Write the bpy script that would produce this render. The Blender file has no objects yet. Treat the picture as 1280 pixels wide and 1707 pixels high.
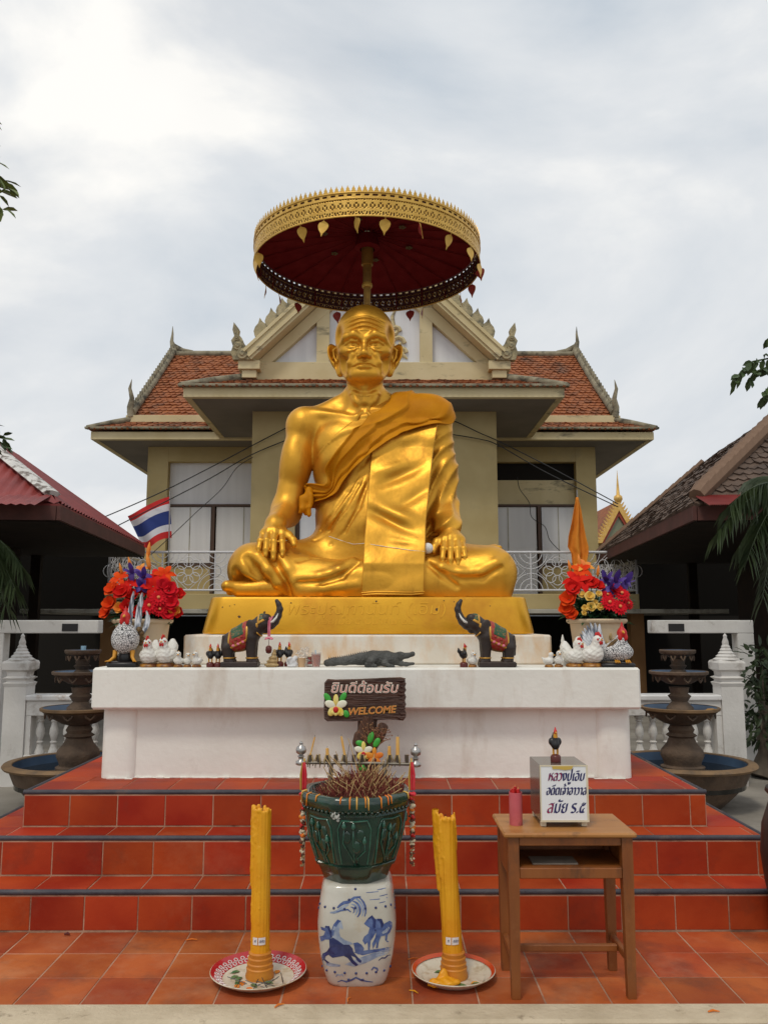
import bpy, bmesh, math, random
import numpy as np
from mathutils import Vector, Matrix
from mathutils.geometry import tessellate_polygon
R = math.radians
sc = bpy.context.scene
COL = sc.collection
random.seed(7)
rng = np.random.default_rng(7)

# ------------------------------------------------------------------ camera
cd = bpy.data.cameras.new('camera'); cam = bpy.data.objects.new('camera', cd); COL.objects.link(cam)
cd.sensor_fit = 'VERTICAL'; cd.sensor_height = 24.0; cd.lens = 24.0 * 1380 / 1707
cd.clip_start = 0.05; cd.clip_end = 3000
cam.location = (0, 0, 1.667); cam.rotation_euler = (R(90 + 7.7), 0, R(-0.166))
sc.camera = cam

# ------------------------------------------------------------------ sky, sun, exposure
SUN_EL, SUN_AZ = 58.0, 205.0      # azimuth clockwise from +Y: behind the camera, a little to the left
w = bpy.data.worlds.new('World'); sc.world = w; w.use_nodes = True
nt = w.node_tree; nt.nodes.clear()
def N(t, **k):
    n = nt.nodes.new(t)
    for a, b in k.items(): setattr(n, a, b)
    return n
out = N('ShaderNodeOutputWorld'); bg = N('ShaderNodeBackground'); bg.inputs[1].default_value = 0.1
sky = N('ShaderNodeTexSky', sky_type='NISHITA'); sky.sun_disc = False
sky.sun_elevation = R(SUN_EL); sky.sun_rotation = R(SUN_AZ); sky.air_density = 1.0; sky.dust_density = 2.0
tc = N('ShaderNodeTexCoord')
mp = N('ShaderNodeMapping'); mp.inputs['Scale'].default_value = (1, 1, 1.7); mp.inputs['Location'].default_value = (5.2, 1.1, 4.4)
n1 = N('ShaderNodeTexNoise'); n1.inputs['Scale'].default_value = 2.0; n1.inputs['Detail'].default_value = 8; n1.inputs['Roughness'].default_value = 0.53
n1.inputs['Distortion'].default_value = 0.35
n2 = N('ShaderNodeTexNoise'); n2.inputs['Scale'].default_value = 1.1; n2.inputs['Detail'].default_value = 4
r1 = N('ShaderNodeValToRGB'); e = r1.color_ramp.elements
e[0].position = 0.36; e[0].color = (0.565, 0.625, 0.690, 1); e[1].position = 0.63; e[1].color = (1.0, 0.985, 0.95, 1)
m_ = e = r1.color_ramp.elements.new(0.52); m_.color = (0.760, 0.785, 0.810, 1)
vs = N('ShaderNodeVectorMath', operation='SCALE'); vs.inputs['Scale'].default_value = 11.2
cov = N('ShaderNodeMapRange'); cov.inputs['From Min'].default_value = 0.30; cov.inputs['From Max'].default_value = 0.46
cov.inputs['To Min'].default_value = 0.80; cov.inputs['To Max'].default_value = 1.0
mx = N('ShaderNodeMix', data_type='RGBA')
L = nt.links.new
L(tc.outputs['Generated'], mp.inputs[0]); L(mp.outputs[0], n1.inputs['Vector']); L(mp.outputs[0], n2.inputs['Vector'])
L(n1.outputs['Fac'], r1.inputs[0]); L(r1.outputs[0], vs.inputs[0]); L(n2.outputs['Fac'], cov.inputs['Value'])
L(cov.outputs[0], mx.inputs['Factor']); L(sky.outputs[0], mx.inputs['A']); L(vs.outputs[0], mx.inputs['B'])
L(mx.outputs['Result'], bg.inputs[0]); L(bg.outputs[0], out.inputs[0])

sd = bpy.data.lights.new('sun', 'SUN'); so = bpy.data.objects.new('sun', sd); COL.objects.link(so)
sd.energy = 1.35; sd.angle = R(11); sd.color = (1.0, 0.93, 0.80)
az = R(SUN_AZ); el = R(SUN_EL)
sdir = Vector((math.sin(az) * math.cos(el), math.cos(az) * math.cos(el), math.sin(el)))
so.rotation_euler = sdir.to_track_quat('Z', 'Y').to_euler(); so.location = sdir * 60
vw = sc.view_settings; vw.view_transform = 'Standard'; vw.look = 'None'; vw.exposure = -0.15; vw.gamma = 1; vw.use_curve_mapping = False
sc.cycles.max_bounces = 6; sc.cycles.use_denoising = True

# ------------------------------------------------------------------ materials
MATS = {}
def M(name, c1, c2=None, scale=6.0, rough=0.6, metal=0.0, bump=0.0, bscale=40.0, rnd=0.0, spec=0.5, coat=0.0,
      lo=0.35, hi=0.65, stain=None, stscale=1.5, stlo=0.55, sthi=0.7, ststretch=(1, 1, 1), trans=0.0, alpha=1.0, stretch=(1, 1, 1), sheen=0.0, rvar=0.0, world=False, dust=None, dlo=0.55, dhi=0.8, dscale=1.3, damt=0.6):
    m = bpy.data.materials.new(name); m.use_nodes = True; t = m.node_tree; b = t.nodes['Principled BSDF']
    def n(k): return t.nodes.new(k)
    l = t.links.new
    src = n('ShaderNodeNewGeometry').outputs['Position'] if world else n('ShaderNodeTexCoord').outputs['Object']
    mpn = n('ShaderNodeMapping'); mpn.inputs['Scale'].default_value = stretch; l(src, mpn.inputs[0])
    col = None
    if c2:
        a = n('ShaderNodeTexNoise'); a.inputs['Scale'].default_value = scale; a.inputs['Detail'].default_value = 5
        l(mpn.outputs[0], a.inputs['Vector'])
        rp = n('ShaderNodeValToRGB'); rp.color_ramp.elements[0].position = lo; rp.color_ramp.elements[1].position = hi
        rp.color_ramp.elements[0].color = (*c1, 1); rp.color_ramp.elements[1].color = (*c2, 1)
        l(a.outputs['Fac'], rp.inputs[0]); col = rp.outputs[0]
        if rvar:
            mr = n('ShaderNodeMapRange'); mr.inputs['To Min'].default_value = rough - rvar; mr.inputs['To Max'].default_value = rough + rvar
            mr.inputs['From Min'].default_value = 0.3; mr.inputs['From Max'].default_value = 0.7
            l(a.outputs['Fac'], mr.inputs['Value']); l(mr.outputs[0], b.inputs['Roughness'])
    else:
        b.inputs['Base Color'].default_value = (*c1, 1)
    if stain:
        a = n('ShaderNodeTexNoise'); a.inputs['Scale'].default_value = stscale; a.inputs['Detail'].default_value = 7; a.inputs['Roughness'].default_value = 0.65
        sm = n('ShaderNodeMapping'); sm.inputs['Scale'].default_value = ststretch; sm.inputs['Location'].default_value = (3.1, 1.7, 5.3)
        l(src, sm.inputs[0]); l(sm.outputs[0], a.inputs['Vector'])
        mr = n('ShaderNodeMapRange'); mr.inputs['From Min'].default_value = stlo; mr.inputs['From Max'].default_value = sthi; l(a.outputs['Fac'], mr.inputs['Value'])
        mm = n('ShaderNodeMix'); mm.data_type = 'RGBA'; l(mr.outputs[0], mm.inputs['Factor'])
        if col: l(col, mm.inputs['A'])
        else: mm.inputs['A'].default_value = (*c1, 1)
        mm.inputs['B'].default_value = (*stain, 1); col = mm.outputs['Result']
    if dust:
        a = n('ShaderNodeTexNoise'); a.inputs['Scale'].default_value = dscale; a.inputs['Detail'].default_value = 9; a.inputs['Roughness'].default_value = 0.7
        sm = n('ShaderNodeMapping'); sm.inputs['Location'].default_value = (7.7, 2.9, 1.3); l(src, sm.inputs[0]); l(sm.outputs[0], a.inputs['Vector'])
        mr = n('ShaderNodeMapRange'); mr.inputs['From Min'].default_value = dlo; mr.inputs['From Max'].default_value = dhi; mr.inputs['To Max'].default_value = damt; l(a.outputs['Fac'], mr.inputs['Value'])
        mm = n('ShaderNodeMix'); mm.data_type = 'RGBA'; l(mr.outputs[0], mm.inputs['Factor'])
        if col: l(col, mm.inputs['A'])
        else: mm.inputs['A'].default_value = (*c1, 1)
        mm.inputs['B'].default_value = (*dust, 1); col = mm.outputs['Result']
    if rnd:
        oi = n('ShaderNodeObjectInfo'); mr = n('ShaderNodeMapRange'); mr.inputs['To Min'].default_value = 1 - rnd; mr.inputs['To Max'].default_value = 1 + rnd
        l(oi.outputs['Random'], mr.inputs['Value'])
        hs = n('ShaderNodeHueSaturation'); l(mr.outputs[0], hs.inputs['Value'])
        mh = n('ShaderNodeMath'); mh.operation = 'MULTIPLY'; mh.inputs[1].default_value = 7.31; l(oi.outputs['Random'], mh.inputs[0])
        fr = n('ShaderNodeMath'); fr.operation = 'FRACT'; l(mh.outputs[0], fr.inputs[0])
        m3 = n('ShaderNodeMapRange'); m3.inputs['To Min'].default_value = 0.5 - rnd * 0.035; m3.inputs['To Max'].default_value = 0.5 + rnd * 0.035
        l(fr.outputs[0], m3.inputs['Value']); l(m3.outputs[0], hs.inputs['Hue'])
        if col: l(col, hs.inputs['Color'])
        else: hs.inputs['Color'].default_value = (*c1, 1)
        col = hs.outputs[0]
    if col: l(col, b.inputs['Base Color'])
    if not (c2 and rvar): b.inputs['Roughness'].default_value = rough
    b.inputs['Metallic'].default_value = metal
    b.inputs['Specular IOR Level'].default_value = spec; b.inputs['Coat Weight'].default_value = coat
    b.inputs['Transmission Weight'].default_value = trans; b.inputs['Alpha'].default_value = alpha
    if sheen: b.inputs['Sheen Weight'].default_value = sheen
    if bump:
        a = n('ShaderNodeTexNoise'); a.inputs['Scale'].default_value = bscale; a.inputs['Detail'].default_value = 6
        l(mpn.outputs[0], a.inputs['Vector'])
        bp = n('ShaderNodeBump'); bp.inputs['Strength'].default_value = bump; bp.inputs['Distance'].default_value = 0.02
        l(a.outputs['Fac'], bp.inputs['Height']); l(bp.outputs[0], b.inputs['Normal'])
    MATS[name] = m
    return m

M('gold', (0.62, 0.298, 0.024), (0.77, 0.395, 0.040), 2.6, 0.44, 0.70, 0.30, 9, rvar=0.07, stain=(0.34, 0.135, 0.014), stscale=3.2, stlo=0.54, sthi=0.85, ststretch=(1.6, 1.6, 0.6))  # brown streaks: dirt, with the gold's darker reflections put into the colour
M('gold_base', (0.70, 0.35, 0.018), (0.82, 0.43, 0.030), 2.0, 0.36, 0.55, 0.18, 6, rvar=0.06, stain=(0.52, 0.20, 0.012), stscale=1.7, stlo=0.52, sthi=0.78)
M('gold_lace', (0.56, 0.32, 0.055), (0.68, 0.42, 0.09), 14, 0.42, 0.5)
M('saffron_cloth', (0.50, 0.185, 0.003), (0.60, 0.240, 0.005), 5, 0.6, bump=0.10, bscale=60, spec=0.12)
M('white_plaster', (0.75, 0.735, 0.67), (0.83, 0.815, 0.755), 1.6, 0.75, bump=0.16, bscale=22, stain=(0.48, 0.38, 0.28), stscale=2.0, stlo=0.54, sthi=0.86, ststretch=(1.5, 1, 0.45), dust=(0.42, 0.36, 0.30), dlo=0.60, dhi=0.85, dscale=5.0, damt=0.5)
M('stained_plaster', (0.70, 0.63, 0.53), (0.82, 0.77, 0.69), 3.0, 0.72, bump=0.12, bscale=30, stain=(0.64, 0.34, 0.10), stscale=2.4, stlo=0.50, sthi=0.74, ststretch=(1.3, 1, 0.55))
M('tile', (0.29, 0.026, 0.006), (0.40, 0.052, 0.011), 2.6, 0.58, spec=0.22, bump=0.10, bscale=20, rnd=0.16, stain=(0.17, 0.034, 0.016), stscale=3.2, stlo=0.54, sthi=0.80, rvar=0.10, world=True, dust=(0.40, 0.14, 0.07), dlo=0.54, dhi=0.80, dscale=2.6, damt=0.40)
M('floor_tile', (0.32, 0.056, 0.014), (0.44, 0.105, 0.028), 3.0, 0.6, spec=0.2, bump=0.16, bscale=22, rnd=0.17, stain=(0.16, 0.050, 0.028), stscale=3.0, stlo=0.50, sthi=0.78, rvar=0.12, world=True, dust=(0.46, 0.22, 0.12), dlo=0.50, dhi=0.75, dscale=2.2, damt=0.5)
M('grout', (0.36, 0.18, 0.11), (0.50, 0.30, 0.20), 5, 0.85, bump=0.3, stain=(0.14, 0.07, 0.045), stscale=3, stlo=0.5, sthi=0.7, world=True)
M('nosing', (0.030, 0.028, 0.040), (0.060, 0.054, 0.064), 6, 0.6, bump=0.2, stain=(0.13, 0.08, 0.06), stscale=5, stlo=0.58, sthi=0.72, world=True)
M('kerb', (0.46, 0.37, 0.25), (0.58, 0.48, 0.34), 6, 0.85, bump=0.4, bscale=40, stain=(0.26, 0.20, 0.13), stscale=11, stlo=0.60, sthi=0.72)
M('concrete', (0.20, 0.178, 0.148), (0.29, 0.262, 0.222), 1.4, 0.9, bump=0.2, bscale=30, stain=(0.11, 0.095, 0.08), stscale=0.9, stlo=0.5, sthi=0.7)

# ------------------------------------------------------------------ mesh helpers
def link(o, parent=None):
    COL.objects.link(o)
    if parent is not None: o.parent = parent
    return o
def tag(o, label=None, cat=None, group=None, kind=None):
    if label: o['label'] = label
    if cat: o['category'] = cat
    if group: o['group'] = group
    if kind: o['kind'] = kind
    return o
def thing(name, label, cat, loc=(0, 0, 0), rz=0.0, group=None, s=1.0):
    o = bpy.data.objects.new(name, None); o.empty_display_size = 0.1; COL.objects.link(o)
    o.location = loc; o.rotation_euler = (0, 0, rz); o.scale = (s, s, s)
    return tag(o, label, cat, group)
def inst(name, mesh, parent=None, loc=(0, 0, 0), rot=(0, 0, 0), scl=(1, 1, 1)):
    o = bpy.data.objects.new(name, mesh); link(o, parent); o.location = loc; o.rotation_euler = rot; o.scale = scl
    return o
def copy_tree(o, parent=None):
    c = o.copy(); COL.objects.link(c); c.parent = parent
    for ch in list(o.children): copy_tree(ch, c)
    return c

class MB:
    def __init__(s): s.v = []; s.f = []
    def add(s, vs, fs):
        b = len(s.v); s.v.extend([tuple(p) for p in vs]); s.f.extend([tuple(i + b for i in q) for q in fs]); return s
    def box(s, c, size, ch=0.0, rot=None):
        h = [d / 2 for d in size]; ch = min(ch, min(h) * 0.98)
        if ch <= 0:
            vs = [Vector((sx * h[0], sy * h[1], sz * h[2])) for sx in (-1, 1) for sy in (-1, 1) for sz in (-1, 1)]
            fs = [(0, 1, 3, 2), (4, 6, 7, 5), (0, 4, 5, 1), (2, 3, 7, 6), (0, 2, 6, 4), (1, 5, 7, 3)]
        else:
            vs = []; ix = {}
            for sx in (-1, 1):
                for sy in (-1, 1):
                    for sz in (-1, 1):
                        for a in range(3):
                            p = [sx * h[0], sy * h[1], sz * h[2]]
                            for b_ in range(3):
                                if b_ != a: p[b_] -= (sx, sy, sz)[b_] * ch
                            ix[(sx, sy, sz, a)] = len(vs); vs.append(Vector(p))
            fs = []
            def key(d, a): return ix[(d[0], d[1], d[2], a)]
            for a in range(3):
                b_, c_ = [k for k in range(3) if k != a]
                for sg in (-1, 1):
                    q = []
                    for (u, v) in ((-1, -1), (1, -1), (1, 1), (-1, 1)):
                        d = [0, 0, 0]; d[a] = sg; d[b_] = u; d[c_] = v; q.append(key(d, a))
                    fs.append(q)
                for u in (-1, 1):
                    for v in (-1, 1):
                        d0 = [0, 0, 0]; d0[a] = -1; d0[b_] = u; d0[c_] = v; d1 = list(d0); d1[a] = 1
                        fs.append((key(d0, b_), key(d1, b_), key(d1, c_), key(d0, c_)))
            for sx in (-1, 1):
                for sy in (-1, 1):
                    for sz in (-1, 1): fs.append(tuple(ix[(sx, sy, sz, a)] for a in range(3)))
        if rot is not None: vs = [rot @ p for p in vs]
        c = Vector(c)
        return s.add([p + c for p in vs], fs)
    def bb(s, x0, x1, y0, y1, z0, z1, ch=0.0):
        return s.box(((x0 + x1) / 2, (y0 + y1) / 2, (z0 + z1) / 2), (abs(x1 - x0), abs(y1 - y0), abs(z1 - z0)), ch)
    def tube(s, pts, r, n=8, caps=True, flat=1.0):
        pts = [Vector(p) for p in pts]; m = len(pts)
        rs = list(r) if hasattr(r, '__len__') else [r] * m
        vs = []; prev = None
        for i, p in enumerate(pts):
            t = (pts[min(i + 1, m - 1)] - pts[max(i - 1, 0)])
            if t.length < 1e-9: t = Vector((0, 0, 1))
            t.normalize()
            if prev is None:
                u = t.orthogonal().normalized()
                if abs(t.z) < 0.9: u = t.cross(Vector((0, 0, 1))).normalized()
            else:
                u = prev - t * prev.dot(t)
                if u.length < 1e-6: u = t.orthogonal()
                u.normalize()
            prev = u; w_ = t.cross(u)
            for k in range(n):
                a = 2 * math.pi * k / n
                vs.append(p + (u * math.cos(a) + w_ * math.sin(a) * flat) * rs[i])
        fs = [(i * n + k, i * n + (k + 1) % n, (i + 1) * n + (k + 1) % n, (i + 1) * n + k) for i in range(m - 1) for k in range(n)]
        if caps: fs += [tuple(range(n))[::-1], tuple(range((m - 1) * n, m * n))]
        return s.add(vs, fs)
    def lathe(s, prof, n=24, c=(0, 0, 0), caps=True, fn=None, a0=0.0):
        vs = []
        for (r, z) in prof:
            for k in range(n):
                a = a0 + 2 * math.pi * k / n; rr = r * (fn(a, z) if fn else 1.0)
                vs.append((c[0] + rr * math.cos(a), c[1] + rr * math.sin(a), c[2] + z))
        m = len(prof)
        fs = [(i * n + k, i * n + (k + 1) % n, (i + 1) * n + (k + 1) % n, (i + 1) * n + k) for i in range(m - 1) for k in range(n)]
        if caps: fs += [tuple(range(n))[::-1], tuple(range((m - 1) * n, m * n))]
        return s.add(vs, fs)
    def prism(s, poly, y0, y1, axis='y', mat=None):
        n = len(poly)
        if axis == 'y': vs = [(x, y0, z) for x, z in poly] + [(x, y1, z) for x, z in poly]
        elif axis == 'x': vs = [(y0, x, z) for x, z in poly] + [(y1, x, z) for x, z in poly]
        else: vs = [(x, z, y0) for x, z in poly] + [(x, z, y1) for x, z in poly]
        if mat is not None: vs = [mat @ Vector(p) for p in vs]
        fs = [tuple(range(n)), tuple(range(n, 2 * n))[::-1]] + [(i, i + n, (i + 1) % n + n, (i + 1) % n) for i in range(n)]
        return s.add(vs, fs)
    def grid(s, pts, nu, nv, cu=False):
        fs = []
        for i in range(nu if cu else nu - 1):
            for j in range(nv - 1):
                a = i * nv + j; b = ((i + 1) % nu) * nv + j
                fs.append((a, b, b + 1, a + 1))
        return s.add(pts, fs)
    def ell(s, c, r, nu=12, nv=8, rot=None):
        vs = []
        for j in range(nv + 1):
            ph = math.pi * j / nv
            for i in range(nu):
                a = 2 * math.pi * i / nu
                p = Vector((r[0] * math.sin(ph) * math.cos(a), r[1] * math.sin(ph) * math.sin(a), r[2] * math.cos(ph)))
                vs.append((rot @ p if rot else p) + Vector(c))
        fs = [(j * nu + i, j * nu + (i + 1) % nu, (j + 1) * nu + (i + 1) % nu, (j + 1) * nu + i) for j in range(nv) for i in range(nu)]
        return s.add(vs, fs)
    def mesh(s, name, mat, smooth=None, fix=True):
        me = bpy.data.meshes.new(name); me.from_pydata(s.v, [], s.f)
        if fix:
            bm = bmesh.new(); bm.from_mesh(me); bmesh.ops.remove_doubles(bm, verts=bm.verts, dist=1e-6)
            bmesh.ops.recalc_face_normals(bm, faces=bm.faces); bm.to_mesh(me); bm.free()
        if mat: me.materials.append(MATS[mat] if isinstance(mat, str) else mat)
        if smooth is not None:
            me.shade_smooth()
            if smooth < 179: me.set_sharp_from_angle(angle=R(smooth))
        me.update(); return me
    def build(s, name, mat, parent=None, smooth=None, loc=None, fix=True, kind=None):
        o = bpy.data.objects.new(name, s.mesh(name, mat, smooth, fix)); link(o, parent)
        if loc: o.location = loc
        if kind: o['kind'] = kind
        return o

def text_mesh(name, body, size, mat, parent, loc, rot=(math.pi / 2, 0, 0), ext=0.001, shear=0.0, bold=0.0, align='CENTER', xs=1.0):
    cu = bpy.data.curves.new(name, 'FONT'); cu.body = body; cu.size = size; cu.extrude = ext; cu.shear = shear; cu.offset = bold
    cu.align_x = align; cu.align_y = 'CENTER'; cu.resolution_u = 3
    o = bpy.data.objects.new(name, cu); COL.objects.link(o)
    dg = bpy.context.evaluated_depsgraph_get()
    me = bpy.data.meshes.new_from_object(o.evaluated_get(dg)); COL.objects.unlink(o); bpy.data.objects.remove(o)
    me.materials.clear(); me.materials.append(MATS[mat])
    t = inst(name, me, parent, loc, rot, (xs, 1, 1)); return t

# ------------------------------------------------------------------ implicit sculpting: smooth unions of round cones and ellipsoids, meshed with surface nets
class Field:
    def __init__(s, lo, hi, h):
        s.lo = np.array(lo, float); s.h = h; n = np.ceil((np.array(hi) - s.lo) / h).astype(int) + 1
        s.ax = [(s.lo[i] + h * np.arange(n[i])).astype(np.float32) for i in range(3)]
        s.F = np.full(n, 0.6, np.float32)
    def sub(s, lo, hi):
        sl = []
        for i in range(3):
            a = int(np.clip(np.floor((lo[i] - s.lo[i]) / s.h), 0, len(s.ax[i]))); b = int(np.clip(np.ceil((hi[i] - s.lo[i]) / s.h) + 1, 0, len(s.ax[i])))
            sl.append(slice(a, b))
        if any(q.stop <= q.start for q in sl): return None, None
        return tuple(sl), (s.ax[0][sl[0]][:, None, None], s.ax[1][sl[1]][None, :, None], s.ax[2][sl[2]][None, None, :])
    def put(s, fn, lo, hi, k, cut=False):
        m = k + 4 * s.h + 0.02
        sl, P = s.sub([a - m for a in lo], [b + m for b in hi])
        if sl is None: return s
        d = fn(*P).astype(np.float32); A = s.F[sl]
        if cut: A = -A
        if k > 1e-6:
            hh = np.clip(0.5 + 0.5 * (d - A) / k, 0, 1); r_ = d * (1 - hh) + A * hh - k * hh * (1 - hh)
        else: r_ = np.minimum(A, d)
        s.F[sl] = -r_ if cut else r_
        return s
    def cone(s, a, b, ra, rb=None, k=0.03, cut=False):
        rb = ra if rb is None else rb; a = np.array(a, float); b = np.array(b, float); ab = b - a; l2 = max(float(ab @ ab), 1e-9)
        def fn(x, y, z):
            t = np.clip(((x - a[0]) * ab[0] + (y - a[1]) * ab[1] + (z - a[2]) * ab[2]) / l2, 0, 1)
            return np.sqrt((x - a[0] - t * ab[0]) ** 2 + (y - a[1] - t * ab[1]) ** 2 + (z - a[2] - t * ab[2]) ** 2) - (ra + (rb - ra) * t)
        r_ = max(ra, rb); return s.put(fn, np.minimum(a, b) - r_, np.maximum(a, b) + r_, k, cut)
    def chain(s, pts, rs, k=0.02, cut=False):
        rs = list(rs) if hasattr(rs, '__len__') else [rs] * len(pts)
        for i in range(len(pts) - 1): s.cone(pts[i], pts[i + 1], rs[i], rs[i + 1], k, cut)
        return s
    def ell(s, c, r, k=0.03, rot=None, cut=False):
        c = np.array(c, float); r = np.array(r, float); Mt = np.array(rot.to_3x3().transposed()) if rot is not None else None
        def fn(x, y, z):
            x = x - c[0]; y = y - c[1]; z = z - c[2]
            if Mt is not None: x, y, z = (Mt[i][0] * x + Mt[i][1] * y + Mt[i][2] * z for i in range(3))
            k0 = np.sqrt((x / r[0]) ** 2 + (y / r[1]) ** 2 + (z / r[2]) ** 2); k1 = np.sqrt((x / r[0] ** 2) ** 2 + (y / r[1] ** 2) ** 2 + (z / r[2] ** 2) ** 2)
            return np.where(k1 > 1e-6, k0 * (k0 - 1) / np.maximum(k1, 1e-6), -r.min())
        q = r if Mt is None else np.full(3, r.max())
        return s.put(fn, c - q, c + q, k, cut)
    def box(s, c, half, rd=0.01, k=0.0, cut=False):
        c = np.array(c, float); hf = np.array(half, float) - rd
        def fn(x, y, z):
            q = [np.abs(v - c[i]) - hf[i] for i, v in enumerate((x, y, z))]
            return np.sqrt(sum(np.maximum(a, 0) ** 2 for a in q)) + np.minimum(np.maximum(np.maximum(q[0], q[1]), q[2]), 0) - rd
        return s.put(fn, c - hf - rd, c + hf + rd, k, cut)
    def bend(s, fn, lo, hi):
        sl, P = s.sub(lo, hi)
        if sl is not None: s.F[sl] += fn(*P).astype(np.float32)
        return s
    def sample(s, p):
        q = (np.asarray(p, float) - s.lo) / s.h; n = np.array(s.F.shape); q = np.clip(q, 0, n - 1.001); i = q.astype(int); f = q - i; r_ = 0
        for a in (0, 1):
            for b in (0, 1):
                for c in (0, 1):
                    w_ = (f[:, 0] if a else 1 - f[:, 0]) * (f[:, 1] if b else 1 - f[:, 1]) * (f[:, 2] if c else 1 - f[:, 2])
                    r_ = r_ + w_ * s.F[i[:, 0] + a, i[:, 1] + b, i[:, 2] + c]
        return r_
    def project(s, p, off, it=14):
        p = np.array(p, float); e_ = s.h
        for _ in range(it):
            d = s.sample(p) - off
            g = np.stack([s.sample(p + e_ * np.eye(3)[i]) - s.sample(p - e_ * np.eye(3)[i]) for i in range(3)], 1)
            g /= np.maximum(np.linalg.norm(g, axis=1, keepdims=True), 1e-6)
            p -= g * np.clip(d, -0.06, 0.06)[:, None]
        return p
    def nets(s):
        F = s.F; S = F < 0; nx, ny, nz = F.shape
        def cut(A, i, j, k): return A[i:nx - 1 + i, j:ny - 1 + j, k:nz - 1 + k]
        cs = [(i, j, k) for i in (0, 1) for j in (0, 1) for k in (0, 1)]
        cnt = sum(cut(S, *c).astype(np.int8) for c in cs); I = np.argwhere((cnt > 0) & (cnt < 8))
        idx = np.full((nx - 1, ny - 1, nz - 1), -1, np.int32); idx[I[:, 0], I[:, 1], I[:, 2]] = np.arange(len(I))
        pos = np.zeros((len(I), 3)); num = np.zeros(len(I))
        for c in cs:
            for a in range(3):
                if c[a]: continue
                d = list(c); d[a] = 1
                va = F[I[:, 0] + c[0], I[:, 1] + c[1], I[:, 2] + c[2]]; vb = F[I[:, 0] + d[0], I[:, 1] + d[1], I[:, 2] + d[2]]
                m = (va < 0) != (vb < 0); t = np.where(m, va / np.where(m, va - vb, 1), 0)
                p = np.tile(np.array(c, float), (len(I), 1)); p[:, a] += t; pos += p * m[:, None]; num += m
        V = (pos / num[:, None] + I) * s.h + s.lo
        Q = []
        for a in range(3):
            sl0 = [slice(None)] * 3; sl1 = [slice(None)] * 3; sl0[a] = slice(0, -1); sl1[a] = slice(1, None)
            S0 = S[tuple(sl0)]; S1 = S[tuple(sl1)]; E = np.argwhere(S0 != S1)
            b, c = (a + 1) % 3, (a + 2) % 3
            E = E[(E[:, b] > 0) & (E[:, c] > 0) & (E[:, b] < F.shape[b] - 1) & (E[:, c] < F.shape[c] - 1)]
            def cell(db, dc):
                q = E.copy(); q[:, b] -= db; q[:, c] -= dc; return idx[q[:, 0], q[:, 1], q[:, 2]]
            q = np.stack([cell(1, 1), cell(0, 1), cell(0, 0), cell(1, 0)], 1); flip = ~S0[E[:, 0], E[:, 1], E[:, 2]]
            q[flip] = q[flip][:, ::-1]; Q.append(q)
        return V, np.concatenate(Q)
    def build(s, name, mat, parent=None, loc=None, keep=None):
        V, Q = s.nets(); o = np_mesh(name, V, Q, mat, parent)
        if loc: o.location = loc
        return o
def np_mesh(name, V, Q, mat, parent=None):
    me = bpy.data.meshes.new(name); n = len(Q)
    me.vertices.add(len(V)); me.vertices.foreach_set('co', np.asarray(V, np.float32).ravel())
    me.loops.add(n * 4); me.loops.foreach_set('vertex_index', np.asarray(Q, np.int32).ravel())
    me.polygons.add(n); me.polygons.foreach_set('loop_start', np.arange(0, n * 4, 4, dtype=np.int32)); me.polygons.foreach_set('loop_total', np.full(n, 4, np.int32))
    me.update(calc_edges=True); me.validate(); me.shade_smooth()
    me.materials.append(MATS[mat] if isinstance(mat, str) else mat)
    o = bpy.data.objects.new(name, me); return link(o, parent)
XA = -0.10     # the axis of steps, pedestal and statue
# ================================================================== ground, tiled floor, steps, kerb
g = MB(); g.bb(-400, 400, -60, 900, -0.35, -0.05); tag(g.build('ground', 'concrete'), kind='structure')
PIT = 0.2945; XJ = -1.333
# floor of terracotta tiles
m = MB(); m.bb(XJ - 9 * PIT, XJ + 18 * PIT, 3.905, 4.79, -0.05, -0.0025)
floor = tag(m.build('tile_floor', 'grout'), kind='structure')
TM = {}
def tile_mesh(w, d, mat, th=0.016):
    key = (round(w, 3), round(d, 3), mat)
    if key not in TM: TM[key] = MB().box((0, 0, -th / 2), (w, d, th), 0.002).mesh('tile', mat)
    return TM[key]
JW = 0.007
def tile(parent, x0, x1, y0, y1, z, mat, up=True):
    jw = JW
    o = inst('tile', tile_mesh(x1 - x0 - jw, y1 - y0 - jw, mat), parent, ((x0 + x1) / 2, (y0 + y1) / 2, z + random.uniform(-0.0012, 0.0012)), (random.gauss(0, 0.002), random.gauss(0, 0.002), random.gauss(0, 0.002)))
    return o
def riser(parent, x0, x1, z0, z1, y, mat):
    o = inst('tile', tile_mesh(x1 - x0 - JW, z1 - z0 - JW, mat), parent, ((x0 + x1) / 2, y + random.uniform(-0.001, 0.001), (z0 + z1) / 2), (R(90) + random.gauss(0, 0.003), 0, random.gauss(0, 0.002)))
    return o
for i in range(-9, 18):
    for j in range(3): tile(floor, XJ + i * PIT, XJ + (i + 1) * PIT, 4.79 - (j + 1) * PIT, 4.79 - j * PIT, 0.0, 'floor_tile')
# cream kerb along the front
m = MB(); m.bb(-4.2, 4.2, 3.74, 3.905, -0.12, 0.012, 0.012); tag(m.build('kerb', 'kerb', None, 30), kind='structure')
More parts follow.
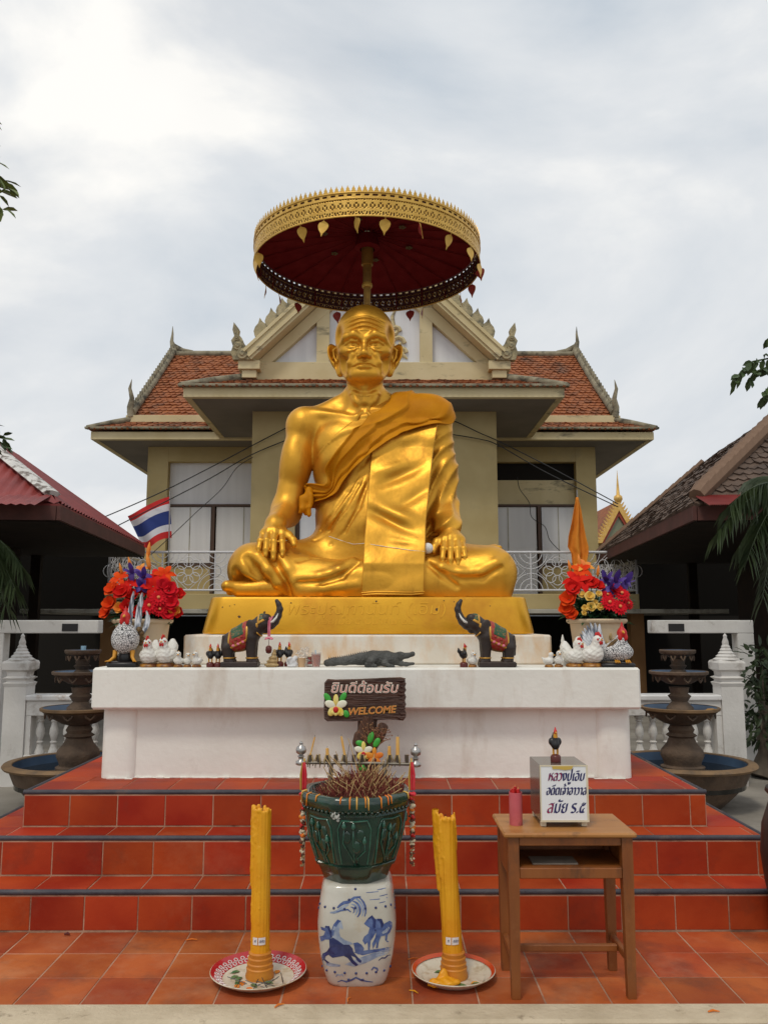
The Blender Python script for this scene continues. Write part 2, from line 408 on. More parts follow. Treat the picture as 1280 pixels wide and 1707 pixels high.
# three steps round a platform
LV = [(4.793, 2.64, 0.0, 0.212), (5.067, 2.37, 0.212, 0.430), (5.311, 2.108, 0.430, 0.644)]
YB = 9.35
m = MB()
for k, (y, hw, z0, z1) in enumerate(LV):
    yb = YB if k == 2 else 7.0
    m.bb(XA - hw + 0.003, XA + hw - 0.003, y + 0.003, yb, (-0.05 if k == 0 else z0 - 0.012), z1 - 0.003)
steps = tag(m.build('steps', 'grout'), kind='structure')
def splits(a, b):
    q = [a]; k = math.ceil((a - XJ) / PIT + 1e-6)
    while XJ + k * PIT < b - 1e-6:
        x = XJ + k * PIT
        if x - q[-1] > 0.02: q.append(x)
        k += 1
    if b - q[-1] < 0.03 and len(q) > 1: q[-1] = b
    else: q.append(b)
    return q
for k, (y, hw, z0, z1) in enumerate(LV):
    xs = splits(XA - hw + 0.004, XA + hw - 0.004); tz = z1
    for a, b in zip(xs[:-1], xs[1:]): riser(steps, a, b, z0 + 0.004, z1 - 0.026, y, 'tile')
    yn = LV[k + 1][0] if k < 2 else 5.80
    hn = LV[k + 1][1] if k < 2 else 1.70
    edges = [(y + 0.028, yn)] if k < 2 else [(y + 0.028, y + 0.028 + PIT), (y + 0.028 + PIT, yn)]
    for (ya, yc) in edges:
        for a, b in zip(xs[:-1], xs[1:]): tile(steps, max(a, XA - hw + 0.028), min(b, XA + hw - 0.028), ya, yc, z1, 'tile')
    yy = yn; yb = YB if k == 2 else 7.0
    while yy < yb - 0.05:
        ye = min(yy + PIT, yb)
        for s in (-1, 1):
            a, b = sorted((XA + s * hn, XA + s * (hw - 0.028))); tile(steps, a, b, yy, ye, z1, 'tile')
            o = inst('tile', tile_mesh(ye - yy - JW, z1 - z0 - 0.03, 'tile'), steps, (XA + s * hw, (yy + ye) / 2, (z0 + z1) / 2 - 0.011), (R(90), 0, R(90) * s))
        yy = ye
    nb = MB(); nb.tube([(XA - hw - 0.004, y + 0.012, z1 - 0.010), (XA + hw + 0.004, y + 0.012, z1 - 0.010)], 0.0155, 10); nb.build('nosing', 'nosing', steps, 50)
    for s in (-1, 1):
        nb = MB(); nb.tube([(XA + s * (hw - 0.012), y + 0.012, z1 - 0.010), (XA + s * (hw - 0.012), yb, z1 - 0.010)], 0.0155, 10); nb.build('nosing', 'nosing', steps, 50)
# ================================================================== white pedestal
ped = thing('pedestal', 'wide white plaster pedestal carrying the golden statue', 'pedestal', (XA, 5.62, 0.644))
m = MB(); m.bb(-1.60, 1.60, 0.125, 0.50, 0, 0.46); m.bb(-1.36, 1.36, 0.50, 2.50, 0, 0.733); m.build('wall', 'white_plaster', ped)
for sx in (-1, 1):
    for yy in (0.215, 0.40):
        c = MB(); r_ = 0.125
        pr = [(sx * 1.665, yy)]
        hx, hy = 0.125, 0.125
        n = 28; ring = []
        for i in range(n):
            a = 2 * math.pi * i / n; e_ = 0.55
            ring.append((sx * 1.662 + hx * math.copysign(abs(math.cos(a)) ** e_, math.cos(a)), yy + hy * math.copysign(abs(math.sin(a)) ** e_, math.sin(a))))
        c.prism(ring, -0.006, 0.4605, axis='z'); c.build('corner_column', 'white_plaster', ped, 60)
m = MB(); m.bb(-1.827, 1.827, 0, 0.60, 0.46, 0.733, 0.014); m.build('slab', 'white_plaster', ped, 30)
m = MB(); m.bb(-1.325, 1.325, 0.42, 2.35, 0.7331, 0.945, 0.012); m.build('upper_plinth', 'stained_plaster', ped, 30)
# ragged mortar at the foot
m = MB()
for i in range(86):
    x = -1.70 + i * 0.04; h0 = random.uniform(0.002, 0.012); d0 = random.uniform(0.004, 0.022)
    yb = 0.085 if abs(x) > 1.54 else 0.122
    m.box((x, yb - d0 / 2 + 0.004, h0 / 2), (0.05, d0, h0), 0.001)
m.build('mortar_line', 'white_plaster', ped, kind='stuff')
# ================================================================== the gilded statue
def at(px, py, Y):
    """point of the place seen at photo position (px, py), at depth Y"""
    a = (px - 636) / 1380.0; b = (853.5 - py) / 1380.0; p = R(7.7)
    t = Y / (math.cos(p) - b * math.sin(p))
    return Vector((a * t, Y, 1.667 + (math.sin(p) + b * math.cos(p)) * t))
SO = Vector((XA, 6.95, 1.87))
def zl(zx, zy, Y=6.38):
    q = at(360 + zx / 2.4615, 480 + zy / 2.4615, Y) - SO
    return q.x, q.z
statue = thing('seated_statue', 'large golden statue of a seated old man in robes, cross-legged on a gold base', 'statue', SO)
HX = -0.045

def sculpt_skin(F, head):
    # trunk and neck
    F.ell((0, 0.05, 1.22), (0.50, 0.26, 0.42), 0.02)
    F.ell((0, 0.03, 0.72), (0.45, 0.27, 0.55), 0.15)
    F.cone((-0.56, 0.04, 1.50), (0.52, 0.04, 1.53), 0.125, 0.13, 0.12)
    F.cone((HX, 0.03, 2.0), (HX, 0.03, 1.52), 0.136, 0.168, 0.07)
    for s in (-1, 1):
        F.cone((HX + s * 0.09, 0.07, 1.76), (s * 0.48, 0.06, 1.56), 0.08, 0.09, 0.09)
        F.cone((HX + s * 0.115, -0.03, 1.84), (HX + s * 0.035, -0.17, 1.53), 0.030, 0.026, 0.035)
        F.cone((HX + s * 0.04, -0.175, 1.515), (s * 0.46, -0.055, 1.575), 0.024, 0.03, 0.05)
        F.ell((HX + s * 0.10, -0.16, 1.60), (0.06, 0.05, 0.05), 0.05, cut=True)
    F.cone((HX, -0.115, 1.80), (HX, -0.135, 1.66), 0.032, 0.028, 0.035)
    F.ell((-0.22, -0.13, 1.30), (0.22, 0.12, 0.17), 0.12)
    F.ell((HX, -0.20, 1.50), (0.035, 0.04, 0.05), 0.05, cut=True)
    # bare arm
    F.ell((-0.575, 0.03, 1.50), (0.14, 0.15, 0.15), 0.06)
    F.cone((-0.58, 0.03, 1.47), (-0.64, 0.03, 1.08), 0.128, 0.122, 0.05)
    F.cone((-0.64, 0.03, 1.10), (-0.700, 0.0, 0.76), 0.120, 0.118, 0.05)
    F.ell((-0.64, -0.03, 1.18), (0.11, 0.12, 0.20), 0.06)
    F.cone((-0.705, 0.0, 0.745), (-0.755, -0.33, 0.585), 0.128, 0.078, 0.06)
    F.ell((-0.70, 0.06, 0.70), (0.08, 0.07, 0.08), 0.06)
    F.cone((-0.665, -0.12, 0.72), (-0.735, -0.32, 0.59), 0.020, 0.012, 0.03)
    if head: sculpt_head(F)
    else:
        hand(F, -1); hand(F, 1)
        # foot tucked under the knee
        F.cone((-0.70, -0.50, 0.075), (-1.00, -0.545, 0.06), 0.085, 0.058, 0.03)
        F.cone((-0.98, -0.545, 0.075), (-1.085, -0.57, 0.085), 0.042, 0.046, 0.02)
        for i in range(4): F.cone((-0.98, -0.53 + 0.0 * i, 0.05), (-1.075 + 0.012 * i, -0.505 + 0.042 * i, 0.045), 0.032, 0.030 - 0.002 * i, 0.012)
        F.cone((0.80, -0.12, 0.34), (1.02, -0.22, 0.40), 0.06, 0.045, 0.03)
        for i in range(4): F.cone((0.98, -0.21, 0.40), (1.05 - 0.03 * i, -0.27, 0.405), 0.028, 0.026, 0.01)

def hand(F, side):
    if side < 0:
        wr = (-0.752, -0.32, 0.595)
        xs = (-0.850, -0.793, -0.733, -0.665); tipz = (0.325, 0.302, 0.274, 0.298); th = (-0.585, 0.425)
        kn = [(-0.835, -0.435, 0.505), (-0.790, -0.455, 0.520), (-0.738, -0.460, 0.520), (-0.683, -0.450, 0.507)]
    else:
        wr = (0.645, -0.32, 0.555)
        xs = (0.570, 0.630, 0.688, 0.744); tipz = (0.236, 0.212, 0.226, 0.255); th = (0.505, 0.372)
        kn = [(0.592, -0.450, 0.455), (0.640, -0.460, 0.465), (0.688, -0.455, 0.463), (0.732, -0.435, 0.450)]
    cx = sum(k_[0] for k_ in kn) / 4
    F.cone(wr, (cx, -0.42, kn[1][2] - 0.005), 0.072, 0.062, 0.05)
    F.ell((cx, -0.405, kn[1][2] - 0.005), (0.105, 0.075, 0.055), 0.04, rot=Matrix.Rotation(R(28), 4, 'X'))
    for i in range(4):
        a = kn[i]; dz = a[2] - tipz[i]
        p1 = (a[0] * 0.45 + xs[i] * 0.55, a[1] - 0.085, a[2] - dz * 0.36); p2 = (xs[i], a[1] - 0.115, a[2] - dz * 0.70); p3 = (xs[i], a[1] - 0.118, tipz[i] + 0.018)
        r0 = 0.0265 if i in (1, 2) else 0.0245
        F.chain([(a[0], a[1] + 0.01, a[2]), p1, p2, p3], [r0 + 0.003, r0, r0 - 0.002, r0 - 0.005], 0.006)
        F.ell(a, (0.029, 0.03, 0.028), 0.02); F.ell(p1, (0.0275, 0.0275, 0.024), 0.008); F.ell(p2, (0.0255, 0.0255, 0.02), 0.006)
        # nail
        F.ell((p3[0], p3[1] - 0.021, p3[2] + 0.004), (0.014, 0.007, 0.020), 0.002)
        F.cone((a[0] * 0.6 + cx * 0.4, -0.37, a[2] + 0.05), (a[0], a[1] - 0.01, a[2] + 0.022), 0.010, 0.008, 0.02)
    sg = 1 if side < 0 else -1
    F.chain([(cx + sg * 0.07, -0.37, kn[1][2]), (cx + sg * 0.125, -0.44, th[1] + 0.065), (th[0] - sg * 0.01, -0.475, th[1] + 0.022), (th[0], -0.50, th[1] - 0.015)], [0.045, 0.034, 0.030, 0.024], 0.018)
    F.ell((th[0] + sg * 0.006, -0.518, th[1] - 0.012), (0.012, 0.007, 0.018), 0.002)

def sculpt_head(F):
    F.ell((HX, 0.03, 2.275), (0.262, 0.305, 0.285), 0.03)
    F.ell((HX, -0.06, 2.12), (0.228, 0.215, 0.27), 0.07)
    F.ell((HX, -0.085, 1.985), (0.168, 0.172, 0.165), 0.07)
    F.ell((HX, -0.155, 1.895), (0.125, 0.105, 0.075), 0.07)          # chin and jaw
    F.cone((HX - 0.075, -0.215, 1.872), (HX + 0.075, -0.215, 1.872), 0.042, 0.042, 0.04)
    F.ell((HX, -0.262, 1.915), (0.055, 0.03, 0.018), 0.025, cut=True)
    for s in (-1, 1):
        c = lambda x, y, z: (HX + s * x, y, z)
        F.cone(c(0.178, 0.02, 2.01), c(0.120, -0.14, 1.89), 0.045, 0.042, 0.05)             # jaw line
        F.ell(c(0.188, -0.170, 1.985), (0.054, 0.075, 0.082), 0.055, cut=True)            # hollow cheek
        F.ell(c(0.150, -0.178, 2.085), (0.066, 0.055, 0.045), 0.05)                      # cheek bone
        F.ell(c(0.225, -0.12, 2.24), (0.03, 0.07, 0.07), 0.07, cut=True)                 # temple
        F.chain([c(0.030, -0.264, 2.170), c(0.09, -0.274, 2.198), c(0.15, -0.246, 2.186), c(0.208, -0.175, 2.132)], [0.028, 0.036, 0.034, 0.020], 0.024)   # brow
        F.ell(c(0.098, -0.294, 2.122), (0.080, 0.066, 0.042), 0.016, cut=True)           # socket
        F.ell(c(0.096, -0.216, 2.120), (0.060, 0.050, 0.038), 0.006)                     # eyeball
        F.chain([c(0.034, -0.246, 2.116), c(0.066, -0.268, 2.146), c(0.110, -0.268, 2.150), c(0.152, -0.240, 2.132), c(0.190, -0.196, 2.106)], [0.008, 0.0135, 0.0145, 0.012, 0.007], 0.004)  # upper lid
        F.chain([c(0.038, -0.243, 2.109), c(0.080, -0.258, 2.094), c(0.120, -0.252, 2.094), c(0.162, -0.225, 2.108)], [0.007, 0.011, 0.011, 0.007], 0.004)  # lower lid
        F.chain([c(0.045, -0.262, 2.090), c(0.085, -0.266, 2.064), c(0.135, -0.245, 2.066), c(0.178, -0.205, 2.088)], [0.005, 0.010, 0.010, 0.005], 0.014)  # bag
        F.chain([c(0.052, -0.268, 2.080), c(0.088, -0.275, 2.050), c(0.145, -0.25, 2.050)], [0.005, 0.008, 0.005], 0.012, cut=True)
        F.ell(c(0.094, -0.266, 2.120), (0.017, 0.013, 0.017), 0.002, cut=True)          # pupil
        F.ell(c(0.040, -0.290, 2.010), (0.025, 0.032, 0.023), 0.014)                      # wing of the nose
        F.ell(c(0.021, -0.322, 1.990), (0.011, 0.02, 0.009), 0.006, cut=True)             # nostril
        F.chain([c(0.066, -0.272, 2.026), c(0.096, -0.262, 1.972), c(0.112, -0.240, 1.925)], [0.008, 0.012, 0.008], 0.018, cut=True)
        F.chain([c(0.100, -0.250, 2.030), c(0.128, -0.228, 1.970), c(0.136, -0.196, 1.91)], [0.010, 0.014, 0.010], 0.03)
        F.chain([c(0.20, -0.17, 2.075), c(0.182, -0.165, 2.02), c(0.165, -0.16, 1.95)], [0.006, 0.009, 0.006], 0.02, cut=True)
        F.chain([c(0.188, -0.195, 2.12), c(0.222, -0.14, 2.14)], [0.006, 0.004], 0.01, cut=True)
        F.chain([c(0.188, -0.195, 2.104), c(0.222, -0.14, 2.095)], [0.006, 0.004], 0.01, cut=True)
        # ear: a tall leaf turned to the front, rim, hollow and long lobe
        tilt = Matrix.Rotation(s * R(17), 4, 'Y') @ Matrix.Rotation(s * R(50), 4, 'Z')
        F.ell(c(0.266, 0.055, 2.120), (0.026, 0.072, 0.118), 0.012, rot=tilt)
        F.cone(c(0.250, 0.035, 2.055), c(0.215, 0.005, 1.945), 0.034, 0.028, 0.03)
        F.ell(c(0.274, 0.020, 2.128), (0.020, 0.046, 0.082), 0.010, rot=tilt, cut=True)
        F.ell(c(0.250, -0.004, 2.03), (0.014, 0.02, 0.05), 0.012, cut=True)
        F.chain([c(0.245, 0.0, 2.18), c(0.276, 0.018, 2.16), c(0.268, 0.018, 2.10), c(0.245, 0.005, 2.05)], [0.010, 0.011, 0.011, 0.010], 0.008)
        F.ell(c(0.232, -0.02, 2.08), (0.016, 0.02, 0.03), 0.012)
    F.chain([(HX, -0.256, 2.175), (HX, -0.288, 2.10), (HX, -0.324, 2.03)], [0.019, 0.020, 0.031], 0.012)   # nose
    F.ell((HX, -0.322, 2.018), (0.036, 0.030, 0.027), 0.014)
    # mouth
    F.ell((HX, -0.215, 1.955), (0.10, 0.06, 0.055), 0.04)
    F.chain([(HX - 0.085, -0.240, 1.940), (HX - 0.035, -0.270, 1.957), (HX, -0.274, 1.953), (HX + 0.035, -0.270, 1.957), (HX + 0.085, -0.240, 1.940)], [0.006, 0.012, 0.012, 0.012, 0.006], 0.012)
    F.chain([(HX - 0.08, -0.240, 1.925), (HX - 0.03, -0.268, 1.924), (HX + 0.03, -0.268, 1.924), (HX + 0.08, -0.240, 1.925)], [0.007, 0.015, 0.015, 0.007], 0.012)
    F.chain([(HX - 0.098, -0.242, 1.926), (HX - 0.05, -0.274, 1.940), (HX, -0.286, 1.942), (HX + 0.05, -0.274, 1.940), (HX + 0.098, -0.242, 1.926)], [0.005, 0.007, 0.008, 0.007, 0.005], 0.004, cut=True)
    F.cone((HX, -0.283, 1.995), (HX, -0.286, 1.968), 0.007, 0.009, 0.012, cut=True)
    F.cone((HX - 0.016, -0.266, 2.205), (HX - 0.018, -0.262, 2.235), 0.005, 0.003, 0.008, cut=True); F.cone((HX + 0.016, -0.266, 2.205), (HX + 0.018, -0.262, 2.235), 0.005, 0.003, 0.008, cut=True)
    # creases of the forehead
    def brow(x, y, z):
        u = (x - HX) / 0.16; m = np.clip((-0.13 - y) / 0.06, 0, 1) * np.clip(1.15 - np.abs(u), 0, 0.5) * 2 * np.clip((z - 2.225) / 0.03, 0, 1) * np.clip((2.385 - z) / 0.03, 0, 1)
        ph = (z + 0.018 * np.abs(u) ** 2 - 0.010 * np.cos(u * 3.1)) / 0.040
        return 0.0085 * m * np.sin(2 * np.pi * ph)
    F.bend(brow, (-0.4, -0.4, 2.15), (0.3, 0.0, 2.48))
    F.bend(lambda x, y, z: 0.004 * np.sin(z * 90 + 2 * np.cos((x - HX) * 30)) * np.clip((-0.05 - y) / 0.04, 0, 1) * np.clip((1.80 - z) / 0.03, 0, 1), (-0.3, -0.3, 1.62), (0.2, 0.0, 1.84))

FBd = Field((-1.2, -0.72, 0.0), (1.2, 0.42, 1.73), 0.0105); sculpt_skin(FBd, False)
FHd = Field((-0.47, -0.42, 1.70), (0.38, 0.42, 2.60), 0.0062); sculpt_skin(FHd, True)
Va, Qa = FBd.nets(); Vh, Qh = FHd.nets()
np_mesh('body', np.concatenate([Va, Vh]), np.concatenate([Qa, Qh + len(Va)]), 'gold', statue)

# ---- the robe
FRb = Field((-1.22, -0.80, 0.0), (1.24, 0.70, 1.95), 0.0115)
F = FRb
F.ell((0, 0.05, 1.22), (0.52, 0.285, 0.44), 0.02)
F.ell((0, 0.03, 0.72), (0.475, 0.30, 0.57), 0.15)
F.cone((-0.30, 0.04, 1.50), (0.52, 0.04, 1.555), 0.14, 0.165, 0.12)
F.cone((HX + 0.16, 0.08, 1.72), (0.50, 0.05, 1.60), 0.07, 0.13, 0.10)
F.ell((-0.22, -0.13, 1.28), (0.23, 0.13, 0.20), 0.12)
F.ell((0.0, -0.16, 0.62), (0.36, 0.20, 0.30), 0.15)
F.ell((0, 0.10, 0.28), (0.62, 0.44, 0.30), 0.15)
F.cone((-0.30, 0.0, 0.28), (-0.915, -0.40, 0.235), 0.25, 0.195, 0.14)
F.cone((0.30, 0.0, 0.28), (0.955, -0.40, 0.215), 0.25, 0.19, 0.14)
F.cone((-0.88, -0.42, 0.19), (0.10, -0.52, 0.12), 0.185, 0.14, 0.10)
F.cone((0.95, -0.42, 0.19), (-0.10, -0.50, 0.12), 0.185, 0.14, 0.10)
F.cone((-0.45, -0.50, 0.03), (0.98, -0.45, 0.03), 0.12, 0.12, 0.10)
# tuck where the foot comes out
F.ell((-1.03, -0.62, 0.06), (0.20, 0.14, 0.085), 0.05, cut=True)
# sleeve
F.cone((0.545, 0.04, 1.53), (0.595, 0.03, 1.08), 0.165, 0.140, 0.06)
F.cone((0.595, 0.03, 1.10), (0.615, 0.01, 0.74), 0.140, 0.135, 0.06)
F.cone((0.615, 0.01, 0.745), (0.642, -0.30, 0.575), 0.135, 0.100, 0.06)
F.cone((0.642, -0.27, 0.590), (0.643, -0.315, 0.565), 0.108, 0.104, 0.02)
F.cone((0.42, 0.06, 1.30), (0.46, 0.04, 0.55), 0.17, 0.20, 0.06)
def sleeve(x, y, z):
    m = np.clip((x - 0.43) / 0.05, 0, 1) * np.clip((z - 0.47) / 0.06, 0, 1) * np.clip((1.50 - z) / 0.2, 0, 1)
    q = z - 1.15 * (x - 0.60) - 0.25 * y
    return 0.022 * m * np.abs(np.sin(np.pi * (q / 0.15 + 0.5 * np.sin(q * 5 + 9 * x + 4 * y)))) ** 0.9 * np.clip((0.10 - y) / 0.10, 0.25, 1) - 0.012 * m
F.bend(sleeve, (0.38, -0.5, 0.40), (0.85, 0.3, 1.6))
# pleats that fan from the shoulder over the chest and side
def fan(x, y, z):
    a = np.arctan2(z - 1.62, x - 0.42); rr = np.sqrt((z - 1.62) ** 2 + (x - 0.42) ** 2)
    m = np.clip((0.10 - x) / 0.10, 0, 1) * np.clip((z - 0.46) / 0.15, 0, 1) * np.clip((-y + 0.12) / 0.1, 0, 1) * np.clip(rr / 0.5, 0, 1)
    w_ = a * 13 + 0.8 * np.sin(rr * 5.0 + a * 3)
    return 0.017 * m * (1 - np.abs(np.sin(w_)) ** 0.7) + 0.006 * m * np.sin(a * 31 + rr * 3)
F.bend(fan, (-0.62, -0.6, 0.40), (0.2, 0.3, 1.7))
def front(Fd, x, z, y0=-0.78):
    ys = np.arange(y0, 0.3, 0.006); d = Fd.sample(np.stack([np.full_like(ys, x), ys, np.full_like(ys, z)], 1)); i = np.argmax(d < 0)
    return float(ys[i]) if d[i] < 0 else None
def crease(pts, r, k=0.03, cut=True, inn=0.0, Y=6.38):
    q = []
    for zx, zy in pts:
        x, z = zl(zx, zy, Y); z = max(z, 0.02); y = front(FRb, x, z)
        if y is not None: q.append((x, y + inn, z))
    n = len(q); rs = [r * (0.35 + 0.65 * math.sin(math.pi * (i + 0.5) / n)) for i in range(n)]
    if n > 1: FRb.chain(q, rs, k, cut)
for pts in ([(215, 1085), (245, 1130), (285, 1180), (305, 1220), (312, 1258)], [(130, 1110), (170, 1160), (215, 1215), (245, 1258)], [(80, 1165), (112, 1205), (120, 1235)]):
    crease(pts, 0.030, 0.05)
for pts in ([(175, 1100), (215, 1160), (250, 1215), (275, 1255)], [(330, 1190), (430, 1188), (505, 1160), (560, 1115)], [(330, 1245), (440, 1238), (580, 1218)],
            [(940, 1150), (1000, 1172), (1080, 1168), (1150, 1130), (1195, 1095)], [(860, 1105), (925, 1150), (985, 1195)], [(270, 1105), (300, 1160), (325, 1210), (335, 1255)]):
    crease(pts, 0.028, 0.05, cut=False, inn=0.012)
for pts in ([(340, 1212), (440, 1210), (520, 1185), (585, 1130)], [(930, 1170), (1000, 1196), (1090, 1192), (1165, 1150)], [(870, 1135), (925, 1180), (985, 1225)], [(340, 1120), (400, 1100), (480, 1110)]):
    crease(pts, 0.016, 0.03)
for pts in ([(628, 700), (585, 800), (530, 900), (465, 990), (400, 1030)], [(600, 735), (540, 830), (480, 920), (425, 985)], [(618, 800), (585, 900), (530, 1000), (470, 1050)]):
    crease(pts, 0.012, 0.02, Y=6.62)
F.bend(lambda x, y, z: 0.006 * np.sin(6 * x + 3 * z) * np.sin(9 * z - 4 * y + 2 * x), (-1.2, -0.8, 0.0), (1.2, 0.6, 1.9))
FRb_full = FRb.F.copy()
sl, P = FRb.sub((-1.2, -0.8, 0.72), (1.2, 0.7, 1.95))
pl = ((P[0] - 0.146) * (-0.695) + (P[2] - 1.66) * 0.718 - 0.075 + 0.0 * P[1]).astype(np.float32)
FRb.F[sl] = np.maximum(FRb.F[sl], np.where(P[1] < 0.22, pl, -1))
FRb.build('robe', 'gold', statue)

# ---- joint surface, for laying cloth on it
FU = Field((-1.22, -0.80, 0.0), (1.24, 0.70, 2.0), 0.0115); n_ = FRb.F.shape
FU.F = FU.F[:n_[0], :n_[1], :]
FU.F[:, :, :n_[2]] = FRb.F[:, :, :FU.F.shape[2]]
q = FBd; ii = np.stack(np.meshgrid(*FU.ax, indexing='ij'), -1)[:n_[0], :n_[1]]
sh = ii.shape[:3]; FU.F = np.minimum(FU.F, np.where(ii[..., 2] < 1.71, q.sample(ii.reshape(-1, 3)).reshape(sh), 0.6)).astype(np.float32)

# folded panel hanging from the shoulder to the lap
def panel():
    nu, nv = 46, 150; G = np.zeros((nv, nu)); X = np.zeros((nv, nu)); Z = np.zeros((nv, nu))
    for j in range(nv):
        t = j / (nv - 1); z = 1.49 * (1 - t) + 0.035 * t
        xl = np.interp(z, [0.03, 0.4, 1.0, 1.17, 1.6], [-0.050, -0.035, 0.0, 0.012, 0.12]); xr = np.interp(z, [0.03, 0.3, 0.6, 1.2, 1.5, 1.6], [0.418, 0.430, 0.448, 0.525, 0.575, 0.58])
        for i in range(nu):
            X[j, i] = xl + (xr - xl) * i / (nu - 1); Z[j, i] = z
    ys = np.arange(-0.78, 0.25, 0.008)
    for j in range(nv):
        pts = np.stack([np.repeat(X[j], len(ys)), np.tile(ys, nu), np.full(nu * len(ys), Z[j, 0])], 1)
        d = FU.sample(pts).reshape(nu, len(ys)); k = np.argmax(d < 0.0, 1); G[j] = np.where(d[np.arange(nu), k] < 0, ys[k], 0.05)
    for it in range(40):
        H = G.copy(); H[1:-1] = (G[:-2] + 2 * G[1:-1] + G[2:]) / 4; H[:, 1:-1] = (H[:, :-2] + 2 * H[:, 1:-1] + H[:, 2:]) / 4
        G = np.minimum(H, G + 0.002)
    for it in range(14):
        H = G.copy(); H[1:-1] = (G[:-2] + 2 * G[1:-1] + G[2:]) / 4; H[:, 1:-1] = (H[:, :-2] + 2 * H[:, 1:-1] + H[:, 2:]) / 4; G = H
    # monotone fall over the lap: the cloth hangs straight from belly to lap and over the edge
    for i in range(nu):
        for j in range(nv - 2, -1, -1):
            if Z[j, i] < 0.30: G[j, i] = min(G[j, i], G[j + 1, i] + 0.02)
    G = np.minimum(G, np.interp(Z, [0.0, 0.25, 0.40, 0.65, 0.95, 1.25], [-0.655, -0.645, -0.585, -0.45, -0.32, -0.2]))
    u = (np.arange(nu) / (nu - 1))[None, :]
    def dent(cx, cz, a, b, ang, amp):
        c_, s_ = math.cos(ang), math.sin(ang); p = ((X - cx) * c_ + (Z - cz) * s_) / a; q_ = (-(X - cx) * s_ + (Z - cz) * c_) / b
        return amp * np.exp(-p * p - q_ * q_)
    G = G + dent(0.24, 0.98, 0.17, 0.045, 0.45, 0.040) - dent(0.20, 1.07, 0.2, 0.05, 0.35, 0.024) + dent(0.16, 0.60, 0.17, 0.04, -0.5, 0.046) - dent(0.24, 0.66, 0.2, 0.05, -0.45, 0.028) + dent(0.36, 0.80, 0.12, 0.04, 0.6, 0.026) + dent(0.36, 1.28, 0.13, 0.05, 0.4, 0.02) + dent(0.3, 0.42, 0.16, 0.03, -0.2, 0.012) + 0.008 * np.sin(X * 14 + Z * 6) * np.sin(Z * 9 + 1) + 0.006 * np.sin(Z * 21 - X * 9)
    sm_ = np.clip((Z - 1.30) / 0.19, 0, 1); G = G + 0.06 * sm_ * sm_ * (3 - 2 * sm_)
    m = MB(); th = 0.028
    zr = Z[::-1, 0]; Gr = (G - th)[::-1]; Xr = X[::-1]; zz = FU.ax[2]; xx = FU.ax[0][:FU.F.shape[0]]
    for kz, z in enumerate(zz[:FU.F.shape[2]]):
        if z > 1.49: break
        j = int(np.argmin(np.abs(zr - z))); g = np.interp(xx, Xr[j], Gr[j]); ed = np.maximum(Xr[j][0] - xx, xx - Xr[j][-1])
        dd = np.maximum((g[:, None] - FU.ax[1][None, :FU.F.shape[1]]), ed[:, None]); FU.F[:, :, kz] = np.minimum(FU.F[:, :, kz], dd)
    fr = [(X[j, i], G[j, i] - th, Z[j, i]) for j in range(nv) for i in range(nu)]; bk = [(X[j, i], G[j, i] + 0.05, Z[j, i]) for j in range(nv) for i in range(nu)]
    m.grid(fr, nv, nu); m.grid(bk, nv, nu)
    B = nv * nu; ring = [(j, 0) for j in range(nv)] + [(nv - 1, i) for i in range(1, nu)] + [(j, nu - 1) for j in range(nv - 2, -1, -1)]
    for a, b in zip(ring[:-1], ring[1:]):
        ia, ib = a[0] * nu + a[1], b[0] * nu + b[1]; m.f.append((ia, ib, ib + B, ia + B))
    o = m.build('folded_panel', 'gold', statue, 50)
    bv = o.modifiers.new('b', 'BEVEL'); bv.width = 0.008; bv.segments = 2; bv.limit_method = 'ANGLE'; bv.angle_limit = R(50)
    # layers of the folded hem
    for k in range(2):
        h = MB(); h.tube([(-0.052 + 0.006 * k, -0.682 + 0.004 * k, 0.030 - 0.015 * k), (0.06, -0.690, 0.036 - 0.016 * k), (0.20, -0.691, 0.034 - 0.016 * k), (0.33, -0.688, 0.032 - 0.016 * k), (0.418 - 0.004 * k, -0.682, 0.040 - 0.016 * k)], [0.006, 0.008, 0.008, 0.008, 0.006], 8)
        h.build('hem_fold', 'gold', o, 60)
panel()

# base with its inscription
m = MB()
def rrect(hx, y0, y1, r, n=8):
    c = []
    for (cx, cy, a0) in ((hx - r, y1 - r, 0), (-hx + r, y1 - r, 90), (-hx + r, y0 + r, 180), (hx - r, y0 + r, 270)):
        for i in range(n + 1):
            a = R(a0 + 90 * i / n); c.append((cx + r * math.cos(a), cy + r * math.sin(a)))
    return c
lv = [(-0.276, 1.246, 0.0), (-0.262, 1.250, -0.002), (-0.14, 1.223, 0.012), (-0.02, 1.198, 0.028), (-0.006, 1.192, 0.034), (0.0, 1.178, 0.048)]
rows = [[(x, y, z) for x, y in rrect(hx, -0.745 + d, 0.74 - d, 0.13)] for z, hx, d in lv]
n = len(rows[0]); m.add([p for r_ in rows for p in r_], [(i * n + k, i * n + (k + 1) % n, (i + 1) * n + (k + 1) % n, (i + 1) * n + k) for i in range(len(rows) - 1) for k in range(n)] + [tuple(range(n)), tuple(range((len(rows) - 1) * n, len(rows) * n))])
gb = m.build('base', 'gold_base', statue, 40)
tl = math.atan2(0.04, 0.27)
text_mesh('inscription', 'พระปุณฑานันท์ (เอิม)', 0.125, 'gold_base', gb, (-0.015, -0.7275, -0.095), (math.pi / 2 - tl, 0, 0), 0.0035, 0.15, -0.0015, xs=1.15)
text_mesh('inscription', 'หล่อเมื่อ ๕ มีนาคม ๒๕', 0.075, 'gold_base', gb, (-0.03, -0.738, -0.185), (math.pi / 2 - tl, 0, 0), 0.003, 0.15, -0.001, xs=1.15)
M('wear', (0.10, 0.05, 0.02), rough=0.8)
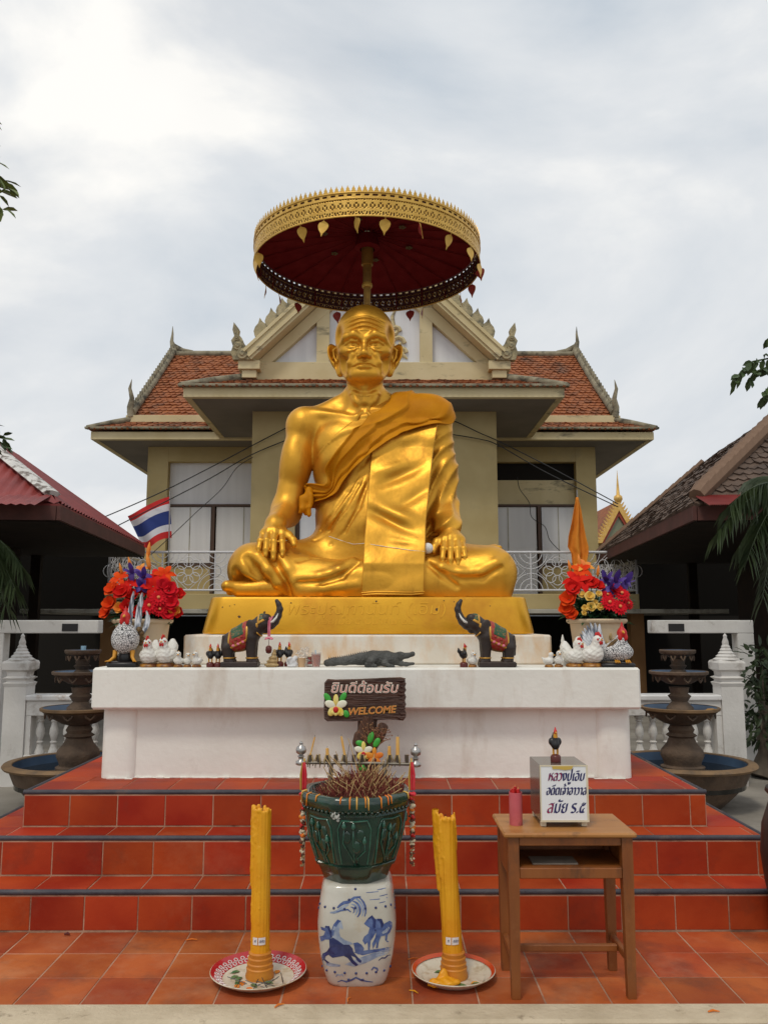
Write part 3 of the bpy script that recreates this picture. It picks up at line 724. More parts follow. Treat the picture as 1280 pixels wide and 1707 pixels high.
for (px, py, s_) in ((399, 1028, 0.016), (441, 1021, 0.018), (485, 1005, 0.010), (627, 1002, 0.012), (728, 1016, 0.022), (740, 1001, 0.008), (371, 1012, 0.008), (383, 1010, 0.007), (391, 1008, 0.007), (757, 1003, 0.007), (817, 1010, 0.007)):
    q = at(px, py, 6.215) - SO; b_ = MB(); k = 7
    pts = [(q.x + s_ * 0.7 * (0.6 + random.random() * 0.6) * math.cos(2 * math.pi * i / k), q.z + s_ * 0.6 * (0.6 + random.random() * 0.6) * math.sin(2 * math.pi * i / k)) for i in range(k)]
    yb = lambda z: -0.745 + np.interp(z, [-0.262, -0.14, -0.02], [-0.002, 0.012, 0.028])
    b_.add([(x, yb(z) - 0.002, z) for x, z in pts] + [(x, yb(z) + 0.01, z) for x, z in pts], [tuple(range(k)), tuple(range(k, 2 * k))] + [(i, (i + 1) % k, (i + 1) % k + k, i + k) for i in range(k)])
    b_.build('chipped_spot', 'wear', gb)

# ---- the real cloth sash laid over shoulder and chest
def sash():
    up = [(0.40, 0.42, 1.50), (0.36, 0.22, 1.76), (0.20, 0.02, 1.735), (0.155, -0.10, 1.655)] ; lo = [(0.72, 0.38, 1.36), (0.735, 0.16, 1.55), (0.715, 0.0, 1.55), (0.69, -0.12, 1.47)]
    def z2(a, Y=6.68):
        x, z = zl(a[0], a[1], Y); return (x, -0.32, z)
    up += [z2(a) for a in ((615, 530), (560, 590), (500, 665), (440, 745), (402, 795))]
    lo += [z2(a) for a in ((800, 556), (705, 626), (620, 696), (530, 775), (440, 850))]
    up += [(-0.56, 0.06, 0.96), (-0.5, 0.3, 0.93)]; lo += [(-0.55, 0.04, 0.80), (-0.5, 0.28, 0.78)]
    def spl(pts, n):
        pts = np.array(pts, float); k = len(pts); t = np.linspace(0, k - 1, n); o = np.zeros((n, 3))
        for q_, tt in enumerate(t):
            i = min(int(tt), k - 2); f = tt - i; p0, p1, p2, p3 = pts[max(i - 1, 0)], pts[i], pts[i + 1], pts[min(i + 2, k - 1)]
            o[q_] = 0.5 * ((2 * p1) + (-p0 + p2) * f + (2 * p0 - 5 * p1 + 4 * p2 - p3) * f * f + (-p0 + 3 * p1 - 3 * p2 + p3) * f ** 3)
        return o
    nu, nv = 150, 44; A = spl(up, nu); B = spl(lo, nu); u = np.arange(nu)[:, None] / (nu - 1); v = np.arange(nv)[None, :] / (nv - 1)
    P = A[:, None, :] * (1 - v[..., None]) + B[:, None, :] * v[..., None]
    amp = 0.021 + 0.006 * np.sin(np.pi * u)
    ph = v * (2.3 + 0.9 * u) + 0.22 * np.sin(3.4 * u + 1.0) + 0.10 * np.sin(7 * u + 3 * v)
    fr_ = ph % 1.0; fold = np.where(fr_ < 0.22, 1 - fr_ / 0.22, (fr_ - 0.22) / 0.78) ** 1.25
    wob = 0.6 + 0.4 * np.sin(5 * u + 9 * np.floor(ph))
    off = 0.014 + amp * fold * 1.35 * wob + 0.004 * np.sin(15 * v + 6 * u) * np.sin(7 * u)
    Q = FU.project(P.reshape(-1, 3), off.reshape(-1) + 0.004).reshape(nu, nv, 3)
    for it in range(2):
        H = Q.copy(); H[1:-1] = (Q[:-2] + 2 * Q[1:-1] + Q[2:]) / 4; Q = H
    m = MB(); m.grid([tuple(p) for p in Q.reshape(-1, 3)], nu, nv)
    t = thing('cloth_sash', 'orange cloth sash draped diagonally over the golden statue\'s shoulder and chest', 'cloth', SO)
    o = m.build('sash', 'saffron_cloth', t, 180); sm = o.modifiers.new('s', 'SOLIDIFY'); sm.thickness = 0.006; sm.offset = 0
    # the knotted end behind the arm
    f = Field((-0.62, -0.25, 0.66), (-0.36, 0.15, 0.96), 0.006)
    f.chain([(-0.50, -0.06, 0.90), (-0.535, -0.10, 0.83), (-0.55, -0.10, 0.77), (-0.53, -0.09, 0.72)], [0.045, 0.040, 0.034, 0.020], 0.02)
    f.chain([(-0.52, -0.10, 0.78), (-0.565, -0.13, 0.745), (-0.58, -0.13, 0.715)], [0.025, 0.022, 0.016], 0.01); f.chain([(-0.49, -0.12, 0.86), (-0.50, -0.14, 0.76), (-0.495, -0.13, 0.70)], [0.02, 0.022, 0.018], 0.01)
    f.bend(lambda x, y, z: 0.007 * np.sin(60 * x + 25 * z) + 0.004 * np.sin(70 * y), (-0.62, -0.25, 0.66), (-0.36, 0.15, 0.96))
    f.build('knotted_end', 'saffron_cloth', t)
sash()

# ball of white thread at the hand, its thread lying over the lap
M('white_thread', (0.78, 0.77, 0.74), rough=0.8, bump=0.5, bscale=120)
q = at(713, 914, 6.40)
tb = thing('thread_ball', 'small white ball of thread beside the statue\'s hand, thread trailing over its lap', 'ball', q)
m = MB(); m.ell((0, 0, 0), (0.042, 0.042, 0.042), 16, 12); m.build('ball', 'white_thread', tb, 180)
pts = []
for zx, zy in ((870, 1085), (850, 1086), (800, 1082), (740, 1072), (680, 1063), (610, 1052), (560, 1042), (500, 1022), (455, 1004)):
    x, z = zl(zx, zy, 6.42); y = front(FU, x, z)
    pts.append((x, (y if y is not None else -0.4) - 0.006, z))
lc = q - SO; m = MB(); m.tube([Vector(p) - lc for p in pts], 0.0022, 5); m.build('thread', 'white_thread', tb, 180)
# ================================================================== ceremonial umbrella over the statue
M('umbrella_red', (0.13, 0.008, 0.010), (0.17, 0.014, 0.016), 8, 0.9, spec=0.1)
M('lace_shade', (0.060, 0.014, 0.016), rough=0.8)
M('leaf_red', (0.34, 0.035, 0.025), rough=0.6)
M('pole_gold', (0.50, 0.30, 0.07), (0.34, 0.19, 0.05), 12, 0.45, 0.7)
UO = Vector((-0.135, 7.36, 1.594)); UR = 1.045; UZ = 4.94 - UO.z
umb = thing('ceremonial_umbrella', 'tiered gold lace parasol with dark red underside above the statue\'s head', 'umbrella', UO)
m = MB(); m.lathe([(0.032, 0), (0.032, UZ - 0.15), (0.040, UZ - 0.15), (0.040, UZ + 0.05), (0.055, UZ + 0.05), (0.055, UZ + 0.36)], 14); pole = m.build('pole', 'pole_gold', umb, 40)
m = MB(); m.lathe([(0.046, UZ - 0.17), (0.050, UZ - 0.15), (0.046, UZ - 0.13)], 14); m.build('collar', 'gold_lace', pole, 60)
prof = [(UR - 0.015, UZ + 0.195), (0.86, UZ + 0.235), (0.60, UZ + 0.285), (0.30, UZ + 0.335), (0.05, UZ + 0.365)]
m = MB(); m.lathe(prof + [(0.03, UZ + 0.385), (0.30, UZ + 0.355), (0.60, UZ + 0.305), (0.86, UZ + 0.252), (UR - 0.015, UZ + 0.206)], 64, caps=False); m.build('canopy', 'umbrella_red', umb, 60)
# valance of pierced metal: the holes are cut into the sheet
def lace(z0, z1, rad, du, dv, fn, name, mat, thick=0.004):
    nu = int(2 * math.pi * rad / du); nv = max(2, int(round((z1 - z0) / dv))); V = []; Q = []
    for i in range(nu):
        a = 2 * math.pi * i / nu
        for j in range(nv + 1): V.append((rad * math.cos(a), rad * math.sin(a), z0 + (z1 - z0) * j / nv))
    for i in range(nu):
        for j in range(nv):
            s_ = (i + 0.5) * du; t_ = (j + 0.5) * dv
            if fn(s_, t_, z1 - z0): Q.append((i * (nv + 1) + j, ((i + 1) % nu) * (nv + 1) + j, ((i + 1) % nu) * (nv + 1) + j + 1, i * (nv + 1) + j + 1))
    o = np_mesh(name, np.array(V), np.array(Q), mat, umb); return o
def pat(s_, t_, H):
    if t_ < 0.012 or t_ > H - 0.010: return True
    if 0.012 <= t_ < 0.024: return (s_ % 0.028) > 0.011
    if abs(t_ - (H - 0.046)) < 0.007: return True
    if t_ > H - 0.046: return abs((s_ % 0.07) - 0.035) > 0.020 or abs(t_ - (H - 0.026)) > 0.008
    q = t_ - 0.024; hh = H - 0.053 - 0.024; p = 0.066
    x = (s_ % p) - p / 2; y = q - hh / 2
    r1 = math.hypot(x, y * 0.75); ring = abs(r1 - 0.027) < 0.0065
    x2 = ((s_ + p / 2) % p) - p / 2; r2 = math.hypot(x2, (abs(y) - hh / 2) * 0.9); ring2 = abs(r2 - 0.025) < 0.0065
    core = math.hypot(x, y) < 0.010 or abs(abs(x) - p / 2) < 0.005 and abs(y) > 0.02
    star = abs(abs(x) - abs(y) * 0.6) < 0.005
    return ring or ring2 or core or star
o1 = lace(UZ, UZ + 0.206, UR, 0.0055, 0.0055, pat, 'valance', 'gold_lace')
o1.modifiers.new('s', 'SOLIDIFY').thickness = 0.005
o2 = lace(UZ + 0.001, UZ + 0.205, UR - 0.0085, 0.0055, 0.0055, pat, 'valance_shade_side', 'lace_shade')  # added dark inner copy: the valance's backlit shade put into its colour
m = MB()
for zz in (0.0, 0.152, 0.204):
    k = 96; m.tube([(UR * 1.002 * math.cos(2 * math.pi * i / k), UR * 1.002 * math.sin(2 * math.pi * i / k), UZ + zz) for i in range(k + 1)], 0.006, 6, caps=False)
m.build('rim_wire', 'gold_lace', umb, 60)
# vertical stays of the valance and the ribs inside
for i in range(22):
    a = 2 * math.pi * (i + 0.5) / 22
    m = MB(); m.tube([(0.05 * math.cos(a), 0.05 * math.sin(a), UZ + 0.345), (0.6 * math.cos(a), 0.6 * math.sin(a), UZ + 0.268), (1.02 * math.cos(a), 1.02 * math.sin(a), UZ + 0.188), (1.028 * math.cos(a), 1.028 * math.sin(a), UZ + 0.004)], 0.005, 5); m.build('rib', 'umbrella_red', umb)
m = MB(); m.lathe([(0.07, UZ + 0.20), (0.12, UZ + 0.22), (0.10, UZ + 0.33), (0.06, UZ + 0.34)], 16, caps=False); m.build('hub', 'umbrella_red', umb, 40)
M('faded_flower', (0.10, 0.075, 0.025), rough=0.7)
for i in range(6):
    a = R(20 + 60 * i); fl = MB(); c = Vector((0.42 * math.cos(a), 0.42 * math.sin(a), UZ + 0.29))
    for k in range(5): fl.ell(c + Vector((0.022 * math.cos(k * 1.257), 0.022 * math.sin(k * 1.257), 0)), (0.016, 0.016, 0.006), 6, 4)
    fl.build('tin_flower', 'faded_flower', umb)
# crest of small leaf points
cp = [(-0.020, 0), (-0.021, 0.016), (-0.013, 0.022), (-0.014, 0.034), (-0.006, 0.044), (0, 0.064), (0.006, 0.044), (0.014, 0.034), (0.013, 0.022), (0.021, 0.016), (0.020, 0)]
cm = MB().prism(cp, -0.003, 0.003).mesh('crest_leaf', 'gold_lace')
for i in range(140):
    a = 2 * math.pi * i / 140
    inst('crest_leaf', cm, umb, (UR * math.cos(a), UR * math.sin(a), UZ + 0.203), (0, random.gauss(0, 0.02), a + math.pi / 2), (1, 1, random.uniform(0.92, 1.06)))
# hanging bodhi leaves
def leaf_out(n=9):
    r_ = []
    for i in range(n + 1):
        t = i / n; r_.append((0.034 * math.sin(math.pi * t ** 0.62) ** 0.9, -0.012 - 0.082 * t))
    r_[-1] = (0, -0.108); r_[0] = (0.001, -0.010)
    return r_ + [(-x, z) for x, z in r_[-2:0:-1]]
def pendant_mesh():
    b = MB(); lo = leaf_out(); n = len(lo); f = lambda x: 5.0 * x * x
    b.add([(x, f(x) - 0.0015, z) for x, z in lo] + [(x, f(x) + 0.0015, z) for x, z in lo], [tuple(range(n)), tuple(range(n, 2 * n))[::-1]] + [(i, i + n, (i + 1) % n + n, (i + 1) % n) for i in range(n)])
    b.tube([(0, 0, 0.004), (0, 0, -0.014)], 0.002, 5)
    me = b.mesh('leaf_pendant', 'gold_lace'); me.materials.append(MATS['leaf_red'])
    for p in me.polygons:
        if p.normal.y > 0.3: p.material_index = 1
    return me
pm = pendant_mesh()
for i in range(26):
    a = 2 * math.pi * (i + 0.35 * random.uniform(-1, 1)) / 26
    if i in (3, 9, 16, 22): continue
    inst('leaf_pendant', pm, umb, (UR * math.cos(a), UR * math.sin(a), UZ - 0.004), (random.gauss(0.05, 0.25), random.gauss(0, 0.12), a + math.pi / 2 + random.gauss(0, 0.5)), (1.35, 1.35, 1.35))
# ================================================================== pavilion behind
M('cream_wall', (0.40, 0.305, 0.135), (0.47, 0.37, 0.18), 1.2, 0.85, bump=0.06, bscale=20, stain=(0.30, 0.25, 0.15), stscale=0.8, stlo=0.55, sthi=0.8)
M('cream_trim', (0.54, 0.44, 0.24), (0.62, 0.52, 0.31), 1.4, 0.8, stain=(0.11, 0.10, 0.07), stscale=1.6, stlo=0.56, sthi=0.70, ststretch=(0.7, 1, 2))
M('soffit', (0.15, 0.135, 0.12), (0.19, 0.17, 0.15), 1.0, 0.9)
M('white_panel', (0.62, 0.62, 0.64), (0.70, 0.70, 0.72), 0.8, 0.7, stretch=(6, 1, 0.4))
M('brown_frame', (0.075, 0.038, 0.022), rough=0.6)
M('roof_clay', (0.23, 0.062, 0.017), (0.36, 0.118, 0.034), 11, 0.8, stain=(0.085, 0.045, 0.028), stscale=1.8, stlo=0.48, sthi=0.72)
M('moss_stone', (0.20, 0.175, 0.115), (0.31, 0.275, 0.19), 5, 0.9, bump=0.4, bscale=30, stain=(0.06, 0.055, 0.04), stscale=3, stlo=0.5, sthi=0.65)
M('carved_stone', (0.34, 0.285, 0.16), (0.45, 0.375, 0.225), 6, 0.85, bump=0.8, bscale=26, stain=(0.14, 0.125, 0.085), stscale=5, stlo=0.46, sthi=0.66)
M('dark_room', (0.014, 0.012, 0.010), rough=0.9, spec=0.2)  # near-black: the shade of inner rooms put into the colour
M('ochre_column', (0.22, 0.105, 0.035), (0.28, 0.14, 0.05), 2, 0.7)
M('rail_white', (0.60, 0.59, 0.60), rough=0.5)
M('slab_grey', (0.36, 0.34, 0.28), (0.46, 0.43, 0.36), 2, 0.85, stain=(0.10, 0.09, 0.07), stscale=2.5, stlo=0.5, sthi=0.68)
PX = -0.16
pav = thing('pavilion', 'cream two-storey pavilion with clay tile roofs and carved gable behind the statue', 'building', (PX, 18.0, -0.05))
def W(px, py, Y):
    q = at(px, py, Y); return Vector((q.x - PX, q.y - 18.0, q.z + 0.05))
def tiles_plane(mb, o, u, v, nrm, nu, nv, lift=0.03, jit=0.012):
    """courses of pointed clay tiles; o lower left corner, u along the eave, v up the slope"""
    o = Vector(o); u = Vector(u) / nu; v = Vector(v) / nv; nrm = Vector(nrm).normalized()
    for j in range(nv):
        for i in range(nu):
            a = o + u * (i + (0.5 if j % 2 else 0)) + v * j; r_ = random.uniform(0.5, 1.3) * lift; w_ = random.uniform(-jit, jit)
            p0 = a + nrm * (r_ + w_); p1 = a + u * 0.97 + nrm * (r_ - w_)
            b0 = a + v * 1.25; b1 = a + u * 0.97 + v * 1.25
            tip = a + u * 0.485 - v * 0.35 + nrm * r_ * 1.1; und = a + u * 0.485 - v * 0.3 - nrm * 0.01
            q0 = a - nrm * 0.01; q1 = a + u * 0.97 - nrm * 0.01
            mb.add([p0, tip, p1, b1, b0, q0, und, q1], [(0, 1, 2, 3, 4), (0, 5, 6, 1), (1, 6, 7, 2)])
# ---- upper storey walls
m = MB(); m.bb(-6.0, -2.5, 3.9, 10.5, 2.1, 6.45); m.bb(2.5, 5.80, 3.9, 10.5, 2.1, 6.45); m.bb(-2.5, 2.5, 2.2, 10.5, 2.1, 6.45); m.build('wall', 'cream_wall', pav)
# wing fronts: corner pier, panel over the doors, door leaves
def wing(sx):
    X = lambda a, b: (min(sx * a, sx * b), max(sx * a, sx * b))
    o_ = 0.0 if sx < 0 else -0.2
    ends = (6.02, 5.48) if sx < 0 else (5.82, 5.30)
    x0, x1 = X(*ends); m = MB(); m.bb(x0, x1, 3.55, 3.9, 2.1, 6.44); m.build('corner_pier', 'cream_wall', pav)
    x0, x1 = X(ends[1], 2.72); m = MB(); m.bb(x0, x1, 3.56, 3.9, 5.98, 6.44); m.build('beam', 'cream_wall', pav)
    if sx > 0:
        m = MB(); m.bb(x0, x1, 3.80, 3.895, 5.52, 5.98); m.build('vent_opening', 'dark_room', pav)  # solid panel, the opening's inner shade put into its colour
    m = MB(); m.bb(x0, x1, 3.78, 3.9, 4.86, 5.98 if sx < 0 else 5.52, 0.005); m.build('transom_panel', 'white_panel' if sx < 0 else 'cream_trim', pav)
    m = MB(); m.bb(x0, x1, 3.70, 3.9, 4.80, 4.86); m.build('door_head', 'brown_frame', pav)
    mid = sx * (4.28 if sx < 0 else 4.32)
    m = MB(); m.bb(mid - 0.04, mid + 0.04, 3.68, 3.9, 2.36, 4.80); m.build('door_post', 'brown_frame', pav)
    for (a, b, outer) in ((ends[1], abs(mid) + 0.04, True), (abs(mid) - 0.04, 2.72, False)):
        xa, xb = X(a, b); d = MB(); d.bb(xa + 0.03, xb - 0.03, 3.74, 3.80, 3.30 if outer else 2.38, 4.79, 0.006)
        leaf = d.build('door_leaf', 'white_panel', pav)
        s_ = MB(); s_.bb((xa + xb) / 2 - 0.012, (xa + xb) / 2 + 0.012, 3.731, 3.745, 3.31 if outer else 2.39, 4.78); s_.build('door_seam', 'slab_grey', leaf)
        if outer:
            m = MB(); m.bb(xa, xb, 3.72, 3.9, 3.22, 3.29); m.build('door_sill', 'brown_frame', pav)
            m = MB(); m.bb(xa, xb, 3.76, 3.9, 2.36, 3.22); m.build('dado_panel', 'cream_wall', pav)
wing(-1); wing(1)
# centre bay: piers and doors between
for sx in (-1, 1):
    m = MB(); a, b = sorted((sx * 2.71, sx * 1.74)); m.bb(a, b, 0, 3.9, 2.1, 6.43); m.build('pier', 'cream_wall', pav)
m = MB(); m.bb(-1.74, 1.74, 0.05, 0.3, 5.4, 6.43); m.build('beam', 'cream_wall', pav)
m = MB(); m.bb(-1.74, 1.74, 0.22, 0.34, 4.62, 5.4, 0.005); m.build('transom_panel', 'white_panel', pav)
m = MB(); m.bb(-1.74, 1.74, 0.16, 0.34, 4.54, 4.62); m.build('door_head', 'brown_frame', pav)
for k in range(5):
    x = -1.70 + 0.85 * k; m = MB(); m.bb(x - 0.04, x + 0.04, 0.16, 0.34, 2.36, 4.54); m.build('door_post', 'brown_frame', pav)
    if k < 4:
        m = MB(); m.bb(x + 0.045, x + 0.805, 0.22, 0.28, 2.38, 4.53, 0.006); m.build('door_leaf', 'white_panel', pav)
# ---- eaves
def eave(x0, x1, yf, yb, zb, h, t=0.14):
    m = MB(); m.bb(x0, x1, yf, yf + t, zb, zb + h, 0.008); m.build('fascia', 'cream_trim', pav)
    for x in (x0, x1 - t): m = MB(); m.bb(x, x + t, yf + t, yb, zb, zb + h, 0.008); m.build('fascia', 'cream_trim', pav)
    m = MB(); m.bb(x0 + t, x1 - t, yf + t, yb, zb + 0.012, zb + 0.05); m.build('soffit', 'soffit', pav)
eave(-3.97, 3.97, -1.22, 2.6, 6.40, 0.22)
eave(-7.22, 7.08, 2.6, 11.5, 6.36, 0.20)
# skirt roofs (hipped at the ends)
def skirt(x0, x1, yf, rise, run, hip, cx0=None, cx1=None, mat='roof_clay', nu=60, nv=5):
    """front slope plus the two hips"""
    zb = 6.625
    m = MB(); A = Vector((x0, yf, zb)); B = Vector((x1, yf, zb)); C = Vector((x1 - hip, yf + run, zb + rise)); D = Vector((x0 + hip, yf + run, zb + rise))
    m.add([A, B, C, D], [(0, 1, 2, 3)]); A2 = Vector((x0, yf + 9.0, zb)); D2 = Vector((x0 + hip, yf + 9.0, zb + rise)); B2 = Vector((x1, yf + 9.0, zb)); C2 = Vector((x1 - hip, yf + 9.0, zb + rise))
    m.add([A, D, D2, A2], [(0, 1, 2, 3)]); m.add([B, B2, C2, C], [(0, 1, 2, 3)])
    m.add([D, C, C2, D2], [(0, 1, 2, 3)])
    m.build('roof_deck', 'roof_clay', pav)
    t = MB(); nrm = Vector((0, -rise, run)); w_ = x1 - x0
    for j in range(nv):
        f = j / nv; tiles_plane(t, A + (D - A) * f, (B - A) + ((C - B) - (D - A)) * f, (D - A) / nv * Vector((0, 1, 1)) if False else Vector((0, run / nv, rise / nv)), nrm, int(nu * (1 - 2 * hip / w_ * f)), 1, 0.035)
    t.build('roof_tiles', 'roof_clay', pav, kind='stuff')
    for P0, P1 in ((A, D), (B, C)):
        h = MB(); h.tube([P0 + Vector((0, 0, 0.03)), P0.lerp(P1, 0.5) + Vector((0, 0, 0.05)), P1 + Vector((0, 0, 0.06))], [0.06, 0.085, 0.09], 8); h.build('hip_cap', 'moss_stone', pav, 50)
    e = MB(); e.bb(x0 - 0.05, x1 + 0.05, yf - 0.06, yf + 0.04, zb - 0.012, zb + 0.045, 0.01); e.build('tile_edge', 'moss_stone', pav)
skirt(-4.02, 4.02, -1.26, 0.50, 1.20, 1.15, nu=58)
skirt(-7.30, 7.14, 2.54, 0.48, 1.05, 1.05, nu=104)
# ---- main roof, ridge across
RZ0, RZ1, RY0, RY1, RX0, RX1 = 7.18, 10.15, 3.45, 7.35, -6.45, 6.33
m = MB(); m.add([(RX0, RY0, RZ0), (RX1, RY0, RZ0), (RX1, RY1, RZ1), (RX0, RY1, RZ1), (RX0, 2 * RY1 - RY0, RZ0), (RX1, 2 * RY1 - RY0, RZ0)], [(0, 1, 2, 3), (3, 2, 5, 4), (0, 3, 4), (1, 5, 2), (0, 4, 5, 1)]); m.build('roof_deck', 'roof_clay', pav)
t = MB(); tiles_plane(t, (RX0, RY0, RZ0), (RX1 - RX0, 0, 0), (0, RY1 - RY0, RZ1 - RZ0), (0, -(RZ1 - RZ0), RY1 - RY0), 78, 26, 0.04); t.build('roof_tiles', 'roof_clay', pav, kind='stuff')
m = MB(); m.bb(RX0 - 0.12, RX1 + 0.12, RY0 - 0.16, RY0 + 0.05, RZ0 - 0.20, RZ0 - 0.01, 0.01); m.build('upper_fascia', 'cream_trim', pav)
m = MB(); m.tube([(RX0, RY1, RZ1 + 0.05), (RX1, RY1, RZ1 + 0.05)], 0.10, 10); m.build('ridge', 'moss_stone', pav, 50)
M('plank_dark', (0.10, 0.085, 0.06), rough=0.9)
for sx, X in ((-1, RX0), (1, RX1)):
    a = Vector((X, RY0 - 0.1, RZ0)); b = Vector((X, RY1, RZ1 + 0.1)); dv = (b - a)
    v = MB(); pts = [a + Vector((0, 0, 0.08)), a.lerp(b, 0.5) + Vector((0, 0, 0.0)), b + Vector((0, 0, 0.05))]
    v.tube(pts, [0.12, 0.12, 0.12], 8); verge = v.build('verge', 'moss_stone', pav, 50)
    sc_ = MB()
    for k in range(22):
        p = a.lerp(b, (k + 0.5) / 22) + Vector((0, 0, 0.15)); up = Vector((0, -0.6, 0.8))
        q = [p + dv.normalized() * -0.10, p + dv.normalized() * 0.10, p + up * 0.10 + dv.normalized() * 0.04]
        sc_.add([x + Vector((-0.04, 0, 0)) for x in q] + [x + Vector((0.04, 0, 0)) for x in q], [(0, 1, 2), (3, 5, 4), (0, 3, 4, 1), (1, 4, 5, 2), (2, 5, 3, 0)])
    sc_.build('verge_teeth', 'moss_stone', verge)
    f = MB(); f.tube([b + Vector((0, 0, 0.0)), b + Vector((-sx * 0.02, 0, 0.16)), b + Vector((sx * 0.05, 0, 0.36)), b + Vector((sx * 0.03, 0, 0.60)), b + Vector((sx * 0.035, 0, 0.86))], [0.17, 0.11, 0.06, 0.035, 0.006], 8)
    f.tube([b + Vector((-sx * 0.62, 0, 0.0)), b + Vector((-sx * 0.3, 0, 0.05)), b + Vector((0, 0, 0.25))], [0.07, 0.09, 0.06], 8)
    f.build('finial', 'moss_stone', pav, 60)
    f = MB(); f.tube([a + Vector((0, 0, -0.05)), a + Vector((sx * 0.03, -0.02, 0.22)), a + Vector((-sx * 0.02, -0.05, 0.45)), a + Vector((sx * 0.05, -0.04, 0.72)), a + Vector((sx * 0.02, 0, 0.98))], [0.10, 0.085, 0.065, 0.045, 0.006], 8); f.build('finial', 'moss_stone', pav, 60)
# ---- front gable
GY = 0.0; GZ = 7.12; HB = 2.60; TH = 0.93
ap = 7.55 + HB * TH
m = MB(); m.add([(-HB, GY + 0.25, 7.5), (HB, GY + 0.25, 7.5), (0, GY + 0.25, ap), (-HB, GY + 7.4, 7.5), (HB, GY + 7.4, 7.5), (0, GY + 7.4, ap)], [(0, 2, 5, 3), (1, 4, 5, 2), (0, 3, 4, 1), (3, 5, 4), (0, 1, 2)]); m.build('gable_roof', 'roof_clay', pav)
m = MB(); m.bb(-2.85, 2.85, GY - 0.08, GY + 0.3, 7.06, 7.53, 0.01); m.build('tie_beam', 'cream_trim', pav)
for sx in (-1, 1):
    for (w0, lft, y0, y1, nm) in ((0.30, 0.0, -0.45, 0.30, 'bargeboard'), (0.26, -0.42, -0.06, 0.28, 'rake_beam')):
        b = MB(); c0 = Vector((sx * (HB + 0.10), 0, 7.47 + lft)); c1 = Vector((0, 0, ap + 0.13 + lft)); n_v = Vector((sx * TH, 0, 1)).normalized()
        pl_ = [(p.x, p.z) for p in (c0, c1, c1 + n_v * w0, c0 + n_v * w0)]
        if nm == 'rake_beam': pl_ = [(sx * (HB - 0.30), 7.531), (0, ap - 0.28), (0, ap + 0.10), (sx * (HB + 0.02), 7.531)]
        b.prism(pl_, y0, y1); b.build(nm, 'cream_trim', pav)
    mo = MB(); c0 = Vector((sx * (HB + 0.10), 0, 7.47)); c1 = Vector((0, 0, ap + 0.13)); n_v = Vector((sx * TH, 0, 1)).normalized()
    for k_ in (0.06, 0.22): mo.prism([(p.x, p.z) for p in (c0 + n_v * k_, c1 + n_v * k_, c1 + n_v * (k_ + 0.05), c0 + n_v * (k_ + 0.05))], -0.49, -0.452)
    mo.build('moulding', 'cream_trim', pav)
    # leaf-shaped crest pieces up the rake
    dirv = (c1 - c0).normalized()
    fl = [(-0.17, -0.03), (-0.18, 0.08), (-0.13, 0.17), (-0.04, 0.225), (0.07, 0.24), (0.185, 0.315), (0.165, 0.20), (0.18, 0.10), (0.15, 0.04), (0.15, -0.03)]
    for k in range(12):
        p = c0 + n_v * 0.29 + dirv * (0.60 + 0.335 * k)
        poly = [(p + dirv * x * 0.98 + n_v * z * 0.9) for x, z in fl]
        q = MB(); q.prism([(v_.x, v_.z) for v_ in poly], -0.42, -0.26); q.build('crest_leaf', 'carved_stone', pav)
    # naga-tail finial at the foot of the rake
    nf = MB(); fx = [(0.50, -0.05), (0.46, 0.12), (0.33, 0.26), (0.24, 0.36), (0.18, 0.50), (0.08, 0.62), (0.10, 0.74), (-0.04, 0.92), (-0.07, 0.72), (-0.02, 0.56), (-0.10, 0.44), (-0.05, 0.30), (-0.10, 0.14), (-0.04, -0.05)]
    base = Vector((sx * (HB + 0.20), 0, 7.52))
    nf.prism([(base.x - sx * (x * 0.85 - 0.27), base.z + z * 0.88) for x, z in fx], -0.42, -0.24); fo = nf.build('finial', 'carved_stone', pav)
    for (x, z, r_) in ((0.20, 0.10, 0.13), (0.08, 0.30, 0.10), (0.05, 0.50, 0.06)):
        q = MB(); q.lathe([(r_, 0), (r_ * 0.9, 0.03), (r_ * 0.55, 0.03), (r_ * 0.35, 0.06), (0.005, 0.06)], 14); o = q.build('scroll', 'carved_stone', fo, 40); o.rotation_euler = (R(90), 0, 0); o.location = (base.x - sx * (x * 0.85 - 0.27), -0.421, base.z + z * 0.88)
    q = MB(); q.bb(min(sx * 2.52, sx * 3.0), max(sx * 2.52, sx * 3.0), -0.36, 0.20, 7.28, 7.48, 0.01); q.build('bracket', 'cream_trim', pav)
    q = MB(); q.bb(min(sx * 2.60, sx * 2.92), max(sx * 2.60, sx * 2.92), -0.30, 0.20, 7.10, 7.28, 0.01); q.build('bracket', 'cream_trim', pav)
    q = MB(); a, b = sorted((sx * 1.02, sx * 1.30)); q.bb(a, b, -0.05, 0.2, 7.53, 7.53 + (HB - 1.25) * TH + 0.1); q.build('gable_post', 'cream_trim', pav)
    q = MB(); xo = HB - 0.30
    q.prism([(sx * 1.30, 7.53), (sx * xo, 7.53), (sx * 1.30, 7.53 + (xo - 1.30) * TH)], 0.10, 0.16); q.build('gable_panel', 'white_panel', pav)
q = MB(); q.prism([(-1.02, 7.53), (1.02, 7.53), (1.02, 7.53 + 1.5 * TH), (0, ap - 0.4), (-1.02, 7.53 + 1.5 * TH)], 0.10, 0.16); gp = q.build('gable_panel', 'white_panel', pav)
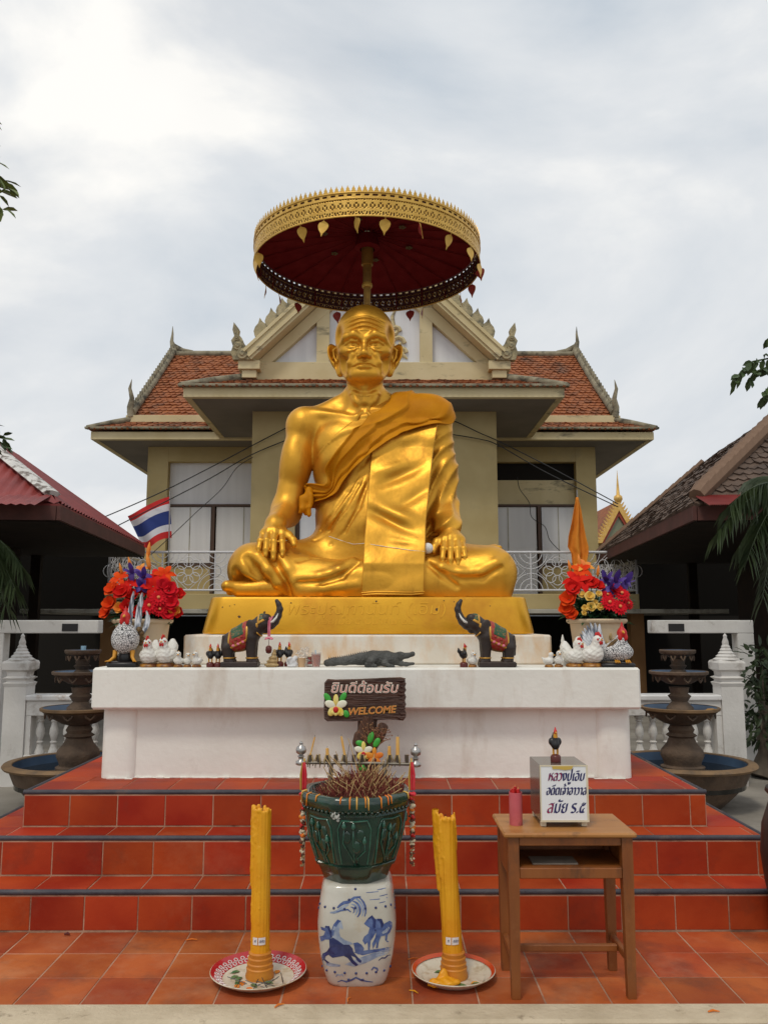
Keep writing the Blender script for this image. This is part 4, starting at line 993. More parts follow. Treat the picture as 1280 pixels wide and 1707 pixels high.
# small relief scroll on the middle panel
q = MB()
for (x, z, s_) in ((0.52, 8.02, 0.16), (0.46, 8.30, 0.12), (0.60, 7.80, 0.12)):
    q.tube([(x + s_ * math.cos(t * 0.7) * (1 - t / 14), 0.085, z + s_ * math.sin(t * 0.7) * (1 - t / 14)) for t in range(11)], [0.055] * 8 + [0.045, 0.035, 0.02], 6)
q.tube([(0.44, 0.085, 8.35), (0.40, 0.085, 8.65), (0.50, 0.085, 8.9)], [0.05, 0.04, 0.01], 6); q.tube([(0.6, 0.085, 7.78), (0.74, 0.085, 7.66)], [0.06, 0.02], 6)
q.build('relief', 'cream_trim', pav, 60)
# ---- balcony
m = MB(); m.bb(-5.62, 5.55, -0.60, 3.9, 2.02, 2.34, 0.01); m.build('balcony_slab', 'cream_wall', pav)
m = MB(); m.bb(-7.2, 7.25, -1.0, 3.9, 1.93, 2.018, 0.008); m.build('canopy_slab', 'slab_grey', pav)
def rail(p0, p1, n, name='railing'):
    p0 = Vector(p0); p1 = Vector(p1); L_ = (p1 - p0).length; d = (p1 - p0).normalized(); z0, z1 = 2.42, 3.22
    fr = MB()
    for z in (z0, z1): fr.tube([p0 + Vector((0, 0, z)), p1 + Vector((0, 0, z))], 0.028 if z == z1 else 0.022, 8)
    fr.tube([p0 + Vector((0, 0, 2.33)), p0 + Vector((0, 0, z1))], 0.028, 8); fr.tube([p1 + Vector((0, 0, 2.33)), p1 + Vector((0, 0, z1))], 0.028, 8)
    ro = fr.build(name, 'rail_white', pav, 60)
    w_ = L_ / n
    for k in range(n):
        g_ = MB(); o = p0 + d * (w_ * k)
        def pt(u, v): return o + d * (w_ * u) + Vector((0, 0, z0 + (z1 - z0) * v))
        if k: g_.tube([pt(0, 0), pt(0, 1)], 0.018, 6)
        cx, cy = 0.5, 0.5
        asp = w_ / (z1 - z0)
        def circ(u, v, r_, a0=0, a1=360, nn=14, th=0.009):
            g_.tube([pt(u + r_ * math.cos(R(a0 + (a1 - a0) * i / nn)) / asp, v + r_ * math.sin(R(a0 + (a1 - a0) * i / nn))) for i in range(nn + 1)], th, 5)
        for i in range(8): circ(0.5 + 0.24 * math.cos(R(45 * i)) / asp, 0.5 + 0.24 * math.sin(R(45 * i)), 0.13)
        circ(0.5, 0.5, 0.12)
        for (u, v, a0) in ((0, 0, 0), (1, 0, 90), (1, 1, 180), (0, 1, 270)):
            for r_ in (0.16, 0.30, 0.44): circ(u, v, r_, a0, a0 + 90, 8)
        for (u, v) in ((0.0, 0.5), (1.0, 0.5)): circ(u, v, 0.16)
        g_.tube([pt(0.5, 0), pt(0.0 + 0.12, 0.5), pt(0.5, 1), pt(1 - 0.12, 0.5), pt(0.5, 0)], 0.008, 5)
        g_.build('scrollwork', 'rail_white', ro)
rail((-5.56, -0.55, 0), (5.52, -0.55, 0), 10); rail((-5.56, -0.55, 0), (-5.56, 3.0, 0), 4); rail((5.52, -0.55, 0), (5.52, 3.0, 0), 4)
# ---- dark undercroft
m = MB(); m.bb(-12.0, 12.0, 3.2, 3.4, 0, 1.92); m.build('undercroft_wall', 'dark_room', pav)  # widened past the pavilion to hide the sky in the side gaps
for x in (-5.6, -3.0, 2.9, 5.55):
    m = MB(); m.bb(x - 0.14, x + 0.14, -0.4, -0.12, 0, 1.93); c = m.build('column', 'ochre_column', pav)
m = MB(); m.bb(-0.22, 0.22, -0.47, 0.32, ap - 0.05, ap + 0.50, 0.02); m.tube([(0, -0.40, ap + 0.45), (0, -0.46, ap + 0.75), (0, -0.38, ap + 1.05), (0, -0.50, ap + 1.40)], [0.16, 0.11, 0.07, 0.008], 8); m.build('apex_finial', 'carved_stone', pav, 50)
# ================================================================== roofs left and right, far temple gable
M('red_sheet', (0.20, 0.024, 0.022), (0.27, 0.038, 0.032), 3, 0.55, stain=(0.10, 0.02, 0.02), stscale=1.5, stlo=0.5, sthi=0.75)
M('red_fascia', (0.075, 0.026, 0.020), (0.11, 0.036, 0.028), 4, 0.7)
M('flashing', (0.55, 0.53, 0.50), (0.66, 0.64, 0.6), 4, 0.6, stain=(0.16, 0.13, 0.11), stscale=7, stlo=0.5, sthi=0.6)
M('brown_tile', (0.080, 0.050, 0.035), (0.135, 0.088, 0.063), 5, 0.8, stain=(0.055, 0.040, 0.032), stscale=2.2, stlo=0.5, sthi=0.7)
M('brown_cap', (0.15, 0.085, 0.050), (0.20, 0.12, 0.075), 6, 0.8)
M('shadow_wall', (0.006, 0.005, 0.004), rough=0.9, spec=0.1)  # near-black: shade put into the colour of the added backdrop walls
M('shaded_wood', (0.013, 0.009, 0.007), (0.022, 0.014, 0.010), 4, 0.85, spec=0.2)  # near-black so the hall interiors carry their deep shade in the colour
def hall(name, label, s, sheet):
    rot = R(5.5) * (-s)
    t = thing(name, label, 'building', (s * 4.27 - (0.12 if s > 0 else 0), 10.9, -0.05), rot)
    ez = 3.30; D = 6.0 if s < 0 else 8.0; W_ = 5.2; sl = 0.70 if s < 0 else 0.84; hw = W_ / 2
    # local frame: eave corner at the origin, x outward (away from the court), y back
    X = lambda a: s * a
    A = Vector((0, 0, ez)); B = Vector((0, D, ez)); Cc = Vector((X(hw), hw, ez + hw * sl)); Dd = Vector((X(hw), D, ez + hw * sl)); E_ = Vector((X(W_), 0, ez)); Fb = Vector((X(W_), D, ez))
    m = MB(); th = Vector((0, 0, -0.06))
    for q in ((A, B, Dd, Cc), (A, Cc, E_), (E_, Cc, Dd, Fb)):
        n = len(q); m.add([p for p in q] + [p + th for p in q], [tuple(range(n)), tuple(range(n, 2 * n))[::-1]] + [(i, (i + 1) % n, (i + 1) % n + n, i + n) for i in range(n)])
    mat = 'red_sheet' if sheet else 'brown_tile'
    m.build('roof_deck', mat, t)
    # covering
    c = MB()
    if sheet:
        def corr(o, u, v, n, k=8, clip=None):
            nr = u.cross(v).normalized(); nr = nr if nr.z > 0 else -nr
            pts = []
            for i in range(n * 4 + 1):
                f = i / (n * 4); h = 0.02 + 0.018 * math.cos(2 * math.pi * i / 4)
                for j in range(2):
                    vm = v * (clip(f) if (clip and j) else j); pts.append(o + u * f + vm + nr * h)
            c.grid(pts, n * 4 + 1, 2)
        corr(A, B - A, Cc - A - Vector((0, hw, 0)), 40, clip=lambda f: min(1.0, f * D / hw))
        corr(A, E_ - A, Vector((0, hw, hw * sl)), 34, clip=lambda f: 1 - abs(2 * f - 1))
        c.build('roof_sheets', mat, t, 60, kind='stuff')
        h = MB(); d = (Cc - A).normalized(); side = Vector((0, 0, 1)).cross(d).normalized()
        h.tube([A + d * 0.25 + Vector((0, 0, 0.05)), A + d * 3.3 + Vector((0, 0, 0.07))], 0.13, 8, flat=0.35); hc = h.build('hip_flashing', 'flashing', t, 50)
    else:
        nr1 = Vector((-s * sl, 0, 1)).normalized()
        nv = 22; nu = 56
        for j in range(nv):
            f = j / nv; y0 = hw * f; tiles_plane(c, A + Vector((X(hw * f), y0, hw * sl * f)), Vector((0, D - y0, 0)), Vector((X(hw / nv), 0, hw * sl / nv)), nr1, max(3, int(nu * (D - y0) / D)), 1, 0.028)
        nr2 = Vector((0, -sl, 1)).normalized()
        for j in range(nv):
            f = j / nv; wd = W_ * (1 - f); tiles_plane(c, A + Vector((X(hw * f), hw * f, hw * sl * f)), Vector((X(wd), 0, 0)), Vector((0, hw / nv, hw * sl / nv)), nr2, max(3, int(40 * (1 - f))), 1, 0.028)
        c.build('roof_tiles', mat, t, kind='stuff')
        d = (Cc - A).normalized()
        capm = MB().tube([(0, 0, 0), (0.26, 0, 0.02)], [0.11, 0.135], 8).mesh('hip_tile', 'brown_cap')
        yaw = math.atan2(d.y, d.x); pit = -math.asin(d.z)
        for k in range(17):
            p = A + d * (0.1 + 0.22 * k) + Vector((0, 0, 0.06)); inst('hip_tile', capm, t, p, (0, pit, yaw))
        vm = MB().tube([(0, 0, 0), (0.24, 0, 0)], [0.055, 0.075], 6).mesh('verge_tile', 'brown_cap')
        d2 = (Dd - B).normalized(); yaw = math.atan2(d2.y, d2.x); pit = -math.asin(d2.z)
        for k in range(15): inst('verge_tile', vm, t, B + d2 * (0.21 * k) + Vector((0, -0.05, 0.05)), (0, pit, yaw))
    # fascias
    m = MB(); m.bb(X(-0.02) if s > 0 else 0.02 - 0.05, X(0.03) if s > 0 else 0.02, -0.02, D, ez - 0.22, ez - 0.03); m.build('fascia', 'red_fascia', t)
    m = MB(); a, b = sorted((X(0.04), X(W_))); m.bb(a, b, -0.02, 0.03, ez - 0.22, ez - 0.03); m.build('fascia', 'red_fascia', t)
    # low tin canopy in front
    k = MB(); pts = []; nn = 40
    for i in range(nn * 2 + 1):
        x = X((0.15 + 4.6 * i / (nn * 2)) if s < 0 else (0.05 + 0.9 * i / (nn * 2))); h = 0.02 * (i % 2)
        pts += [(x, -0.55, ez - 0.10 + h), (x, 0.1, ez + 0.12 + h)]
    k.grid(pts, nn * 2 + 1, 2); k.build('tin_canopy', 'red_sheet', t)
    # hall under the roof: near-black walls and partitions put deep shade into the colour
    m = MB(); a, b = sorted((X(W_ - 0.5), X(W_ - 0.3))); m.bb(a, b, 0.3, D, 0, ez - 0.2); m.build('wall', 'shaded_wood', t); m = MB(); a, b = sorted((X(2.2), X(W_ - 0.5))); m.bb(a, b, 2.6, 2.8, 0, ez - 0.2); m.build('partition', 'shaded_wood', t)
    m = MB(); a, b = sorted((X(0.031), X(W_ - 0.05))); m.bb(a, b, 0.031, D - 0.05, ez - 0.24, ez - 0.10); m.build('ceiling', 'shaded_wood', t)
    m = MB(); a, b = sorted((X(1.9), X(2.2))); m.bb(a, b, 2.6, 4.4, 0, ez - 0.2); m.build('partition', 'shaded_wood', t)
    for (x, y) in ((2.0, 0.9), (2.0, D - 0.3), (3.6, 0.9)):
        m = MB(); m.bb(X(x) - 0.09, X(x) + 0.09, y - 0.09, y + 0.09, 0, ez - 0.23); m.build('post', 'shaded_wood', t)
    return t
hall('open_hall', 'open hall under a red sheet-metal roof, left of the pavilion', -1, True)
hall('wooden_hall', 'deeply shaded wooden hall under a brown tiled roof, right of the pavilion', 1, False)
for s, lab in ((-1, 'added dark backdrop wall filling the gap left of the pavilion'), (1, 'added dark backdrop wall filling the gap right of the pavilion')):
    m = MB(); a, b = sorted((s * 5.95 - 0.16, s * 16.0)); m.bb(a, b, 22.5, 22.75, -0.05, 3.55); tag(m.build('backdrop_wall', 'shadow_wall'), lab, 'wall', 'added dark backdrop walls')  # added to hide the sky so the gaps read as deep shade
# far temple gable
M('temple_gold', (0.62, 0.36, 0.08), (0.72, 0.46, 0.14), 8, 0.5, 0.3)
M('temple_red', (0.30, 0.05, 0.03), rough=0.7)
M('temple_glass', (0.10, 0.16, 0.12), (0.25, 0.22, 0.10), 30, 0.3)
tg = thing('temple_gable', 'small gold-edged temple gable with slender spire beyond the brown roof', 'temple', (11.55, 40, -0.05))
HG = 1.10; zb = 5.6; za = 7.70
m = MB(); m.prism([(-HG, zb), (HG, zb), (0, za)], 0.3, 8); m.build('roof', 'roof_clay', tg)
m = MB(); m.prism([(-HG * .72, zb), (HG * .72, zb), (0, za - 0.75)], 0.1, 0.32); m.build('pediment', 'temple_glass', tg)
for s in (-1, 1):
    m = MB(); m.prism([(s * HG, zb), (0, za), (0, za - 0.5), (s * HG * .8, zb)], -0.1, 0.2); m.build('bargeboard', 'temple_gold', tg)
    m = MB(); m.prism([(s * HG * .86, zb), (0, za - 0.42), (0, za - 0.75), (s * HG * .70, zb)], -0.02, 0.25); m.build('inner_board', 'temple_red', tg)
    for k in range(14):
        f = (k + 0.5) / 14; p = Vector((s * HG * (1 - f), 0, zb + (za - zb) * f)); q = MB()
        q.prism([(p.x - 0.08, p.z - 0.05), (p.x + s * 0.16, p.z + 0.16), (p.x + 0.08, p.z - 0.05)] if s > 0 else [(p.x + 0.08, p.z - 0.05), (p.x + s * 0.16, p.z + 0.16), (p.x - 0.08, p.z - 0.05)], -0.08, 0.06); q.build('crest_leaf', 'temple_gold', tg)
m = MB(); m.lathe([(0.10, za - 0.1), (0.22, za + 0.05), (0.20, za + 0.2), (0.09, za + 0.28), (0.06, za + 0.7), (0.03, za + 1.1), (0.005, za + 1.5)], 10); m.build('spire', 'temple_gold', tg, 50)
m = MB(); m.bb(-1.3, 1.3, 0.6, 8, 0, zb + 0.1); m.build('wall', 'cream_wall', tg)
# ================================================================== balustrade, fountains, frames, flags, cables
M('white_paint', (0.60, 0.58, 0.55), (0.70, 0.68, 0.65), 3, 0.7, bump=0.15, bscale=30, stain=(0.24, 0.20, 0.16), stscale=3.0, stlo=0.55, sthi=0.75)
M('white_marble', (0.66, 0.65, 0.64), (0.75, 0.74, 0.73), 4, 0.4, stain=(0.42, 0.33, 0.26), stscale=4, stlo=0.55, sthi=0.65)
M('fountain_stone', (0.090, 0.058, 0.036), (0.155, 0.102, 0.066), 5, 0.8, bump=0.4, bscale=40, stain=(0.055, 0.038, 0.028), stscale=3, stlo=0.48, sthi=0.7)
M('rim_tan', (0.17, 0.100, 0.045), (0.235, 0.145, 0.07), 5, 0.7, bump=0.2, stain=(0.10, 0.07, 0.045), stscale=5, stlo=0.52, sthi=0.7)
M('blue_paint', (0.030, 0.070, 0.135), (0.05, 0.10, 0.18), 4, 0.5)
M('pool_water', (0.010, 0.010, 0.008), rough=0.06, spec=0.6)
BY = 9.24
def z9(y): return 1.667 - BY * math.tan(math.atan((y - 853.5) / 1380) - R(7.7))
def sq(prof, c, n=4):
    m = MB(); m.lathe([(r_ * (math.sqrt(2) if n == 4 else 1), z) for r_, z in prof], n, c, a0=R(45) if n == 4 else 0); return m
GZ0 = -0.05
def balustrade(sx, label):
    cx = XA + 0.02 + sx * 3.87
    t = thing('balustrade', label, 'balustrade', (cx, BY, GZ0)); o = Vector((cx, BY, GZ0))
    g_ = -GZ0
    m = sq([(0.118, 0), (0.118, 1.00 + g_)], (0, 0, 0)); m.build('post', 'white_paint', t)
    m = sq([(0.118, 0.99 + g_), (0.134, 1.03 + g_), (0.105, 1.045 + g_), (0.105, 1.06 + g_), (0.136, 1.085 + g_), (0.100, 1.105 + g_), (0.106, 1.15 + g_), (0.142, 1.175 + g_), (0.146, 1.245 + g_), (0.136, 1.265 + g_), (0.10, 1.28 + g_)], (0, 0, 0)); cap = m.build('post_cap', 'white_paint', t)
    pr = []; z = 1.27 + g_; r_ = 0.135
    for k in range(5):
        pr += [(r_, z), (r_ * 1.06, z + 0.012), (r_ * 0.80, z + 0.032)]; z += 0.034; r_ *= 0.76
    pr += [(0.034, z), (0.036, z + 0.03), (0.018, z + 0.08), (0.022, z + 0.095), (0.004, z + 0.125)]
    m = MB(); m.lathe(pr, 14, (0, 0, 0)); m.build('spire', 'white_paint', cap, 40)
    L_ = 2.9; x0, x1 = sorted((-sx * 0.119, -sx * L_))
    m = MB(); m.bb(x0, x1, -0.13, 0.13, 0.845 + g_, 0.905 + g_, 0.012); m.build('coping', 'white_marble', t)
    m = MB(); m.bb(x0, x1, -0.10, 0.10, 0.685 + g_, 0.8445 + g_, 0.006); m.build('beam', 'white_paint', t)
    m = MB(); m.bb(x0, x1, -0.11, 0.11, 0.0, 0.275 + g_, 0.006); m.build('plinth', 'white_paint', t)
    e0 = -sx * 0.119; m = MB(); a, b = sorted((e0, e0 - sx * 0.06)); m.bb(a, b, -0.095, 0.095, 0.275 + g_, 0.685 + g_); m.build('end_jamb', 'white_paint', t)
    pf = [(0.058, 0), (0.058, 0.03), (0.046, 0.045), (0.036, 0.075), (0.030, 0.10), (0.048, 0.112), (0.030, 0.126), (0.040, 0.155), (0.056, 0.195), (0.052, 0.235), (0.034, 0.285), (0.030, 0.300), (0.048, 0.314), (0.034, 0.328), (0.058, 0.345), (0.058, 0.37)]
    bm_ = MB().lathe([(r_ * 0.84, z * 1.108) for r_, z in pf], 14).mesh('baluster', 'white_paint', 40)
    k = 0
    x = 0.119 + 0.13
    while x < L_ - 0.05:
        inst('baluster', bm_, t, (-sx * x, 0, 0.275 + g_)); x += 0.148
balustrade(-1, 'white balustrade with spired end post, left of the pedestal'); balustrade(1, 'white balustrade with spired end post, right of the pedestal')
FY = 8.2
def fountain(x, label):
    t = thing('fountain', label, 'fountain', (x, FY, GZ0), 0); g_ = -GZ0
    # basin
    m = MB(); m.lathe([(0.30, 0), (0.3384, 0.01), (0.4512, 0.12), (0.5640, 0.25), (0.6157, 0.33 + g_), (0.5922, 0.33 + g_), (0.5358, 0.22), (0.4230, 0.10), (0.0188, 0.06)], 48, caps=False); ba = m.build('basin', 'fountain_stone', t, 50)
    m = MB(); m.lathe([(0.5969, 0.325 + g_), (0.6580, 0.330 + g_), (0.6721, 0.350 + g_), (0.6580, 0.368 + g_), (0.5828, 0.371 + g_), (0.5753, 0.36 + g_), (0.5828, 0.33 + g_)], 48, caps=False); m.build('basin_rim', 'rim_tan', ba, 50)
    m = MB(); m.lathe([(0.5743, 0.362 + g_), (0.5640, 0.31 + g_), (0.5499, 0.26 + g_)], 48, caps=False); m.build('painted_band', 'blue_paint', ba, 50)
    m = MB(); m.lathe([(0.0188, 0.2), (0.5546, 0.20), (0.5593, 0.285 + g_), (0.0188, 0.285 + g_)], 48, caps=False); m.build('water', 'pool_water', t)
    # stem
    m = MB(); m.lathe([(0.20, 0.28 + g_), (0.205, 0.315 + g_), (0.17, 0.33 + g_), (0.175, 0.36 + g_), (0.205, 0.42 + g_), (0.195, 0.465 + g_), (0.14, 0.53 + g_), (0.115, 0.585 + g_), (0.145, 0.605 + g_), (0.11, 0.63 + g_), (0.125, 0.66 + g_), (0.10, 0.70 + g_)], 24, fn=lambda a, z: 1 + (0.02 * math.cos(8 * a) if 0.38 < z - g_ < 0.5 else 0)); m.build('stem', 'fountain_stone', t, 50)
    for (r_, zr, h, zs) in ((0.365, 0.875, 0.17, 1.03), (0.275, 1.215, 0.13, 1.30), (0.170, 1.418, 0.085, None)):
        z = zr + g_
        m = MB(); m.lathe([(r_ * 0.28, z - h), (r_ * 0.42, z - h * 0.92), (r_ * 0.72, z - h * 0.55), (r_ * 0.90, z - 0.045)], 64, caps=False, fn=lambda a, zz: 1 + 0.035 * abs(math.sin(5 * a))); bo = m.build('bowl', 'fountain_stone', t, 60)
        m = MB(); m.lathe([(r_ * 0.88, z - 0.046), (r_ * 1.0, z - 0.028), (r_ * 1.01, z - 0.006), (r_ * 0.97, z), (r_ * 0.93, z - 0.002)], 48, caps=False); m.build('bowl_rim', 'rim_tan' if r_ > 0.3 else 'fountain_stone', bo, 50)
        m = MB(); m.lathe([(r_ * 0.94, z - 0.004), (r_ * 0.7, z - 0.03), (0.01, z - 0.05)], 40, caps=False); m.build('bowl_lining', 'blue_paint', bo, 50)
        for k in range(10):
            a = 2 * math.pi * (k + 0.5) / 10; q = MB(); rr = r_ * 0.84
            q.tube([(rr * math.cos(a + d_) * (1 + 0.03), rr * math.sin(a + d_) * (1 + 0.03), z - 0.055 - dz) for d_, dz in ((-0.14, 0.0), (-0.11, 0.02), (0, 0.045), (0.11, 0.02), (0.14, 0.0))], 0.010, 5); q.build('swag', 'fountain_stone', bo, 60)
        if zs:
            zs += g_; m = MB(); q = zr + g_ - 0.06; hh = zs - q
            m.lathe([(r_ * 0.36, q), (r_ * 0.34, q + hh * 0.25), (r_ * 0.20, q + hh * 0.5), (r_ * 0.30, q + hh * 0.75), (r_ * 0.22, q + hh * 0.85), (r_ * 0.26, q + hh + 0.03)], 20); m.build('stem', 'fountain_stone', t, 50)
    return t
f1 = fountain(-2.91, 'three-tiered stone fountain with round basin, left of the pedestal'); f2 = fountain(2.89, 'three-tiered stone fountain with round basin, right of the pedestal')
M('clear_blue', (0.35, 0.55, 0.68), rough=0.3)
cu_ = thing('plastic_cup', 'tiny pale blue cup on the left fountain\'s top bowl', 'cup', (-2.90, FY - 0.02, 1.40)); m = MB(); m.lathe([(0.022, 0), (0.026, 0.055), (0.022, 0.055), (0.018, 0.006)], 12); m.build('cup', 'clear_blue', cu_, 40)
M('dry_leaf', (0.42, 0.20, 0.03), rough=0.7)
lf = MB(); lf.add([(-0.05, 0, 0.005), (-0.02, -0.022, 0.012), (0.03, -0.018, 0.014), (0.055, 0, 0.01), (0.03, 0.018, 0.02), (-0.02, 0.022, 0.018)], [(0, 1, 2, 3, 4, 5)])
o = lf.build('fallen_leaf', 'dry_leaf'); o.location = (3.07, FY - 0.29, 0.862); tag(o, 'yellow fallen leaf in the lower bowl of the right fountain', 'leaf')
# white concrete frames by the halls, with their dark plates
M('dark_plate', (0.012, 0.010, 0.010), rough=0.4)
def frame(sx, label):
    a, b = (3.27, 4.50) if sx > 0 else (3.42, 4.75); t = thing('concrete_frame', label, 'frame', (sx * (a + b) / 2, 10.2, GZ0)); g_ = -GZ0; cx = sx * (a + b) / 2
    x0, x1 = sorted((sx * a - cx, sx * b - cx)); m = MB(); m.bb(x0, x1, -0.09, 0.09, 1.555 + g_, 1.712 + g_, 0.008); m.build('beam', 'white_paint', t)
    for xe in (sx * b - cx - sx * 0.10,):
        m = MB(); m.bb(xe - 0.10, xe + 0.10, -0.088, 0.088, 0, 1.555 + g_, 0.008); m.build('post', 'white_paint', t)
    px = (1127 if sx > 0 else 118); q = at(px, 1046, 10.11); m = MB(); m.bb(q.x - cx - 0.095, q.x - cx + 0.095, -0.099, -0.0902, q.z - 0.045 + g_, q.z + 0.045 + g_); m.build('name_plate', 'dark_plate', t)
frame(-1, 'white concrete frame with a dark plate, beside the left balustrade'); frame(1, 'white concrete frame with a dark plate, beside the right balustrade')
# ---- flags
M('flag_red', (0.62, 0.022, 0.022), rough=0.8); M('flag_white', (0.72, 0.71, 0.74), rough=0.8); M('flag_blue', (0.022, 0.045, 0.21), rough=0.8)
M('flag_orange', (0.66, 0.20, 0.012), (0.74, 0.26, 0.018), 5, 0.8)
M('metal_pole', (0.35, 0.34, 0.33), rough=0.4, metal=0.6)
YF = 17.36
tp = at(284, 822, YF); bt = at(287, 992, YF)
fl = thing('striped_flag', 'flag with red, white and blue stripes flying left of the statue', 'flag', (tp.x, YF, 2.30))
m = MB(); m.tube([(0.03, 0, 0), (0, 0, tp.z - 2.30 + 0.05)], 0.014, 8); m.build('pole', 'metal_pole', fl, 50)
c00 = at(283, 829, YF); c10 = at(212, 860, YF - 0.2); c11 = at(236, 911, YF - 0.15); c01 = at(285, 897, YF)
def flagpt(u, v):
    p = (c00 * (1 - u) + c10 * u) * (1 - v) + (c01 * (1 - u) + c11 * u) * v
    p = p + Vector((0, 0.10 * math.sin(u * 7 + v * 1.5), 0.045 * math.sin(u * 6.0 + 0.3) - 0.06 * math.sin(math.pi * u) * (v - 0.5)))
    return p - Vector((tp.x, YF, 2.30))
for (v0, v1, mt) in ((0, 1 / 6, 'flag_red'), (1 / 6, 2 / 6, 'flag_white'), (2 / 6, 4 / 6, 'flag_blue'), (4 / 6, 5 / 6, 'flag_white'), (5 / 6, 1, 'flag_red')):
    m = MB(); m.grid([flagpt(i / 24, v0 + (v1 - v0) * j / 4) for i in range(25) for j in range(5)], 25, 5); m.build('stripe', mt, fl, 180)
tp = at(962, 820, YF)
fo = thing('orange_flag', 'plain orange flag drooping from its pole right of the statue', 'flag', (tp.x, YF, 2.30))
m = MB(); m.tube([(0, 0.03, 0), (0, 0.03, tp.z - 2.25)], 0.014, 8); m.build('pole', 'metal_pole', fo, 50)
rows = [(829, 959, 963), (850, 955, 968), (872, 951, 971), (895, 946, 975), (912, 945, 979), (922, 951, 979), (938, 953, 976), (958, 957, 974)]
m = MB(); pts = []
for k in range(29):
    f = k / 28 * (len(rows) - 1); i = min(int(f), len(rows) - 2); g_ = f - i; y = rows[i][0] * (1 - g_) + rows[i + 1][0] * g_; xa = rows[i][1] * (1 - g_) + rows[i + 1][1] * g_; xb = rows[i][2] * (1 - g_) + rows[i + 1][2] * g_
    for j in range(17):
        u = j / 16; q = at(xa + (xb - xa) * u, y, YF - 0.05); q.y += 0.06 * math.sin(u * 11 + y * 0.02) * min(1, k / 8) - 0.03; pts.append(q - Vector((tp.x, YF, 2.30)))
m.grid(pts, 29, 17); o = m.build('cloth', 'flag_orange', fo, 180); o.modifiers.new('s', 'SOLIDIFY').thickness = 0.004
# ---- cables strung along the pavilion
M('cable_black', (0.012, 0.012, 0.012), rough=0.6)
def cable(pts, label, r_=0.012):
    P = [at(*p) for p in pts]; Q = []
    for i in range(len(P) - 1):
        for k in range(6):
            t = k / 6; p0, p1, p2, p3 = P[max(i - 1, 0)], P[i], P[i + 1], P[min(i + 2, len(P) - 1)]
            Q.append(0.5 * ((2 * p1) + (-p0 + p2) * t + (2 * p0 - 5 * p1 + 4 * p2 - p3) * t * t + (-p0 + 3 * p1 - 3 * p2 + p3) * t ** 3))
    Q.append(P[-1]); m = MB(); m.tube(Q, r_, 5); tag(m.build('cable', 'cable_black', None, 180), label, 'cable')
cable([(60, 905, 16.5), (150, 872, 17.0), (260, 825, 17.2), (350, 780, 17.5), (422, 742, 17.9), (480, 712, 17.9)], 'uppermost black cable rising to the pavilion left of the statue')
cable([(190, 880, 17.0), (285, 832, 17.2), (350, 798, 17.5), (422, 757, 17.9), (500, 725, 17.9)], 'second black cable slanting up to the pavilion left of the statue')
cable([(252, 925, 17.3), (290, 890, 17.4), (330, 852, 17.5), (370, 815, 17.6), (395, 780, 17.7), (422, 762, 17.9)], 'thin slack cable crossing the left doors of the pavilion', 0.008)
cable([(740, 698, 17.9), (762, 704, 17.9), (800, 722, 17.9), (830, 735, 17.9), (900, 770, 17.5), (960, 802, 17.3), (1030, 840, 17.2)], 'upper black cable slanting down right of the statue')
cable([(745, 723, 17.9), (800, 732, 17.9), (830, 742, 17.9), (900, 782, 17.5), (960, 812, 17.3), (1030, 845, 17.2)], 'lower black cable slanting down right of the statue')
cable([(862, 795, 21.5), (866, 815, 21.5), (882, 838, 21.5), (886, 862, 21.5), (908, 878, 21.5), (916, 900, 21.5), (935, 920, 21.5)], 'black wire dangling in front of the right doors', 0.010)
# ================================================================== trees and palms at the edges
M('leaf_dark', (0.030, 0.055, 0.014), (0.055, 0.095, 0.022), 6, 0.55)
M('leaf_light', (0.11, 0.15, 0.022), (0.16, 0.20, 0.04), 6, 0.55)
M('palm_leaf', (0.020, 0.036, 0.012), (0.042, 0.064, 0.020), 4, 0.5)
M('palm_dry', (0.30, 0.24, 0.08), rough=0.7)
M('bark', (0.09, 0.07, 0.05), (0.14, 0.11, 0.08), 8, 0.9, bump=0.6, bscale=20)
def leafq(mb, p, d, up, L_, w_):
    d = d.normalized(); s = d.cross(up)
    s = s.normalized() if s.length > 1e-4 else d.orthogonal().normalized(); n = s.cross(d)
    pts = [p, p + d * L_ * 0.3 + s * w_ * 0.42 + n * w_ * 0.1, p + d * L_ * 0.65 + s * w_ * 0.40 + n * w_ * 0.05, p + d * L_ - n * L_ * 0.10, p + d * L_ * 0.65 - s * w_ * 0.40 + n * w_ * 0.05, p + d * L_ * 0.3 - s * w_ * 0.42 + n * w_ * 0.1, p + d * L_ * 0.5 - n * 0.02 * L_]
    mb.add(pts, [(0, 1, 6), (1, 2, 6), (2, 3, 6), (3, 4, 6), (4, 5, 6), (5, 0, 6)])
def rv(s=1.0): return Vector((random.gauss(0, s), random.gauss(0, s), random.gauss(0, s)))
def broad_tree(name, label, base, trunk_top, clusters, mat, L_=0.16, w_=0.085, per=60, twig=True):
    base = Vector(base); t = thing(name, label, 'tree', base); tt = Vector(trunk_top) - base
    m = MB(); m.tube([(0, 0, 0), tt * 0.5 + Vector((0.1, 0.05, 0)), tt], [0.16, 0.12, 0.07], 9)
    for c, r_, n in clusters:
        c = Vector(c) - base; m.tube([tt * random.uniform(0.65, 1.0), tt.lerp(c, 0.5) + Vector((0, 0, 0.12)), c], [0.05, 0.03, 0.008], 6)
    m.build('trunk', 'bark', t, 60)
    k = MB()
    for c, r_, n in clusters:
        c = Vector(c) - base
        for i in range(n):
            q = rv(); q = q.normalized() * r_ * random.random() ** 0.4; p = c + q
            d = (q.normalized() * 0.7 + rv(0.5) + Vector((0, 0, -0.25))); leafq(k, p, d, Vector((0, 0, 1)) + rv(0.3), L_ * random.uniform(0.6, 1.15), w_ * random.uniform(0.7, 1.1))
    k.build('crown', mat, t)
    return t
